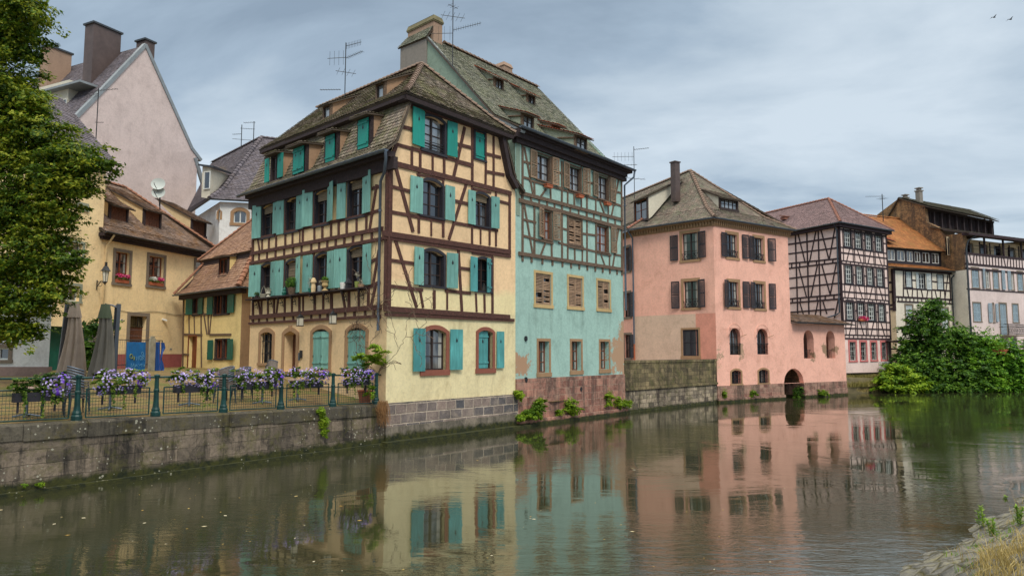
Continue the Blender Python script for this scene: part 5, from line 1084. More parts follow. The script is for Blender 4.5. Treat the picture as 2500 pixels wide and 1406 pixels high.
m=MB(); m.fbox(YF,-.2,9.7,ez-.35,ez-.2,-.1,.2); m.fbox(YF,-.3,9.8,ez-.2,ez-.02,-.1,.38); m.build('cornice',M['timber_dark'],H8)
m=MB(); rz=13.3
yr=Fac((yp(0,4.6,0).x,yp(0,4.6,0).y),YF.d); rz=yr.uv(*a2(900,175))[1]
prof8=[(-.5,ez),(.6,ez+.6),(4.6,rz)]
roof(m,[yp(-.3,-.5,ez),yp(-.3,.6,ez+.6),yp(-.3,4.6,rz)],[yp(10,-.5,ez),yp(9.5,.6,ez+.6),yp(6.3,4.6,rz)],.2,.17)
roof(m,[yp(10,-.5,ez),yp(6.3,4.6,rz)],[yp(10,9.5,ez),yp(6.3,4.6,rz)],.22,.2); roof(m,[yp(10,9.5,ez),yp(6.3,4.6,rz)],[yp(-.3,9.5,ez),yp(-.3,4.6,rz)],.4,.4)
caps(m,yp(-.3,4.6,rz+.02),yp(6.3,4.6,rz+.02),.12,.33); caps(m,yp(10,-.5,ez),yp(6.3,4.6,rz),.12,.33); m.build('roof',[M['t_yellow'],M['under'],M['t_orangecap']],H8)
gutter(H8,yp(-.4,-.58,ez),yp(10,-.58,ez),.08,mat='zincdark'); 
pipe(H8,[yp(.2,-.55,ez-.1),yp(.15,-.12,ez-.7),yp(.12,-.1,2.4)],.055,'cheekyellow')
for a,b in (((800,295),(905,425)),((1045,330),(1142,468)),((1385,400),(1466,520))):
    D,g_,r_,ai=dormer(H8,YF,a2(*a),a2(*b),prof8,'cheekyellow','t_yellow',slope=.5,over=.4,side=.14,frame='timber_dark',maxL=3.6); m=MB(); n=6; u0,u1=r_[:2]
    for i in range(n): m.fbox(g_,u0+(u1-u0)*i/n+.004,u0+(u1-u0)*(i+1)/n-.004,r_[2],r_[3],-.08,-.06+U(0,.008))
    m.build('boarding',M['sh_wood'],D)
# small half-timbered house
N0=at(588,800,38); NF=Fac((N0.x,N0.y),(-1870,1750)); NS=Fac((N0.x,N0.y),(1430,1750)); H9=thing('small_timbered_house',(N0.x,N0.y,2.2),'small yellow half-timbered house with dark green shutters and steep terracotta hip roof','house')
np3=lambda a,b,z:V(*(NF.p0+NF.d*a+NS.d*b),z)
S1=lambda f,a,b:f.rect(s1(*a),s1(*b))
dg=M['sh_dgreen']
for o,s in ((((190,785),(238,938)),[((153,785),(181,942)),((239,768),(272,935))]),(((370,768),(428,935)),[((322,770),(354,940))]),(((445,760),(489,928)),[((490,742),(543,925))]),(((375,1158),(428,1318)),[((322,1160),(355,1328))]),(((442,1156),(487,1315)),[((488,1152),(546,1330))])):
    window(H9,NF,S1(NF,*o),2,1,.18,'wframe_brown',surr=(.07,'timber_dark',.03,.1),pane='glass_dark',shut=[(S1(NF,*q),'plank',dg,dict(hole=False)) for q in s])
rd=S1(NF,(148,1130),(200,1385)); NF.op.append((rd[0],rd[1],2.3,rd[3],0,.25)); m=MB(); frame_band(m,NF,NF.op[-1],.09,-.01,.04,bottom=False); m.build('door_surround',M['wframe_brown'],H9)
m=MB(); m.fbox(NF,rd[0],rd[1],2.3,rd[3],-.25,-.2); d=m.build('door',M['wframe_brown'],H9); m=MB(); m.fbox(NF,rd[0]+.08,rd[0]+.11,3.1,3.25,-.2,-.16); m.build('handle',M['zinc'],d)
Wn=NF.uv(447,800)[0]
m=MB(); wall_mb(m,NF,[(0,1.5),(Wn,1.5),(Wn,6.95),(0,6.95)]); m.build('wall',M['p_yellow2'],H9)
m=MB(); m.poly([np3(0,0,1.5),np3(0,8,1.5),np3(0,8,6.95),np3(0,0,6.95)]); m.poly([np3(Wn,0,1.5),np3(Wn,8,1.5),np3(Wn,8,6.95),np3(Wn,0,6.95)]); m.build('side_wall',M['p_shadedside'],H9)
t=MB(); beams(t,NF,s1,[(104,775,96,1385,.12,.02),(145,770,150,1105,.11),(192,945,196,1105,.09),(252,935,256,1385,.11),(308,755,316,1105,.1),(104,938,320,940,.12),(104,1113,258,1118,.14),(330,1115,506,1113,.12),(275,930,302,1103,.09),(340,940,325,1105,.09),(255,760,262,935,.08),(350,755,355,930,.08),(105,765,560,700,.15,.03),(95,1280,140,1285,.1)])
t.build('timber_frame',M['timber_grey'],H9)
ez=7.15; m=MB(); ez=NF.uv(*s1(300,735))[1]-.1
# lower steep slope, broken by an eaves board, then the upper hip
z2=ez+2.15; zr=z2+4.0
roof(m,[np3(Wn+.35,-.45,ez),np3(Wn+.1,.1,ez+.45),np3(Wn-.6,1.1,z2)],[np3(-.45,-.45,ez),np3(-.1,.1,ez+.45),np3(.75,1.1,z2)],.2,.17)
roof(m,[np3(-.45,-.45,ez),np3(-.1,.1,ez+.45),np3(.75,1.1,z2)],[np3(-.45,9,ez),np3(-.1,9,ez+.45),np3(.75,9,z2)],.2,.17)
roof(m,[np3(Wn-.1,.75,z2-.02),np3(Wn-3.6,4.4,zr)],[np3(.4,.75,z2-.02),np3(2.6,4.4,zr)],.2,.17); roof(m,[np3(.4,.75,z2-.02),np3(2.6,4.4,zr)],[np3(.4,9.5,z2-.02),np3(2.6,4.5,zr)],.2,.17)
roof(m,[np3(Wn+.3,9,ez),np3(Wn-3.6,4.5,zr)],[np3(Wn+.3,-.4,ez),np3(Wn-3.6,4.4,zr)],.3,.3)
caps(m,np3(-.45,-.45,ez+.03),np3(.75,1.1,z2+.03),.14,.3); caps(m,np3(Wn-.1,.75,z2),np3(Wn-3.6,4.4,zr),.12,.33); caps(m,np3(Wn+.35,-.45,ez+.02),np3(Wn-.6,1.1,z2),.12,.33); caps(m,np3(.4,.75,z2),np3(2.6,4.4,zr),.14,.33)
m.build('roof',[M['t_small'],M['under'],M['t_orangecap']],H9)
m=MB(); m.fbox(NF.off(-.95),.6,Wn-.3,z2-.42,z2-.05,-.1,.1); m.fbox(NF,-.3,Wn+.2,ez-.3,ez-.05,-.1,.25); m.build('eaves_board',M['timber_dark'],H9)
gutter(H9,np3(Wn+.4,-.52,ez-.02),np3(-.5,-.52,ez-.02),.07); gutter(H9,np3(-.5,-.5,ez-.02),np3(-.5,3,ez-.02),.07)
pipe(H9,[np3(-.45,.9,ez-.1),np3(-.12,1.1,ez-.4),np3(-.1,1.1,3.4)],.06)
D,g_,r_,ai=dormer(H9,NF,s1(408,468),s1(468,605),[(-.45,ez),(.1,ez+.45),(1.1,z2)],'p_yellow2','t_small',slope=.1,over=.35,side=.08,frame='timber_dark',maxL=1.3); swin(D,g_,r_,2,1,'wframe_brown','glass_dark')
# tall yellow house by the tree
H10=thing('tall_yellow_house',(Y0.x,Y0.y-1,2.2),'tall yellow house partly hidden by the tree with grey-green framed windows','house')
T0=YF.p(-.02,0,0); TF=Fac((T0.x,T0.y),(459,1750))
for a,b in (((465,555),(585,690)),((455,865),(565,985)),((560,290),(615,330))): 
    window(H10,TF,A2(TF,a,b),2,1,.25,'wframe_white',surr=(.14,'cheekgreen',.04,.1))
zp=TF.uv(*uC1(800,485))[1]
m=MB(); wall_mb(m,TF,[(-3.3,zp),(0,zp),(0,13.5),(-3.3,13.5)]); m.build('wall',M['p_yellow'],H10)
m=MB(); 
for z in (zp-.02,): m.poly([TF.p(-3.3,2,-.6),TF.p(0,2,-.6),TF.p(0,zp,-.6),TF.p(-3.3,zp,-.6)]); m.poly([TF.p(-3.3,zp,0),TF.p(0,zp,0),TF.p(0,zp,-.6),TF.p(-3.3,zp,-.6)])
m.build('carriage_gate',M['sh_dgreen'],H10)
m=MB(); m.poly([TF.p(0,9.3,0),TF.p(0,9.3,-6),TF.p(0,13.5,-6),TF.p(0,13.5,0)]); m.poly([TF.p(-3.3,2,0),TF.p(-3.3,2,-6),TF.p(-3.3,13.5,-6),TF.p(-3.3,13.5,0)]); m.build('side_wall',M['p_yellow'],H10)
m=MB(); roof(m,[TF.p(-3.8,13.4,.5),TF.p(-3.8,17.5,-3.6)],[TF.p(.3,13.4,.5),TF.p(.3,17.5,-3.6)],.24,.2); roof(m,[TF.p(.3,13.4,-8),TF.p(.3,17.5,-3.6)],[TF.p(-3.8,13.4,-8),TF.p(-3.8,17.5,-3.6)],.4,.4); m.build('roof',[M['t_slate'],M['under'],M['t_slate']],H10)
# white plastered house at the left edge
L0_=at(120,870,27); LF=Fac((L0_.x,L0_.y),(-1,.04)); H11=thing('white_corner_house',(L0_.x,L0_.y,2),'white plastered ground floor with brown stone base at the left edge behind flower box','house')
rw=LF.rect(uC1(-200,825),uC1(130,1010)); window(H11,LF,rw,2,1,.15,'wframe_white',surr=(.15,'sandgrey',.03,.12))
zb=LF.uv(*uC1(500,1120))[1]
m=MB(); wall_mb(m,LF,[(0,zb),(8,zb),(8,6.2),(0,6.2)]); sdp=lambda z,k:V(L0_.x-.66*k,L0_.y+1.*k,z)
m.poly([sdp(1,0),sdp(1,6),sdp(6.2,6),sdp(6.2,0)]); m.build('wall',M['p_white'],H11)
m=MB(); m.fbox(LF,0,8,1.5,zb,-.2,.04); 
for z in (zb-.38,zb-.76): m.fbox(LF,-.01,8,z-.012,z+.012,.03,.045)
m.build('base',M['p_mauve'],H11); m=MB(); m.hexa([LF.p(-.1,6.2,.3),LF.p(8,6.2,.3),LF.p(8,6.2,-5),sdp(6.2,5.5),LF.p(-.1,6.4,.3),LF.p(8,6.4,.3),LF.p(8,6.4,-5),sdp(6.4,5.5)]); m.build('roof',M['timber_dark'],H11)
rs_=LF.rect(uC1(560,190),uC1(775,322)); m=MB(); m.fbox(LF,rs_[0],rs_[1]+.6,rs_[2],rs_[3],.01,.05)
m.k=1
for i in range(9):
    u=rs_[0]+.05+i*.09; h=U(.05,.12); m.fbox(LF,u,u+.05,(rs_[2]+rs_[3])/2-h,(rs_[2]+rs_[3])/2+h,.05,.056)
m.build('sign_panel',[M['blackpaint'],M['white']],H11)
# ================================================================== big pale gable house
for vp in (2122,): 
    GP=at(*a1(1040,320),54); GF=Fac((GP.x,GP.y),(vp-1250,1750))
H12=thing('mauve_gable_house',(GP.x,GP.y,2.2),'high blank mauve gable wall edged with grey sheet metal above the yellow house','house')
gz=lambda x,y:GF.uv(*a1(x,y))
ap=gz(1040,325); Rk=gz(1370,1060); Rb=gz(1435,1145); Rw=gz(1390,1140); Rw2=gz(1480,1400); Lk=gz(730,650); Lb=gz(505,880)
GF_d=-GF.n
gp=lambda u,v,z:V(*(GF.p0+GF.d*u-GF.n*v),z)
m=MB(); m.prism(GF,[(Lb[0],2),(Rw[0]+.3,2),(Rw[0]+.3,Rw[1]),Rb,Rk,ap,Lk,Lb],-.4,0); m.build('gable_wall',M['p_gable'],H12)
m=MB()
for A_,B_ in ((Lb,Lk),(Lk,ap),(ap,Rk),(Rk,Rb)): m.beam(GF,A_,B_,.26,-.3,.08)
m.beam(GF,gz(1395,1135),gz(1470,1380),.3,-.1,.1); m.build('verge_sheet',M['sheet'],H12)
m=MB(); 
roof(m,[gp(Lb[0],.3,Lb[1]),gp(Lk[0],.3,Lk[1]),gp(ap[0],.3,ap[1])][::1],[gp(Lb[0],14,Lb[1]),gp(Lk[0],14,Lk[1]),gp(ap[0],14,ap[1])],.26,.22)
roof(m,[gp(Rb[0],14,Rb[1]),gp(Rk[0],14,Rk[1]),gp(ap[0],14,ap[1])],[gp(Rb[0],.3,Rb[1]),gp(Rk[0],.3,Rk[1]),gp(ap[0],.3,ap[1])],.4,.4)
m.build('roof',[M['t_slate'],M['under'],M['t_slate']],H12)
def stack(H,c0,c1,ztop,zbot,Y,d,mat,cap=.12,nm='chimney'):
    """box whose front face spans two picture points"""
    f=Fac(at(*c0,Y)[:2],d); u1_,z1_=f.uv(*c1); u0_,z0_=f.uv(*c0); zt=f.uv(*ztop)[1]; zb_=f.uv(*zbot)[1]; m=MB()
    m.fbox(f,min(u0_,u1_),max(u0_,u1_),zb_,zt,-1.1,0); m.k=1; m.fbox(f,min(u0_,u1_)-cap,max(u0_,u1_)+cap,zt,zt+.14,-1.2,.1); return m.build(nm,[M[mat],M['zincdark']],H)
gd=(872,1750)
stack(H12,a1(662,400),a1(860,400),a1(662,160),a1(740,760),53.0,gd,'copper_brown'); stack(H12,a1(340,500),a1(508,500),a1(340,330),a1(340,760),55.5,gd,'chim_tan'); stack(H12,a1(1040,320),a1(1108,320),a1(1040,285),a1(1100,560),55.3,gd,'copper_brown')
# dormer block on its left slope
f=Fac(at(*a1(480,700),52.3)[:2],(-1750,872)); r=f.rect(a1(335,650),a1(500,790)); m=MB(); m.fbox(f,r[0]+.3,r[1]+1,r[2]-1.2,r[3]+.4,-1.1,0); 
dm=m.build('dormer',M['cheekwhite'],H12); r=f.rect(a1(385,735),a1(480,790)); swin(dm,f.off(.1),(r[0],r[1],r[2]-.2,r[3]),2,1,'wframe_white','glass',.05)
m=MB(); r=f.rect(a1(320,660),a1(625,600)); m.fbox(f,r[0]+.1,r[1]+1,r[2],r[2]+.16,-1.6,.5); m.build('dormer_roof',M['sheet'],dm) if False else m.build('dormer_roof',M['sheet'],dm)
# ================================================================== slate hipped house with white turret wall
SA=at(*a1(1870,985),54); H13=thing('slate_roofed_house',(SA.x,SA.y,2.2),'white house with purple-grey slate hip roof and white cheeked dormers behind the timbered houses','house')
E1_=at(*a2(1490,245),47); eA=V(E1_.x,E1_.y,E1_.z); ezz=eA.z
cS=at(512,485,47); ezz=cS.z
lA=cS+V(-5.5,7.5,0); rA=cS+V(9,2.5,0); apx=SA; rl=apx+V(-7,7.5,0); rr=apx+V(7,3,0)
m=MB(); kk=lambda c,q:c.lerp(q,.25)+V(0,0,-.45)
roof(m,[cS,kk(cS,apx),apx],[rA,kk(rA,rr),rr],.24,.2); roof(m,[lA,kk(lA,rl),rl],[cS,kk(cS,apx),apx],.24,.2); caps(m,cS,kk(cS,apx),.15,.35); caps(m,kk(cS,apx),apx,.15,.35); caps(m,apx,rr,.13,.35); caps(m,apx,rl,.13,.35)
m.build('roof',[M['t_slate'],M['under'],M['t_slate']],H13)
TS=Fac((cS.x+.5,cS.y+.5),(rA.x-cS.x,rA.y-cS.y)); TL_=Fac((cS.x+.5,cS.y+.5),(lA.x-cS.x,lA.y-cS.y))
r=TS.rect(s1(532,48),s1(636,158)); window(H13,TS,r,2,1,.2,'wframe_white',rise=.2,surr=(.22,'sand',.03,.2))
r=TS.rect(s1(352,48),s1(380,125)); window(H13,TS,(max(r[0],.15),r[1],r[2],r[3]),1,1,.2,'wframe_white',rise=.1,surr=(.13,'sand',.03,.15))
m=MB(); wall_mb(m,TS,[(0,2),(9,2),(9,ezz-.1),(0,ezz-.1)]); wall_mb(m,TL_,[(0,2),(8,2),(8,ezz-.1),(0,ezz-.1)]); m.build('wall',M['p_white'],H13)
gutter(H13,cS,rA,.09,mat='zincdark'); gutter(H13,cS,lA,.09,mat='zincdark')
m=MB(); n_=(apx-cS).cross(lA-cS).normalized(); 
P_=lambda x,y,Y:at(*a2(x,y),Y)
m.slab([P_(1440,180,48.2),P_(1500,245,48.0),P_(1650,60,50),P_(1640,88,50)],.0); 
m=MB(); D0=P_(1440,240,47.6); D1=P_(1500,250,47.3); D2=P_(1640,85,50.6); D3=P_(1440,110,48)
m.poly([D0,D1,V(D1.x,D1.y,D1.z+2.1),V(D0.x,D0.y,D0.z+2.2)]); m.poly([D1,D2,V(D1.x,D1.y,D1.z+2.1)])
dq=m.build('dormer',M['cheekwhite'],H13)
fq=Fac((D0.x,D0.y),(D1.x-D0.x,D1.y-D0.y)); Lq=(D1-D0).length; swin(dq,fq.off(.08),(.25,max(Lq*.8,.8),D0.z+.5,D0.z+1.7),1,1,'wframe_white','glass',.04)
m=MB(); tA=V(D0.x,D0.y,D0.z+2.2); tB=V(D1.x,D1.y,D1.z+2.12); bk_=V(D2.x,D2.y,D2.z+.1); m.slab([tA+V(-.2,-.2,.05),tB+V(.3,-.3,.05),bk_+V(.2,0,.1),bk_+V(-2.2,1.5,1)],.12); m.build('dormer_roof',M['zincdark'],dq)
# ================================================================== ground, river, banks
Aq=V(-11.87,16.98,0); Bq=V(B0.x,B0.y,0)
Aw=atz(0,1211,0); qd=(V(Bq.x,Bq.y,0)-Aw).normalized(); QF=Fac((Aw.x,Aw.y),qd); QL=(V(Bq.x,Bq.y,0)-Aw).length
qz=lambda u:1.62-(.2*u/QL)
def gh(x,y):
    v=Vector((x,y))-QF.p0; u=v.dot(QF.d); d=-v.dot(QF.n); return min(qz(max(-8,min(u,QL)))+max(0,d-.5)*.115,2.42)
m=MB(); nu,nv=30,24
rows=[]
for j in range(nv+1):
    d=.3+(j/nv)**1.3*34; row=[]
    for i in range(nu+1):
        u=-14+(QL+26)*i/nu; p_=QF.p(u,0,-d); row.append(V(p_.x,p_.y,gh(p_.x,p_.y)-.01))
    rows.append(row)
m.grid([[q for q in r] for r in rows])
def m_ground():
    n=NT('square_gravel'); P=n.obj(); k=n.ramp(n.noise(1.1,6,.7,P),[(.35,S(96,74,44)),(.5,S(122,102,60)),(.6,S(98,96,44)),(.75,S(82,94,36))]); k=n.mix(1.,k,n.ramp(n.noise(30,4,.8,P),[(.3,(.55,.55,.55,1)),(.7,(1.5,1.5,1.5,1))]),'MULTIPLY'); n.bump(n.noise(35,3,.7,P),.8,.03); return n.col(k,.95)
M['ground']=m_ground()
tag(m.build('square_ground',M['ground'],None,base=(Bq.x-6,Bq.y+4,1.8)),kind='structure')
# land behind the houses, out to the horizon
m=MB(); far_=[(-600,14),(QF.p(-14,0,-34).x,QF.p(-14,0,-34).y)]
m.poly([V(-900,18,1.0),V(-16,18,1.0),V(-10,30,1.0),V(2,34,1.0),V(10,47,1.0),V(24,57,1.0),V(34,66,1.0),V(70,84,1.0),V(900,420,1.0),V(900,1500,1.0),V(-900,1500,1.0)]); tag(m.build('ground',M['ground'],None,base=(0,60,1)),kind='structure')
def m_water():
    n=NT('river_water'); n.bs.inputs['Base Color'].default_value=S(48,50,33); n.bs.inputs['Roughness'].default_value=.03; n.bs.inputs['IOR'].default_value=1.9; n.bs.inputs['Specular IOR Level'].default_value=.6
    P=n.obj((1,1,1)); a=n.noise(1.0,3,.55,n.obj((1.2,3.6,1)),.7); b=n.noise(1.0,3,.6,n.obj((5,13,1)),.6); big=n.noise(.13,3,.6,n.obj((1,1.6,1)),1.2)
    gp_=n.n('NewGeometry'); dv=n.n('VectorMath',operation='DISTANCE'); n.L.new(gp_.outputs['Position'],dv.inputs[0]); dv.inputs[1].default_value=(4.5,9.5,0); big=n.math('ADD',big,n.math('MAXIMUM',n.math('MULTIPLY_ADD',dv.outputs['Value'],-.09,.6),0.))
    amt=n.ramp(big,[(.42,(.05,.05,.05,1)),(.66,(.8,.8,.8,1)),(1.0,(2.2,2.2,2.2,1))])
    h=n.math('ADD',n.math('MULTIPLY',a,1.),n.math('MULTIPLY',b,.35)); h=n.math('MULTIPLY',h,amt)
    n.bump(h,.105,.1); return n.mat
M['water']=m_water()
m=MB(); m.poly([V(-120,-40,0),V(200,-40,0),V(300,120,0),V(-120,60,0)]); tag(m.build('river',M['water'],None,base=(0,20,0)),kind='structure')
m=MB(); m.poly([V(-120,-40,-1),V(200,-40,-1),V(300,120,-1),V(-120,60,-1)]); 
# quay wall
H=thing('quay_wall',(Aw.x,Aw.y,0),'long weathered quay wall of dark stone blocks below the green railing','wall')
m=MB(); n=16
QE=QF.uv(0,0)
m.fbox(QF,-14,QL-.02,-.8,1.2,-.7,.0); 
pts=[]
for i in range(24):
    a=-14+(QL+13.98)*i/24; b=-14+(QL+13.98)*(i+1)/24; za,zb=qz(max(a,-8)),qz(max(b,-8))
    m.hexa([QF.p(a,1.2,0),QF.p(b,1.2,0),QF.p(b,1.2,-.7),QF.p(a,1.2,-.7),QF.p(a,za-.36,0),QF.p(b,zb-.36,0),QF.p(b,zb-.36,-.7),QF.p(a,za-.36,-.7)]) if za-.36>1.2 else None
m.build('wall',M['q_stone'],H)
m=MB(); u=-14.
while u<QL-.1:
    b=min(u+U(.9,1.7),QL-.03); za,zb=qz(max(u,-8)),qz(max(b,-8)); j=U(-.012,.012); e=.005; f0=.03+U(-.015,.02); low=min(za,zb)-.4
    m.hexa([QF.p(u+e,low+.02,f0),QF.p(b-e,low+.02,f0),QF.p(b-e,low+.02,-.7),QF.p(u+e,low+.02,-.7),QF.p(u+e,za-.05,f0),QF.p(b-e,zb-.05,f0),QF.p(b-e,zb+j,-.7),QF.p(u+e,za+j,-.7)])
    m.hexa([QF.p(u+e,za-.05,f0),QF.p(b-e,zb-.05,f0),QF.p(b-e,zb-.06,-.7),QF.p(u+e,za-.06,-.7),QF.p(u+e,za+j,f0-.06),QF.p(b-e,zb+j,f0-.06),QF.p(b-e,zb+j-.002,-.7),QF.p(u+e,za+j-.002,-.7)])
    u=b
m.build('coping',M['coping'],H)
m=MB(); m.fbox(QF,-14,QL,-.8,.06,.0,.16); m.build('ledge',M['q_stone'],H)
# near bank, sloping stone pitching with dry grass
bd=(atz(2200,1404,0),atz(2498,1216,0)); bdir=(bd[1]-bd[0]).normalized(); BF=Fac((bd[0].x,bd[0].y),(bdir.x,bdir.y)); bn=Vector((bdir.y,-bdir.x))
from mathutils import noise as _ns
def bst(u,v): a=_ns.voronoi(V(u*2.1,v*3.4,0))[0]; return min(.5,(a[1]-a[0])*1.6)*.07
def bz(u,v): return -.03+.42*v+.05*math.sin(u*1.7+v)+.03*math.sin(u*5+v*3) if v<6 else 2.3
def bp_(u,v,dz=0): q=BF.p0+BF.d*u+bn*v; return V(q.x,q.y,min(bz(u,v),1.75)+dz)
m=MB(); m.grid([[bp_(u_,-.9+v,U(-.004,.004)+(bst(u_,v) if v<7 else 0)) for u_ in [-14,-8,-4]+[-2+.07*i for i in range(200)]+[13,16,22,35,66]] for v in [k*.07 for k in range(80)]+[9,20,60]])
def m_bank():
    n=NT('bank_stone'); P=n.obj(); vo=n.n('TexVoronoi'); vo.feature='DISTANCE_TO_EDGE'; vo.inputs['Scale'].default_value=1.; n.L.new(n.obj((2.2,3.6,2)),vo.inputs[0])
    k=n.ramp(n.noise(2.5,6,.75,P),[(.3,S(70,70,66)),(.5,S(108,106,98)),(.62,S(124,120,96)),(.75,S(104,96,54))]); k=n.mix(1.,k,n.ramp(n.noise(22,4,.8,P),[(.3,(.6,.6,.6,1)),(.7,(1.3,1.3,1.3,1))]),'MULTIPLY')
    e=n.ramp(vo.outputs['Distance'],[(.0,BLK),(.07,WHT)]); k=n.mix(e,mul(S(90,84,40),.7),k); n.bump(n.math('ADD',n.math('MULTIPLY',n.math('MINIMUM',vo.outputs['Distance'],.12),9.),n.noise(8,5,.7,P)),.9,.05); return n.col(k,.9)
M['bank']=m_bank(); tag(m.build('near_bank',M['bank'],None,base=(8,9,.5)),kind='structure')
M['straw']=m_leaf('straw',S(132,116,66),S(172,152,92),S(196,178,122),.3); M['grassgreen']=m_leaf('grassgreen',S(84,118,30),S(116,156,40),S(140,170,60),.35)
def blades(m,p,n,h,spread,lean=.5,wd=.006):
    for _ in range(n):
        a=U(0,6.28); r=spread*RR()**.5; b=p+V(math.cos(a)*r,math.sin(a)*r,-.03); L=h*U(.5,1.2); la=U(0,6.28); ll=L*lean*U(.2,1); dx,dy=math.cos(la)*ll,math.sin(la)*ll; s=V(-math.sin(a),math.cos(a),0)*wd
        mid=b+V(dx*.35,dy*.35,L*.62); top=b+V(dx,dy,L*.92)
        m.poly([b-s,b+s,mid+s*.8,mid-s*.8]); m.poly([mid-s*.8,mid+s*.8,top])
m=MB()
for _ in range(5200):
    u=U(-1.5,11); v=.35+3.8*RR()**.8; dens=1 if v>1.5+.35*math.sin(u*1.3)+.2*math.sin(u*4) else .04
    if RR()>dens: continue
    p=bp_(u,v)
    blades(m,p,int(U(5,12)),U(.12,.36),.12,.8,.005)
tag(m.build('dry_grass',M['straw'],None,base=tuple(bp_(3,2))),'dry straw grass on the near stone bank','grass',kind='stuff')
m=MB(); rs=[(2,1)]
for _ in range(420):
    u=U(-1,11); v=.4+3.8*RR(); blades(m,bp_(u,v),10,U(.05,.16),.08,.6,.005)
tag(m.build('green_grass',M['grassgreen'],None,base=tuple(bp_(3,2))),'low green tufts between the stones of the near bank','grass',kind='stuff')
def onbank(px,py):
    best=None
    for k in range(200):
        z=-.2+k*.012; p=atz(px,py,z); v=(Vector((p.x,p.y))-BF.p0); u_=v.dot(BF.d); vv=v.dot(bn); d=abs(bz(u_,vv)-z)
        if best is None or d<best[0]: best=(d,p)
    return best[1]
for k,(x,y,h,lb) in enumerate(((2395,1290,.42,'bushy bright green weed standing on the bank nearest the water edge'),(2425,1310,.34,'bright green weed with a thin tall spike beside the dry grass'),(2490,1285,.36,'green weed at the right edge of the bank'),(2452,1228,.2,'small dark green weed at the far top of the bank'))):
    p=onbank(x,y); o=thing('bank_weed',p,lb,'weed','weeds on the near bank'); m=MB()
    for i in range(3 if h>.3 else 1):
        q=p+V(U(-.05,.05),U(-.05,.05),0)*h*3; top=q+V(U(-.05,.05),U(-.05,.05),h*U(.75,1)); m.tube([q-V(0,0,.05),top],.006,4)
        for j in range(46): 
            t_=U(.1,1); c=q.lerp(top,t_); a=U(0,6.28); L=U(.05,.1)*(1.25-t_*.6); d=V(math.cos(a),math.sin(a),U(.0,.8))*L; s=V(-math.sin(a),math.cos(a),0)*.016; m.poly([c,c+d*.5+s,c+d,c+d*.5-s])
    m.build('foliage',M['grassgreen'],o)
for x,y,lb in ((2362,1352,'lower of two tiny yellow flowers on the bank'),(2318,1378,'tiny yellow flower closest to the water on the bank')):
    pass
# floating leaves
M['floatleaf']=m_leaf('floatleaf',S(170,120,40),S(200,170,90),S(220,210,180),.1)
m=MB()
for _ in range(110):
    if RR()<.55: px,py=U(0,760),U(1130,1330)
    else: px,py=U(760,2100),U(1090,1400)
    p=atz(px,py,.006); v=Vector((p.x,p.y))-QF.p0
    if v.dot(QF.n)<.2 and p.x<B0.x: continue
    if (Vector((p.x,p.y))-FR.p0).dot(FR.n)<.6: continue
    s=U(.012,.03) if RR()<.8 else U(.04,.06); a=U(0,3.14); e=V(math.cos(a),math.sin(a),0); g_=V(-math.sin(a),math.cos(a),0); m.poly([p-e*s,p+g_*s*.5,p+e*s,p-g_*s*.5])
tag(m.build('floating_leaves',M['floatleaf'],None,base=(0,14,0)),'scattered fallen leaves and specks floating on the river','leaves',kind='stuff')
# ================================================================== railing with flower boxes
RL=QF.off(-.28); G=thing('quay_railing',RL.p(0,qz(0),0),'green iron quay railing with fluted posts and wire mesh panels','railing')
pu=[RL.uv(x,1000)[0] for x in (188,380,545,685,812,918)]; du=pu[1]-pu[0]; pu=[pu[0]-2*2.6,pu[0]-2.6]+pu
for u in pu:
    z0=qz(u); c=RL.p(u,z0,0); m=MB(); m.lathe(c,[(.13,0),(.13,.1),(.105,.14),(.11,.18),(.085,.24),(.072,.36),(.064,.66),(.075,.68),(.075,.72),(.06,.74),(.054,1.04),(.075,1.06),(.08,1.12),(.0,1.15)],10); m.build('post',M['greenpaint'],G)
m=MB()
for a,b in zip(pu,pu[1:]):
    za,zb=qz(a),qz(b)
    m.tube([RL.p(a,za+1.06,0),RL.p(b,zb+1.06,0)],.028,8); m.tube([RL.p(a,za+.66,0),RL.p(b,zb+.66,0)],.018,6)
m.tube([RL.p(pu[-1],qz(QL)+1.06,0),RL.p(QL,qz(QL)+1.06,0)],.028,8)
m.build('handrail',M['greenpaint'],G)
for a,b in zip(pu,pu[1:]+[]):
    za,zb=qz(a),qz(b); a2_,b2_=a+.2,b-.2; m=MB(); zz0=za+.06; zz1=zb+.06; h=.72
    P_=lambda u,t:RL.p(u,za+(zb-za)*(u-a)/(b-a)+.06+h*t,.02)
    for q in ((P_(a2_,0),P_(b2_,0)),(P_(a2_,1),P_(b2_,1)),(P_(a2_,0),P_(a2_,1)),(P_(b2_,0),P_(b2_,1))): m.tube(q,.02,6)
    n=int((b2_-a2_)/.075)
    for i in range(1,n): u=a2_+(b2_-a2_)*i/n; m.tube([P_(u,0),P_(u,1)],.005,4,False)
    for i in range(1,9): m.tube([P_(a2_,i/9),P_(b2_,i/9)],.005,4,False)
    m.build('mesh_panel',M['greendark'],G)
def flowers(m,clumps,n,s):
    for c,r in clumps:
        for _ in range(int(n/len(clumps))):
            d=V(U(-1,1),U(-1,1),U(-1,1)); d.normalize(); 
            if d.dot(V(RL.n.x,RL.n.y,.3))<-.35: continue
            p=Vector(c)+V(d.x*r[0],d.y*r[1],d.z*r[2])*U(.95,1.12); nn=(d+V(U(-.4,.4),U(-.4,.4),U(-.2,.5))).normalized(); a=nn.cross(V(.3,.2,1)).normalized(); b=nn.cross(a); k=s*U(.75,1.2)
            m.poly([p+(a*math.cos(t)+b*math.sin(t))*k*(1 if i%2 else .8) for i,t in enumerate([math.pi*j/4 for j in range(8)])]); kk=m.k; 
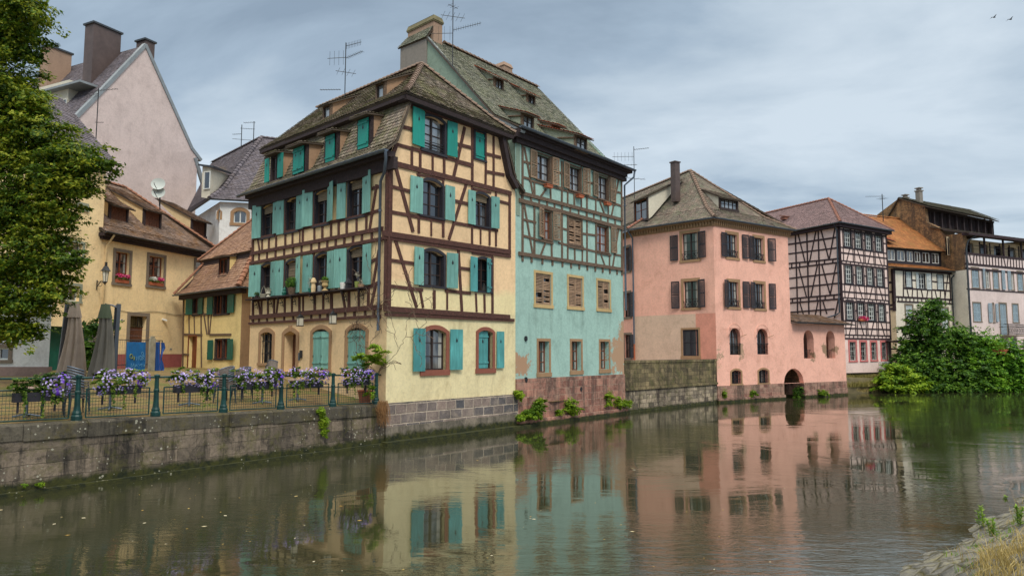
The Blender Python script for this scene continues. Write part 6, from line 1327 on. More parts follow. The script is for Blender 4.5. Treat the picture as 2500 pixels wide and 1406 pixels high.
for i,(x0,x1,y,lb,white) in enumerate(((20,160,945,'leafy flower box at the left end with mostly green trailing leaves and violet blooms',.35),(230,352,930,'lilac petunia box hanging on the railing in front of the folded parasols',1),(418,524,928,'lilac petunia box with grey-green sprigs in front of the small timbered house',1),(577,680,922,'lilac petunia box just right of the stacked wicker chairs',1),(705,792,920,'densest lilac petunia box, below the closed pale shutters',1),(836,905,917,'smaller lilac petunia box nearest the house corner beside leafy shrub',.8))):
    a=RL.off(.12).uv(x0,y); b=RL.off(.12).uv(x1,y); f=RL.off(.12); c=f.p((a[0]+b[0])/2,(a[1]+b[1])/2,0); zz=c.z; L=abs(b[0]-a[0])
    o=thing('flower_box',V(c.x,c.y,zz-.3),lb,'flower box','petunia boxes on the quay railing'); m=MB()
    m.fbox(f,a[0]+.12,b[0]-.12,zz-.34,zz-.12,-.12,.1); m.fbox(f,a[0]+.2,a[0]+.24,zz-.6,zz-.34,-.02,.02); m.fbox(f,b[0]-.24,b[0]-.2,zz-.6,zz-.34,-.02,.02); m.build('planter',M['blackpaint'],o)
    nc=5; cl=[]
    for k in range(nc):
        u=a[0]+(b[0]-a[0])*(k+.5)/nc; cl.append((f.p(u,zz+.07+U(-.05,.05),U(-.02,.08)),(L/nc*U(.6,.85),.24,.27+U(-.07,.07))))
    m=MB(); leaves(m,cl,4600,.038,sub=(.1,90)); 
    for k in range(6):
        u=U(a[0]+.1,b[0]-.1); q=f.p(u,zz-.1,.15)
        for j in range(26): leaves(m,[(q+V(U(-.03,.03),0,-j*.02*U(.6,1)*(1.4 if k<2 else .7)),(.03,.03,.03))],2.2,.045)
    m.build('leaves',M['leaf_box'],o)['kind']='stuff'
    m=MB(); m.k=0; 
    lo=[(c_-V(0,0,.05)+V(RL.n.x,RL.n.y,0)*.05,(r_[0]*1.02,r_[1]*1.05,r_[2])) for c_,r_ in cl]
    if i==0: lo=lo[3:]
    flowers(m,lo,int(400*(.45 if i==0 else 1)),.027); m.build('blooms',M['petal'],o)['kind']='stuff'
    m=MB(); flowers(m,[lo[-1 if i!=3 else -1]],40,.035); m.build('dark_blooms',M['petal_dark'],o)['kind']='stuff'
# ================================================================== things on the square
def onground(px,py):
    best=None
    for k in range(400):
        z=1.2+k*.004; p=atz(px,py,z); d=abs(gh(p.x,p.y)-z)
        if best is None or d<best[0]: best=(d,p)
    return best[1]
# folded cantilever parasols
def parasol(px,ytop,ybot,Y,mat,capmat,mastpx,lb,side):
    top=at(px,ytop,Y); g0=gh(top.x,top.y); o=thing('folded_parasol',V(top.x,top.y,g0),lb,'parasol','folded cantilever parasols')
    zb=at(px,ybot,Y).z; m=MB(); N=40; H_=top.z-zb
    rows=[]
    for t in (0,.03,.2,.21,.35,.5,.65,.8,.92,1.0):
        R0=.15+.34*t**1.1; row=[]
        for j in range(N):
            a=2*math.pi*j/N; fold=(.80+.22*math.cos(a*8+t*1.2)+.06*math.cos(a*3)); 
            hem=(0.14*math.sin(a*2+1) if t==1 else 0)*1.3; sw=.06*math.sin(t*3)
            row.append(V(top.x+R0*fold*math.cos(a)+sw,top.y+R0*fold*math.sin(a),top.z-H_*t-hem))
        rows.append(row)
    m.grid(rows,True); m.poly(rows[0]); m.build('canopy',M[mat],o,smooth=True)
    m=MB(); rows=[]
    for t in (0,.5,1): rows.append([V(top.x+(.14+.1*t)*(1+.06*math.cos(a*8))*math.cos(a),top.y+(.14+.1*t)*(1+.06*math.cos(a*8))*math.sin(a),top.z+.02-H_*.2*t) for a in [2*math.pi*j/N for j in range(N)]])
    m.grid(rows,True); m.poly(rows[0]); m.build('cap',M[capmat],o,smooth=True)
    m=MB(); m.tube([V(top.x,top.y,g0+.1),V(top.x,top.y,top.z+.05)],.03,8); m.build('pole',M['mast'],o)
    (x0,y0),(x1,y1)=mastpx; A=at(x0,y0,Y+.15); B_=at(x1,y1,Y+.15); B_=Vector((B_.x,B_.y,gh(B_.x,B_.y))); m=MB(); m.tube([B_,A],.09,4); m.build('mast',M['mast'],o)
    m=MB(); q=A.lerp(B_,.06); m.tube([q,V(top.x,top.y,top.z-.02)*.5+q*.5+V(0,0,.06),V(top.x,top.y,top.z)],.035,6); e=q+V(.1*side,0,0); m.tube([A+V(.12*side,0,-.05),A.lerp(B_,.35)+V(.12*side,0,0)],.03,6); m.build('arm',M['mast'],o)
    m=MB(); m.box(V(B_.x,B_.y,g0+.05),(.8,.8,.1),.4); m.build('base',M['zincdark'],o)
    return o
parasol(183,742,915,26.5,'canvas','canvas',((164,742),(143,915)),'folded parasol with beige canvas cover, left of the pair',1)
parasol(258,744,918,26.5,'canvas_grey','canvas_green',((290,742),(278,900)),'folded parasol in dark grey canvas with a green cap, right of the pair',-1)
# wicker chairs
def chair(loc,rz,lb):
    o=thing('wicker_chair',V(0,0,0),lb,'chair','stacked wicker terrace chairs'); m=MB()
    m.box(V(0,0,.44),(.46,.44,.035)); m.build('seat',M['wicker'],o)
    m=MB(); rows=[]
    for z,k in ((.46,1),(.62,1.02),(.84,1.08)): rows.append([V(.25*k*math.cos(a),.24*k*math.sin(a)+.0,z-(.16 if z>.8 else 0)*(1-math.sin(a))*.6) for a in [math.pi*j/12 for j in range(-1,14)]])
    m.grid(rows); m.grid([[q*.96+V(0,0,q.z*.04) for q in r] for r in rows]); m.build('backrest',M['wicker'],o)
    m=MB(); m.tube(rows[-1],.018,6); m.build('rim',M['zinc'],o)
    for sx in (-1,1):
        for sy in (-1,1): m=MB(); m.tube([V(.2*sx,.19*sy,.43),V(.25*sx,.24*sy,0)],.014,5); m.build('leg',M['zincdark'],o)
    o.location=loc; o.rotation_euler=(0,0,rz); return o
first=None
spots=[]
def stackc(px,py,n,rz,where,dz=.085):
    global first
    p=onground(px,py) if py>880 else at(px,py,28)
    for i in range(n):
        lb='wicker chair, %s in the stack %s'%(['lowest','second from the bottom','third from the bottom','fourth from the bottom','fifth from the bottom','sixth from the bottom','seventh from the bottom','topmost'][i if i<n-1 else 7],where)
        loc=V(p.x,p.y,gh(p.x,p.y)+i*dz)
        if first is None: first=chair(loc,rz,lb)
        else: dup(first,loc,rz+U(-.04,.04),lb)
stackc(186,1010,7,2.4,'under the beige parasol',.07)
stackc(548,985,6,-.6,'before the small green-shuttered house',.07); stackc(590,978,5,-.5,'left of the tilted chairs',.07)
stackc(128,1018,4,.6,'under the leafy left flower box')
P_=at(668,905,27.5)
for i,lb in enumerate(('lowest of the three tilted wicker chairs leaning on the pile','middle of the three tilted wicker chairs leaning on the pile','uppermost tilted wicker chair with its rounded back raised to the right')):
    c=dup(first,V(P_.x-.1+i*.06,P_.y,P_.z-.75+i*.17),0,lb); c.rotation_euler=(.15,.5,2.2); c['group']='tilted wicker chairs'
m=MB()
def table(px,py,lb,tilt=0):
    p=onground(px,py); o=thing('bistro_table',p,lb,'table','pedestal bistro tables'); m=MB(); m.lathe(p+V(0,0,.72),[(.0,-.015),(.34,-.015),(.35,.0),(.34,.02),(0,.02)],24); m.build('tabletop',M['greyplant'] if tilt else M['p_mauve'],o)
    m=MB(); m.tube([p+V(0,0,.04),p+V(0,0,.71)],.035,8); m.build('pedestal',M['zinc'],o)
    for k in range(4): a=k*1.57+.4; m=MB(); m.tube([p+V(0,0,.08),p+V(.3*math.cos(a),.3*math.sin(a),.02)],.022,5); m.build('foot',M['zinc'],o)
for px,py,lb in ((64,1018,'bistro table with dark stone top under the leftmost flower box'),(268,1000,'bistro table behind the petunia box below the parasols'),(462,990,'bistro table left of the tall chair stacks'),(640,985,'bistro table among the chairs behind the fourth flower box'),(726,978,'bistro table behind the densest petunia box')): table(px,py,lb)
# building-site fence with blue tarpaulin
gA=at(286,880,33); FFd=(at(398,880,35.5)-gA); FF=Fac((gA.x,gA.y),(FFd.x,FFd.y)); 
H=thing('site_fence',(gA.x,gA.y,2.3),'wire site fence with graffitied blue tarpaulin and a torn hanging edge','fence')
z1=FF.uv(*u2(400,665))[1]; zA=2.2; Lf=FF.uv(*u2(935,700))[0]
m=MB()
for z in (z1,z1-1.15,zA+.15): m.tube([FF.p(0,z,0),FF.p(Lf,z,0)],.022,6)
for u in (0,Lf*.92,Lf): m.tube([FF.p(u,zA,0),FF.p(u,z1,0)],.022,6)
m.build('frame',M['zincdark'],H)
m=MB()
for i in range(int(Lf/.12)): m.tube([FF.p(i*.12,zA+.15,0),FF.p(i*.12,z1,0)],.004,3,False)
for i in range(8): m.tube([FF.p(0,zA+.2+i*.28,0),FF.p(Lf,zA+.2+i*.28,0)],.004,3,False)
m.build('wire_mesh',M['zinc'],H)
M['tarp']=m_plain('tarp',S(22,104,170),.6,.25,2,0,.5,6); M['tarpdark']=m_plain('tarpdark',S(18,74,150),.6,.2,2,0,.5,6); M['chalk']=m_plain('chalk',S(120,180,205),.8,.15); M['mustard']=m_plain('mustard',S(130,140,70),.8,.3)
def ub(x): return FF.uv(*u2(x,900))[0]
def uz(x,y): return FF.uv(*u2(x,y))
m=MB()
for (xa,xb,k) in ((275,620,0),(750,880,1)):
    m.k=k; N=14; ua,ub_=ub(xa),ub(xb); zt=uz(xa,700)[1]
    m.grid([[FF.p(ua+(ub_-ua)*i/N,zA+(zt-zA)*j/8,.04+.015*math.sin(i*1.3+j*.7)) for i in range(N+1)] for j in range(9)])
m.k=1; ua=ub(880); rows=[]
for j in range(10): z=z1-.1-j*.26; w_=.18+.1*math.sin(j*1.7); rows.append([FF.p(ua+.02+w_*i/4,z,.06+.03*math.sin(i*2+j)) for i in range(5)])
m.grid(rows); tp=m.build('tarpaulin',[M['tarp'],M['tarpdark']],H)
def scrawl(lst,mat,r=.008):
    m=MB()
    for ln in lst: m.tube([FF.p(*uz(x,y),.075) for x,y in ln],r,4)
    m.build('graffiti',M[mat],tp)
circ=lambda cx,cy,rx,ry,n=9:[(cx+rx*math.cos(2*math.pi*i/n),cy+ry*math.sin(2*math.pi*i/n)) for i in range(n+1)]
scrawl([[(445,1030),(450,960),(480,1030),(490,950)],circ(555,908,18,28),circ(525,985,20,42),[(560,1030),(548,970),(590,945)],[(590,960),(570,1000),(600,1030)],[(345,1170),(350,1085),(375,1150),(400,1085),(405,1165)],[(425,1100),(430,1150),(455,1105),(470,1150)],[(480,1095),(505,1120),(540,1090),(545,1150)],[(560,1100),(580,1150),(600,1095)]],'chalk')
scrawl([circ(350,960,26,40),[(380,950),(400,1030),(415,960)]],'mustard',.02)
m=MB(); ua,ub_=ub(655),ub(752); zt=uz(700,600)[1]
m.fbox(FF,ua,ub_,zA,zt-.1,.1,.2); m.fbox(FF,ua+.06,ub_-.06,zt-.1,zt,.11,.19); m.box(FF.p((ua+ub_)/2,zA+.05,.15),(.6,.6,.1),.3); H=m.build('concrete_post',M['greyplant'],None,base=FF.p((ua+ub_)/2,zA,.15)); tag(H,'pale concrete slab post with rounded top standing before the blue tarpaulin','post')
# street lantern on the yellow house
lc=at(*a2(755,800),36.2); wl_=YF.uv(*a2(690,880)); H=thing('wall_lantern',(lc.x,lc.y,lc.z-.5),'black iron street lantern on a scrolled bracket on the yellow house','street lamp')
m=MB(); m.lathe(lc,[(.1,-.3),(.16,.22),(.17,.24)],6); m.build('glass',M['cheekwhite'],H)
m=MB(); m.lathe(lc,[(.12,-.33),(.11,-.3),(.03,-.42),(0,-.46)][::-1],6); m.lathe(lc,[(.26,.24),(.22,.28),(.1,.48),(.05,.52),(.09,.56),(.05,.6),(.08,.68),(0,.7)],6)
for k in range(6): a=k*math.pi/3; m.tube([lc+V(.1*math.cos(a),.1*math.sin(a),-.3),lc+V(.165*math.cos(a),.165*math.sin(a),.24)],.012,4)
m.build('lantern_frame',M['iron'],H)
wp_=YF.p(wl_[0],wl_[1],.03); m=MB(); m.tube([wp_+V(0,0,-.15),wp_+V(0,0,.35)],.03,5); m.tube([wp_,wp_.lerp(lc,.5)+V(0,0,.02),lc+V(0,0,-.45)],.022,5); m.tube([wp_+V(0,0,.25),wp_.lerp(lc,.7)+V(0,0,-.1),lc+V(0,0,-.42)],.018,5); m.tube([wp_.lerp(lc,.4)+V(.1*math.cos(a),0,-.1+.1*math.sin(a)) for a in [k*.7 for k in range(10)]],.014,5); m.build('bracket',M['iron'],H)
# hanging lanterns at the corner house
for x,y,lb in ((478,1355,'left of two glass lanterns hanging below the beam, above the doorway'),(745,1335,'right of two glass lanterns hanging below the beam, above the closed shutters')):
    c=FL.off(.35).uv(*c2(x,y)); c=FL.off(.35).p(c[0],c[1],0); H=thing('hanging_lantern',c,lb,'lantern','glass lanterns on the corner house'); m=MB(); m.box(c,(.2,.2,.32),.7); m.build('glass',M['cheekwhite'],H)
    m=MB(); m.box(c+V(0,0,.18),(.25,.25,.04),.7); m.box(c+V(0,0,-.18),(.24,.24,.03),.7); m.lathe(c,[(.12,.2),(.02,.32),(0,.33)],4)
    for sx in (-1,1):
        for sy in (-1,1): v=Matrix.Rotation(.7,3,'Z')@V(.1*sx,.1*sy,0); m.tube([c+v+V(0,0,-.17),c+v+V(0,0,.17)],.01,4)
    q=c-V(FL.n.x,FL.n.y,0)*.3; m.tube([c+V(0,0,.32),c+V(0,0,.42),q+V(0,0,.42)+V(-.15,.0,0)],.012,4); m.tube([q+V(.25,0,.2),q+V(.25,0,-.35)],.025,4); m.build('lantern_frame',M['iron'],H)
# pots on the shelf
SZ=SHZ; sf=FL.off(.2)
def shelfp(x): return sf.p(sf.uv(*c2(x,1180-.105*(x-85)))[0],SZ,0)
def pot(x,prof,mat,lb,cat='pot',plant=None,pm='leaf_box',nm='plant_pot',n=10):
    c=shelfp(x); H=thing(nm,c,lb,cat); m=MB(); m.lathe(c,prof,n); m.build('pot',M[mat],H)
    if plant: m=MB(); leaves(m,[(c+V(0,0,plant[0]),(plant[1],plant[1],plant[2]))],plant[3],.035,shell=.3 if plant[1]<.15 else .8); m.build('plant',M[pm],H)
    return H
urn=[(.1,0),(.11,.03),(.04,.07),(.04,.1),(.1,.16),(.1,.26),(.13,.29),(.13,.31),(0,.31)]
pot(122,[(.07,0),(.09,.12),(0,.12)],'timber_dark','small dark pot of green leaves at the far left end of the shelf',plant=(.2,.12,.1,160))
H=pot(176,[(.14,0),(.17,.15),(.155,.16),(0,.14)],'greyplant','low wicker basket with a tall arched handle on the window shelf','basket',nm='basket'); c=shelfp(176); m=MB(); m.tube([c+V(-.14,0,.13),c+V(-.06,0,.4),c+V(.02,0,.55),c+V(.07,0,.4),c+V(.13,0,.13)],.014,5); m.build('handle',M['greyplant'],H)
pot(216,urn,'cheekwhite','small stone urn with grey succulents beside the arched basket','urn',plant=(.36,.12,.06,120),pm='greyplant',nm='stone_urn')
pot(348,[(.09,0),(.11,.12),(.06,.2),(.08,.24),(0,.4)],'sh_dgreen','dark green metal lantern left of the clipped ball plant','lantern',nm='table_lantern')
pot(408,[(.13,0),(.19,.3),(.17,.31),(0,.28)],'timber_grey','grey wicker basket holding a clipped round green ball plant','basket',plant=(.5,.26,.24,900),pm='leaf_bush',nm='ball_plant_basket')
pot(560,[(.07,0),(.09,.18),(0,.18)],'sh_dgreen','narrow green pot with feathery grey grass','pot',plant=(.5,.12,.3,120),pm='greyplant')
H=pot(585,[(.09,0),(.1,.2),(.08,.34),(.13,.42),(.1,.52),(.05,.6),(0,.6)],'cheekyellow','straw-haired rag doll figure sitting on the shelf edge','doll',nm='straw_doll')
pot(640,[(.1,0),(.11,.2),(.1,.24),(0,.24)],'sheet','small glass jar holder between the doll and the yellow urn','jar',nm='jar',plant=(.35,.08,.15,60),pm='greyplant')
pot(680,[(.13,0),(.14,.03),(.05,.1),(.05,.14),(.13,.22),(.12,.36),(.17,.4),(.17,.42),(0,.4)],'sandyellow','pale yellow pedestal urn with clipped greenery on the shelf','urn',plant=(.5,.13,.1,260),pm='leaf_bush',nm='yellow_urn')
pot(830,[(.11,0),(.14,.25),(.13,.26),(0,.24)],'white','white enamel bucket near the right end of the shelf','bucket',nm='bucket')
H=pot(870,[(.12,0),(.12,.2),(.17,.21),(.02,.42),(0,.43)],'blackpaint','dark little bird house with pitched roof on the shelf','bird house',nm='bird_house',n=4)
pot(942,[(.08,0),(.1,.24),(0,.24)],'mustard','mustard yellow vase with a pale round flower head','vase',plant=(.5,.1,.12,80),pm='greyplant',nm='vase')
pot(975,[(.1,0),(.13,.12),(0,.12)],'tan','low tan bowl with twigs at the right end of the shelf','bowl',plant=(.25,.1,.14,50),pm='greyplant',nm='bowl')
# geraniums on the yellow house sills
for k,(r,lb) in enumerate(zip(wv,('red and pink geranium box on the left sill of the yellow house','white and red geranium box on the right sill of the yellow house'))):
    c=YF.p((r[0]+r[1])/2,r[2]+.1,-.02); H=thing('geranium_box',c,lb,'flower box'); m=MB(); m.fbox(YF,r[0]+.05,r[1]-.05,r[2]+.0,r[2]+.18,-.12,.1); m.build('planter',M['terracotta'],H)
    m=MB(); leaves(m,[(YF.p(r[0]+(r[1]-r[0])*t,r[2]+.28,.03),(.18,.14,.14)) for t in (.2,.5,.8)],260,.06); m.build('leaves',M['leaf_box'],H)
    for nm_,t,mt in (('blooms',.25,'petal_red' if k==0 else 'petal_white'),('blooms',.75,'petal_red')):
        m=MB(); leaves(m,[(YF.p(r[0]+(r[1]-r[0])*t,r[2]+.38,.08),(.22,.12,.11))],150,.07,shell=.7); m.build(nm_,M[mt],H)
# tiny geraniums on the pink timbered house
r=Q(SR,(775,905),(825,1040)); c=SR.p((r[0]+r[1])/2,r[2]-.05,.15); H=thing('window_geranium',c,'pink geranium box under a white casement of the pale pink timbered house','flower box'); m=MB(); m.fbox(SR,r[0]-.1,r[1]+.1,r[2]-.12,r[2]+.05,.05,.25); m.build('planter',M['terracotta'],H); m=MB(); leaves(m,[(c+V(0,0,.12),(.55,.2,.2))],220,.09,shell=.5); m.build('blooms',M['petal_red'],H)
for k,(x,y,lb) in enumerate(((388,556,'left of three small terracotta boxes on the turquoise house'),(682,650,'middle of three small terracotta boxes on the turquoise house'),(940,720,'right of three small terracotta boxes on the turquoise house'))):
    u,z=FT.uv(*t2(x,y)); H=MB(); H.fbox(FT,u-.22,u+.22,z-.07,z+.07,.06,.26); H.fbox(FT,u-.25,u+.25,z+.05,z+.085,.04,.28); tag(H.build('terracotta_box',M['terracotta'],None,base=FT.p(u,z-.07,.1)),lb,'planter','terracotta boxes on the turquoise house')
# satellite dishes
for x,y,s_,lb in ((1133,150,.42,'upper white satellite dish in front of the mauve gable'),(1135,210,.4,'lower white satellite dish half hidden by the tiled ridge')):
    c=at(*a2(x,y),44); H=thing('satellite_dish',c,lb,'satellite dish','white satellite dishes'); m=MB(); Mx=Matrix.Rotation(math.radians(70),3,'X')@Matrix.Identity(3); rows=[]
    for k in range(6): rr_=s_*k/5; rows.append([c+Matrix.Rotation(.25,3,'Z')@(Mx@V(rr_*math.cos(a),rr_*math.sin(a),.25*(k/5)**2*s_)) for a in [2*math.pi*j/18 for j in range(18)]])
    m.grid(rows,True); m.build('reflector',M['dish'],H,smooth=True); m=MB(); m.tube([c+V(0,0,-s_),c+V(.0,-.5,-.1),c+V(0,-.55,0)],.02,5); m.tube([c+V(0,.2,0),c+V(0,.25,-1.3)],.035,6); m.build('bracket',M['iron'],H)
# aerials
def aerial(px,pyb,pyt,Y,elems,lb,r=.022):
    b=at(px,pyb,Y); t_=at(px,pyt,Y); H=thing('roof_aerial',b,lb,'aerial','television aerials'); m=MB(); m.tube([b+V(0,0,-.4),V(b.x,b.y,t_.z)],r,6); m.build('mast',M['iron'],H)
    for (fy,ang,L0,L1,n,el) in elems:
        z=b.z+(t_.z-b.z)*fy; d=V(math.cos(ang),math.sin(ang)*1,0); c=V(b.x,b.y,z); m=MB(); m.tube([c+d*L0,c+d*L1],.014,4); s=V(-d.y,d.x,0)
        for i in range(n):
            q=c+d*(L0+(L1-L0)*(i+.5)/n); e=s*el*.5 if el>0 else V(0,0,-el*.5)
            m.tube([q-e,q+e],.008,3)
        m.build('antenna',M['iron'],H)
aerial(842,225,105,33,[(.93,-.5,0,.95,10,-.3),(.68,-.7,.05,1.3,10,.25),(.7,3.0,.0,.9,4,-.7),(.4,.4,-.45,.5,4,.9),(.05,3.1,.2,1.2,8,.2)],'tall aerial on the mossy roof of the cream corner house')
aerial(1105,140,-5,33.5,[(.68,.3,-.6,.6,5,.9),(.45,-.5,.0,1.6,12,-.2),(.4,3.1,0,1.1,4,-.7),(.85,.8,-.3,.3,3,.4)],'tall aerial on the grey roof of the turquoise house beside its chimney')
aerial(1549,470,358,46,[(.93,-.4,0,1.0,7,.3),(.78,3.1,0,1.4,6,-.6),(.6,3.1,-.2,1.0,5,.4),(.3,.3,-.8,.8,4,.6)],'aerial rising between the turquoise house and the pink house')
aerial(2156,530,474,64,[(.9,3.1,-.2,1.5,8,.3),(.8,.5,-.4,.4,4,.8)],'aerial above the plum tiled roof near the rubble gable',.04)
aerial(589,350,305,50,[(.8,.2,-.1,.9,6,.3),(.5,3.0,0,.7,5,.3),(.2,.3,-.6,.8,3,.3)],'shorter aerial on the slate roof',.03)
aerial(619,338,297,50,[(.95,3.0,-.1,.8,5,.35)],'slim aerial with one boom right of the shorter one on the slate roof',.03)
aerial(234,345,215,41,[(.95,-.2,-.2,1.3,8,.3),(.9,2.6,0,1.0,8,-.4),(.35,0,-.1,.4,3,.2)],'thin aerial in front of the mauve gable beside the tree',.03)
# air conditioner, pergola
u,z=SR.uv(*r4(950,600)); H=thing('air_conditioner',SR.p(u,z-.4,.2),'white air conditioning unit on the wall of the pale pink timbered house','air conditioner'); m=MB(); a=SR.rect(r4(865,515),r4(1050,690)); m.fbox(SR,a[0],a[1],a[2],a[3],.02,.5); m.build('case',M['white'],H); m=MB()
for i in range(9): zz_=a[2]+(a[3]-a[2])*(i+.5)/9; m.fbox(SR,a[0]+.05,a[0]+(a[1]-a[0])*.35,zz_-.02,zz_+.02,.5,.515)
m.fbox(SR,a[0]+(a[1]-a[0])*.5,a[1]-.1,a[2]+.1,a[3]-.1,.5,.51); m.build('grille',M['zincdark'],H)
p=at(2188,835,63.5); H=thing('pergola',V(p.x,p.y,1.8),'dark timber lean-to shelter between pink timbered house and white house','shelter'); m=MB(); m.box(V(p.x+.3,p.y,p.z+.05),(3.4,2.4,.12),.3); m.build('roof',M['timber_dark'],H)
for dx in (-1.0,1.5): m=MB(); m.box(V(p.x+dx,p.y-.8,(p.z+1.6)/2),(.14,.14,p.z-1.6)); m.build('post',M['timber_dark'],H)
m=MB(); m.tube([V(p.x+1.5,p.y-.8,p.z-.9),V(p.x+.8,p.y-.8,p.z)],.06,4); m.tube([V(p.x-1,p.y-.8,p.z-.6),V(p.x+1.5,p.y-.8,p.z-.6)],.06,4); m.build('brace',M['timber_dark'],H)
# intercom panel and camera
m=MB(); r=fixL((893,545),(908,610),a4); m.fbox(FL,r[0],r[1],r[2],r[3],0,.06); m.k=1; m.fbox(FL,r[1]+.02,r[1]+.14,r[2]-.1,r[3]-.1,0,.03); tag(m.build('intercom_panel',[M['iron'],M['zinc']],None,base=FL.p(r[0],r[2],0)),'black intercom and grey letter plate beside the arched doorway','intercom')
m=MB(); c=YF.p(*YF.uv(*u2(950,300)),.1); m.box(c,(.28,.12,.1),.6,.0,.3); m.tube([c,c+V(.05,.15,-.05)],.02,5); tag(m.build('security_camera',M['white'],None,base=c),'small white security camera on the yellow wall right of the door','camera')
m=MB(); a_=YF.uv(*a2(860,1050)); b_=YF.uv(*a2(1310,1075)); m.tube([YF.p(a_[0]+(b_[0]-a_[0])*t,a_[1]+(b_[1]-a_[1])*t-.06*math.sin(t*9),.03) for t in [k/12 for k in range(13)]],.012,4); tag(m.build('cable',M['iron'],None,base=YF.p(*a_,0)),'thin black cable running along the yellow wall above the door','cable')
for x,y,lb in ((200,305,'small grey house number plate left of the door on the yellow wall'),(1085,828,'small grey plate low on the yellow wall right of the blue tarpaulin')):
    m=MB(); q=YF.uv(*u2(x,y)); m.fbox(YF,q[0]-.09,q[0]+.09,q[1]-.06,q[1]+.06,0,.02); m.k=1
    for dx in (-.05,.01): m.fbox(YF,q[0]+dx,q[0]+dx+.035,q[1]-.035,q[1]+.035,.02,.024)
    tag(m.build('number_plate',[M['cheekwhite'],M['zincdark']],None,base=YF.p(*q,0)),lb,'plate')
# birds
for x,y,lb in ((2427,43,'left of two small dark birds high in the sky'),(2467,48,'right of two small dark birds high in the sky')):
    c=at(x,y,70); m=MB(); m.blob(c,(.16,.07,.06),6); 
    for s in (-1,1): m.slab([c+V(-.06,0,.02),c+V(.08,0,.02),c+V(.03,s*.3,.14),c+V(-.03,s*.3,.14)],.01); m.slab([c+V(-.03,s*.3,.14),c+V(.03,s*.3,.14),c+V(-.1,s*.55,.06)],.01)
    m.slab([c+V(-.14,.03,0),c+V(-.28,.06,0),c+V(-.28,-.06,0),c+V(-.14,-.03,0)],.01); tag(m.build('bird',M['blackpaint'],None,base=c),lb,'bird','birds in the sky')
# ================================================================== vegetation
def tree(name,lb,cat,base,clumps,n,size,mat,trunkr=.3,limbs=True,group=None,shell=.55,cen=None):
    H=thing(name,base,lb,cat,group); b=Vector(base); top=max(c[0].z for c in clumps); m=MB(); cc=sum((c[0] for c in clumps),V(0,0,0))/len(clumps)
    if cen is not None: cc=cen
    m.tube([b+V(0,0,-.3),b.lerp(V(cc.x,cc.y,b.z),.3)+V(0,0,(cc.z-b.z)*.4),V(cc.x,cc.y,cc.z)],trunkr,8,True,trunkr*.5); m.build('trunk',M['bark'],H)
    m=MB()
    for c,r in clumps: q=V(cc.x,cc.y,b.z+(c.z-b.z)*.5); m.tube([q,q.lerp(c,.5)+V(0,0,.3),c],trunkr*.3,5,True,trunkr*.08)
    m.build('branches',M['bark'],H)
    m=MB(); leaves(m,clumps,n,size,shell=shell,sub=(.34,26) if name=='lime_tree' else (.42,16)); leaves(m,[(c,(r[0]*.85,r[1]*.85,r[2]*.85)) for c,r in clumps],n*.4,size,shell=.2); m.build('crown',M[mat],H); return H
def TC(px,py,Y,rx,ry,rz_): return (at(px,py,Y),(rx,ry,rz_))
tb=at(-300,1010,22.5)
cl=[TC(-60,40,22.5,2.0,1.8,1.4),TC(60,30,22,1.0,1.1,.8),TC(40,110,22.3,.95,1.1,.6),TC(-60,190,22.3,1.9,1.8,1.1),TC(20,240,22,1.1,1.1,.7),TC(80,260,22,.75,.8,.45),TC(100,330,22,1.0,1.0,.7),TC(-40,360,22.5,2.2,1.9,1.2),TC(180,385,21.8,.95,.9,.6),TC(245,402,21.8,.45,.5,.28),TC(120,440,22,1.3,1.1,.8),TC(190,455,21.9,.7,.7,.5),TC(20,520,22.3,1.9,1.6,1.1),TC(130,520,21.9,.95,.9,.55),TC(90,600,22,1.1,1.0,.7),TC(165,640,21.8,.65,.6,.32),TC(-20,660,22.4,1.7,1.5,.9),TC(110,680,21.9,.85,.8,.5),TC(50,740,22,1.1,1.0,.6),TC(120,720,21.8,.6,.6,.35),TC(-30,800,22.2,1.1,1,.5),TC(50,815,21.9,.75,.7,.38)]
tree('lime_tree','large leafy green tree filling the left edge above the square','tree',V(tb.x,tb.y,1.7),cl,105000,.078,'leaf_tree',.32,shell=.3,cen=at(-260,420,22.5))
# sapling behind the parasols
b_=at(222,905,31); tree('sapling','young thin green tree between the two folded parasols','small tree',V(b_.x,b_.y,2.3),[TC(222,800,31,.5,.5,.5),TC(215,850,31,.55,.5,.6),TC(262,800,31,.4,.4,.4),TC(228,880,31,.5,.5,.5)],1500,.11,'leaf_bush',.04)
# potted shrub at the corner
b_=onground(905,972); b_=RL.p(pu[-1]-.15,qz(QL)+.0,-.45)
H=thing('corner_shrub',b_,'tall bright green potted shrub at the house corner behind the last railing post','shrub'); m=MB(); m.lathe(b_,[(.18,0),(.26,.45),(.28,.45),(.28,.5),(0,.48)],14); m.build('pot',M['terracotta'],H)
m=MB(); leaves(m,[TC(905,888,26,.4,.4,.35),TC(880,868,26,.32,.3,.25),TC(925,870,26,.35,.3,.35),TC(915,845,26,.22,.2,.25),TC(900,915,26,.4,.35,.3),TC(910,950,25.8,.3,.3,.35)],3600,.06,sub=(.16,22)); m.build('foliage',M['leaf_bright'],H)
m=MB(); 
for k in range(5): m.tube([b_+V(0,0,.4),b_+V(U(-.3,.4),U(-.2,.2),1.2),b_+V(U(-.5,.7),U(-.2,.2),1.9)],.012,4)
m.build('stems',M['bark'],H)
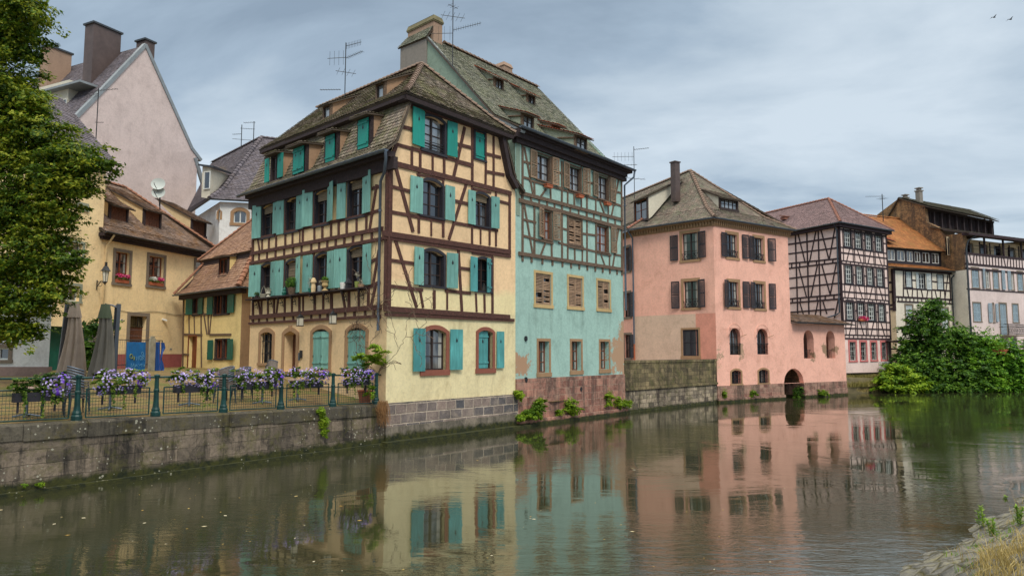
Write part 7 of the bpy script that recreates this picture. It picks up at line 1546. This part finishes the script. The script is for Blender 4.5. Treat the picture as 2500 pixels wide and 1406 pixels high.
# dry vine
H=MB(); g=FL.off(.1)
random.seed(5)
def twig(u,z,a,n,L=.14):
    pts=[g.p(u,z,U(0,.1))]
    for i in range(n):
        a+=U(-.55,.55); u+=math.cos(a)*L; z+=math.sin(a)*L; pts.append(g.p(u,z,U(0,.12)))
        if RR()<.16 and n>4: twig(u,z,a+U(-1,1),n//2,L)
    H.tube(pts,.009,4,False)
twig(.5,2.0,1.55,26); twig(.75,3.6,1.7,16); 
for k in range(17): twig(U(.5,1.9),U(4.1,5.4),U(0,6.28),int(U(7,14)))
tag(H.build('dry_vine',M['timber_grey'],None,base=FL.p(.6,1.8,.1)),'leafless tangled vine climbing the corner beside the drain pipe','vine')
random.seed(21)
def weed(name,pts,n,size,mat,lb,cat='plant',group='weeds at the foot of the walls'):
    m=MB(); leaves(m,pts,int(n*4.5),size*.66,sub=(.12 if size>.07 else .05,60 if size>.07 else 160)); leaves(m,pts,n*1.8,size*.5,shell=.35); c=pts[0][0]; return tag(m.build(name,M[mat],None,base=c-V(0,0,pts[0][1][2])),lb,cat,group)
qf=lambda px,py,o=.12:(lambda q:QF.off(o).p(q[0],q[1],0))(QF.off(o).uv(px,py))
weed('wall_fern',[(qf(785,1005),(.14,.1,.18)),(qf(790,1030),(.2,.1,.25)),(qf(792,1055),(.12,.08,.16))],900,.06,'leaf_bright','bright green plant hanging from a joint of the quay wall')
weed('wall_weed',[(qf(100,1182,.18),(.1,.08,.07))],60,.06,'leaf_bright','tiny green weed on the algae ledge of the quay wall'); weed('wall_weed',[(qf(62,1185,.18),(.07,.06,.05))],30,.05,'leaf_bright','smallest green weed on the algae ledge at the far left')
rf=lambda f,px,py,o=.2:(lambda q:f.off(o).p(q[0],q[1],0))(f.off(o).uv(px,py))
weed('waterside_weed',[(rf(FT,1268,965),(.25,.2,.2)),(rf(FT,1262,960),(.15,.15,.15))],260,.1,'leaf_bright','small green weed high in the joint between cream and turquoise house')
weed('waterside_weed',[(rf(FT,1310,1000),(.4,.3,.45)),(rf(FT,1290,1012),(.45,.3,.25)),(rf(FT,1270,1018),(.3,.25,.15)),(rf(FT,1318,985),(.25,.2,.3))],1200,.1,'leaf_bright','broad yellow-green weed at the water below the turquoise house, near the cream house')
weed('waterside_weed',[(rf(FT,1390,990),(.4,.25,.4)),(rf(FT,1398,1002),(.45,.25,.25)),(rf(FT,1368,1008),(.2,.2,.15))],800,.1,'leaf_bright','darker green weed at the water below the middle of the turquoise house')
weed('waterside_weed',[(rf(FT,1488,970),(.22,.15,.45))],200,.1,'leaf_bright','upright green weed on the red stone near the right end of the turquoise house')
weed('waterside_weed',[(rf(FT,1512,983),(.45,.25,.25)),(rf(FT,1530,985),(.35,.25,.25))],420,.1,'leaf_bright','low green weed where the red stone meets the mossy terrace wall')
weed('waterside_weed',[(rf(PR,1770,960),(.2,.15,.35))],120,.1,'leaf_bright','small weed on the pink house plinth left of its boat arch, by the corner'); weed('waterside_weed',[(rf(PR,1838,960),(.25,.15,.3))],160,.1,'leaf_bright','small weed on the pink house plinth between its cellar windows and arch'); weed('waterside_weed',[(rf(PR,2008,958),(.5,.2,.25))],260,.1,'leaf_bright','green weed on the stones right of the boat arch'); weed('waterside_weed',[(rf(PR,1948,955,-.3),(.4,.2,.5))],260,.1,'leaf_bush','dark weed growing inside the mouth of the boat arch')
m=MB(); c=rf(FR,938,985,.3)
for k in range(220): a=c+V(U(-.22,.12),U(-.1,.1),U(-.05,.12)); m.tube([a,a+V(U(-.1,.1),U(-.1,.1),-.25),a+V(U(-.05,.15),U(-.1,.1),-U(.3,.85))],.004,3,False)
tag(m.build('dry_roots',m_plain('dryroot',S(140,104,66),.95,.3),None,base=c),'brown bunch of dry roots hanging at the house corner above the quay','roots')
# right bank: land, shrubs and creeper
m=MB(); rb_=[at(2062,957,57.6),atz(2090,957,0),atz(2200,957,0),atz(2500,955,0)]
bl=lambda px,Y,z:V(at(px,900,Y).x,Y,z)
rows=[[bl(2050,57.3,-.5),bl(2100,58.6,-.5),bl(2170,60,-.5),bl(2300,61,-.5),bl(2450,61,-.5),bl(2900,61,-.5)],[bl(2050,57.5,.5),bl(2100,59,.5),bl(2170,60.5,.5),bl(2300,61.6,.5),bl(2450,61.6,.5),bl(2900,61.6,.5)],[bl(2050,58.2,1.2),bl(2100,59.7,1.2),bl(2170,61.3,1.1),bl(2300,63,1.1),bl(2450,63,1.1),bl(2900,63,1.1)],[bl(2050,66,1.9),bl(2100,68,1.9),bl(2170,70,1.8),bl(2300,74,1.8),bl(2450,76,1.8),bl(2900,80,1.8)]]
M['scrub']=m_leaf('scrub',S(104,100,50),S(130,124,64),S(150,140,84),.3)
M['earth']=m_plain('earth',S(92,84,58),.95,.35,2,0,.8,8); m.grid(rows); tag(m.build('far_bank',M['earth'],None,base=(34,61,0)),kind='structure')
m=MB()
for _ in range(1700):
    px=U(2066,2165); Y=58.2+(px-2066)*.02+U(-.2,2.2); z=1.15 if Y>59.2+(px-2066)*.02 else .6; q=bl(px,Y,z*.9); blades(m,q,3,U(.2,.55),.15,.6,.025)
tag(m.build('bank_grass',M['scrub'],None,base=(30,60,1)),'tufts of grass on the far bank beside the pink gallery','grass',kind='stuff')
m=MB()
for _ in range(600):
    px=U(2085,2150); q=bl(px,58.3+(px-2066)*.02,.05); blades(m,q,3,U(.2,.4),.1,.6,.025)
tag(m.build('bank_straw',M['straw'],None,base=(30,59,0)),'strip of dry grass at the water line of the far bank','grass',kind='stuff')
def bush(name,lb,cl,n,mat,size=.16,Y=62,group='bushes on the far bank',tr=.12):
    c=cl[0][0]; tree(name,lb,'bush',V(c.x,c.y,.8),cl,int(n*1.3),size,mat,tr,group=group,shell=.3)
bush('round_shrub','tallest dark green shrub in front of the white timbered house',[TC(2275,770,62,1.7,1.3,1.2),TC(2250,800,62,1.6,1.3,1.2),TC(2300,830,62,2.2,1.6,1.5),TC(2230,845,62.3,1.6,1.3,1.2),TC(2345,820,62.5,1.5,1.2,1.0),TC(2215,805,62,.6,.6,.5),TC(2280,745,62,.9,.8,.5),TC(2360,860,62.3,1.9,1.4,1.4),TC(2270,880,61.8,2.4,1.5,1.6)],13000,'leaf_bush',tr=.2)
bush('dark_shrub','dense dark bush overhanging the water below the tallest shrub',[TC(2250,900,61.2,2.4,1.4,1.5),TC(2310,920,60.9,2.3,1.3,1.4),TC(2210,890,61.5,1.4,1.2,1.2),TC(2370,915,61,2.2,1.3,1.8),TC(2300,945,60.5,2.2,1.0,.6),TC(2380,948,60.4,2.0,1.0,.5)],10000,'leaf_bush')
bush('layered_shrub','bright yellow-green layered shrub leaning over the water beside the air conditioner',[TC(2190,900,59.6,1.0,1,.45),TC(2170,925,59.4,1.2,1,.5),TC(2215,920,59.4,1.3,1,.45),TC(2235,938,59.4,1.2,1,.35),TC(2175,945,59.2,1.2,.9,.35),TC(2215,950,59.2,1.1,.9,.25)],4200,'leaf_bright',.18)
bush('creeper_mound','vivid green creeper mound covering the garden wall below the long pale house',[TC(2415,850,62,2.2,1.3,1.4),TC(2440,880,61.6,2.2,1.3,1.9),TC(2400,900,61.2,2.0,1.3,2.0),TC(2475,900,61.6,2.0,1.3,1.6),TC(2450,935,61,2.3,1.2,1.2),TC(2510,905,62,1.8,1.3,1.4),TC(2400,945,60.8,1.8,1,.7),TC(2500,945,61.2,2,1,.8),TC(2385,840,62.6,1.3,1,.9)],14000,'leaf_vine',.17)
bush('edge_bush','dark green bush at the right edge of the picture above the water',[TC(2540,880,62,2.3,1.5,2.0),TC(2570,920,61,2.4,1.5,1.6),TC(2620,880,62,3,1.5,2.5)],5000,'leaf_bush',.2)
u,z=XF.uv(2478,855)
p=at(*r3(1510,800),61); H=thing('terracotta_planter',p,'terracotta planter with orange-green grass sitting on the creeper mound','planter'); m=MB(); m.lathe(p+V(0,0,-.2),[(.35,0),(.5,.35),(.53,.36),(.53,.42),(0,.4)],14,1.3,.8); m.build('pot',M['terracotta'],H); m=MB()
for k in range(160): blades(m,p+V(U(-.4,.4),U(-.2,.2),.2),1,U(.5,1.1),.1,.6,.03)
m.build('grass',M['grassgreen'],H)
p=at(*r3(1595,760),64); H=thing('garden_parasol',V(p.x,p.y,1.8),'folded white garden parasol on the terrace above the creeper','parasol'); m=MB(); t0=at(*r3(1590,678),64); m.lathe(V(p.x,p.y,t0.z-1.9),[(.42,0),(.4,.9),(.45,.92),(.02,1.9)],10); m.build('canopy',M['white'],H); m=MB(); m.tube([V(p.x,p.y,1.5),V(p.x,p.y,t0.z-.3)],.04,6); m.build('pole',M['white'],H)
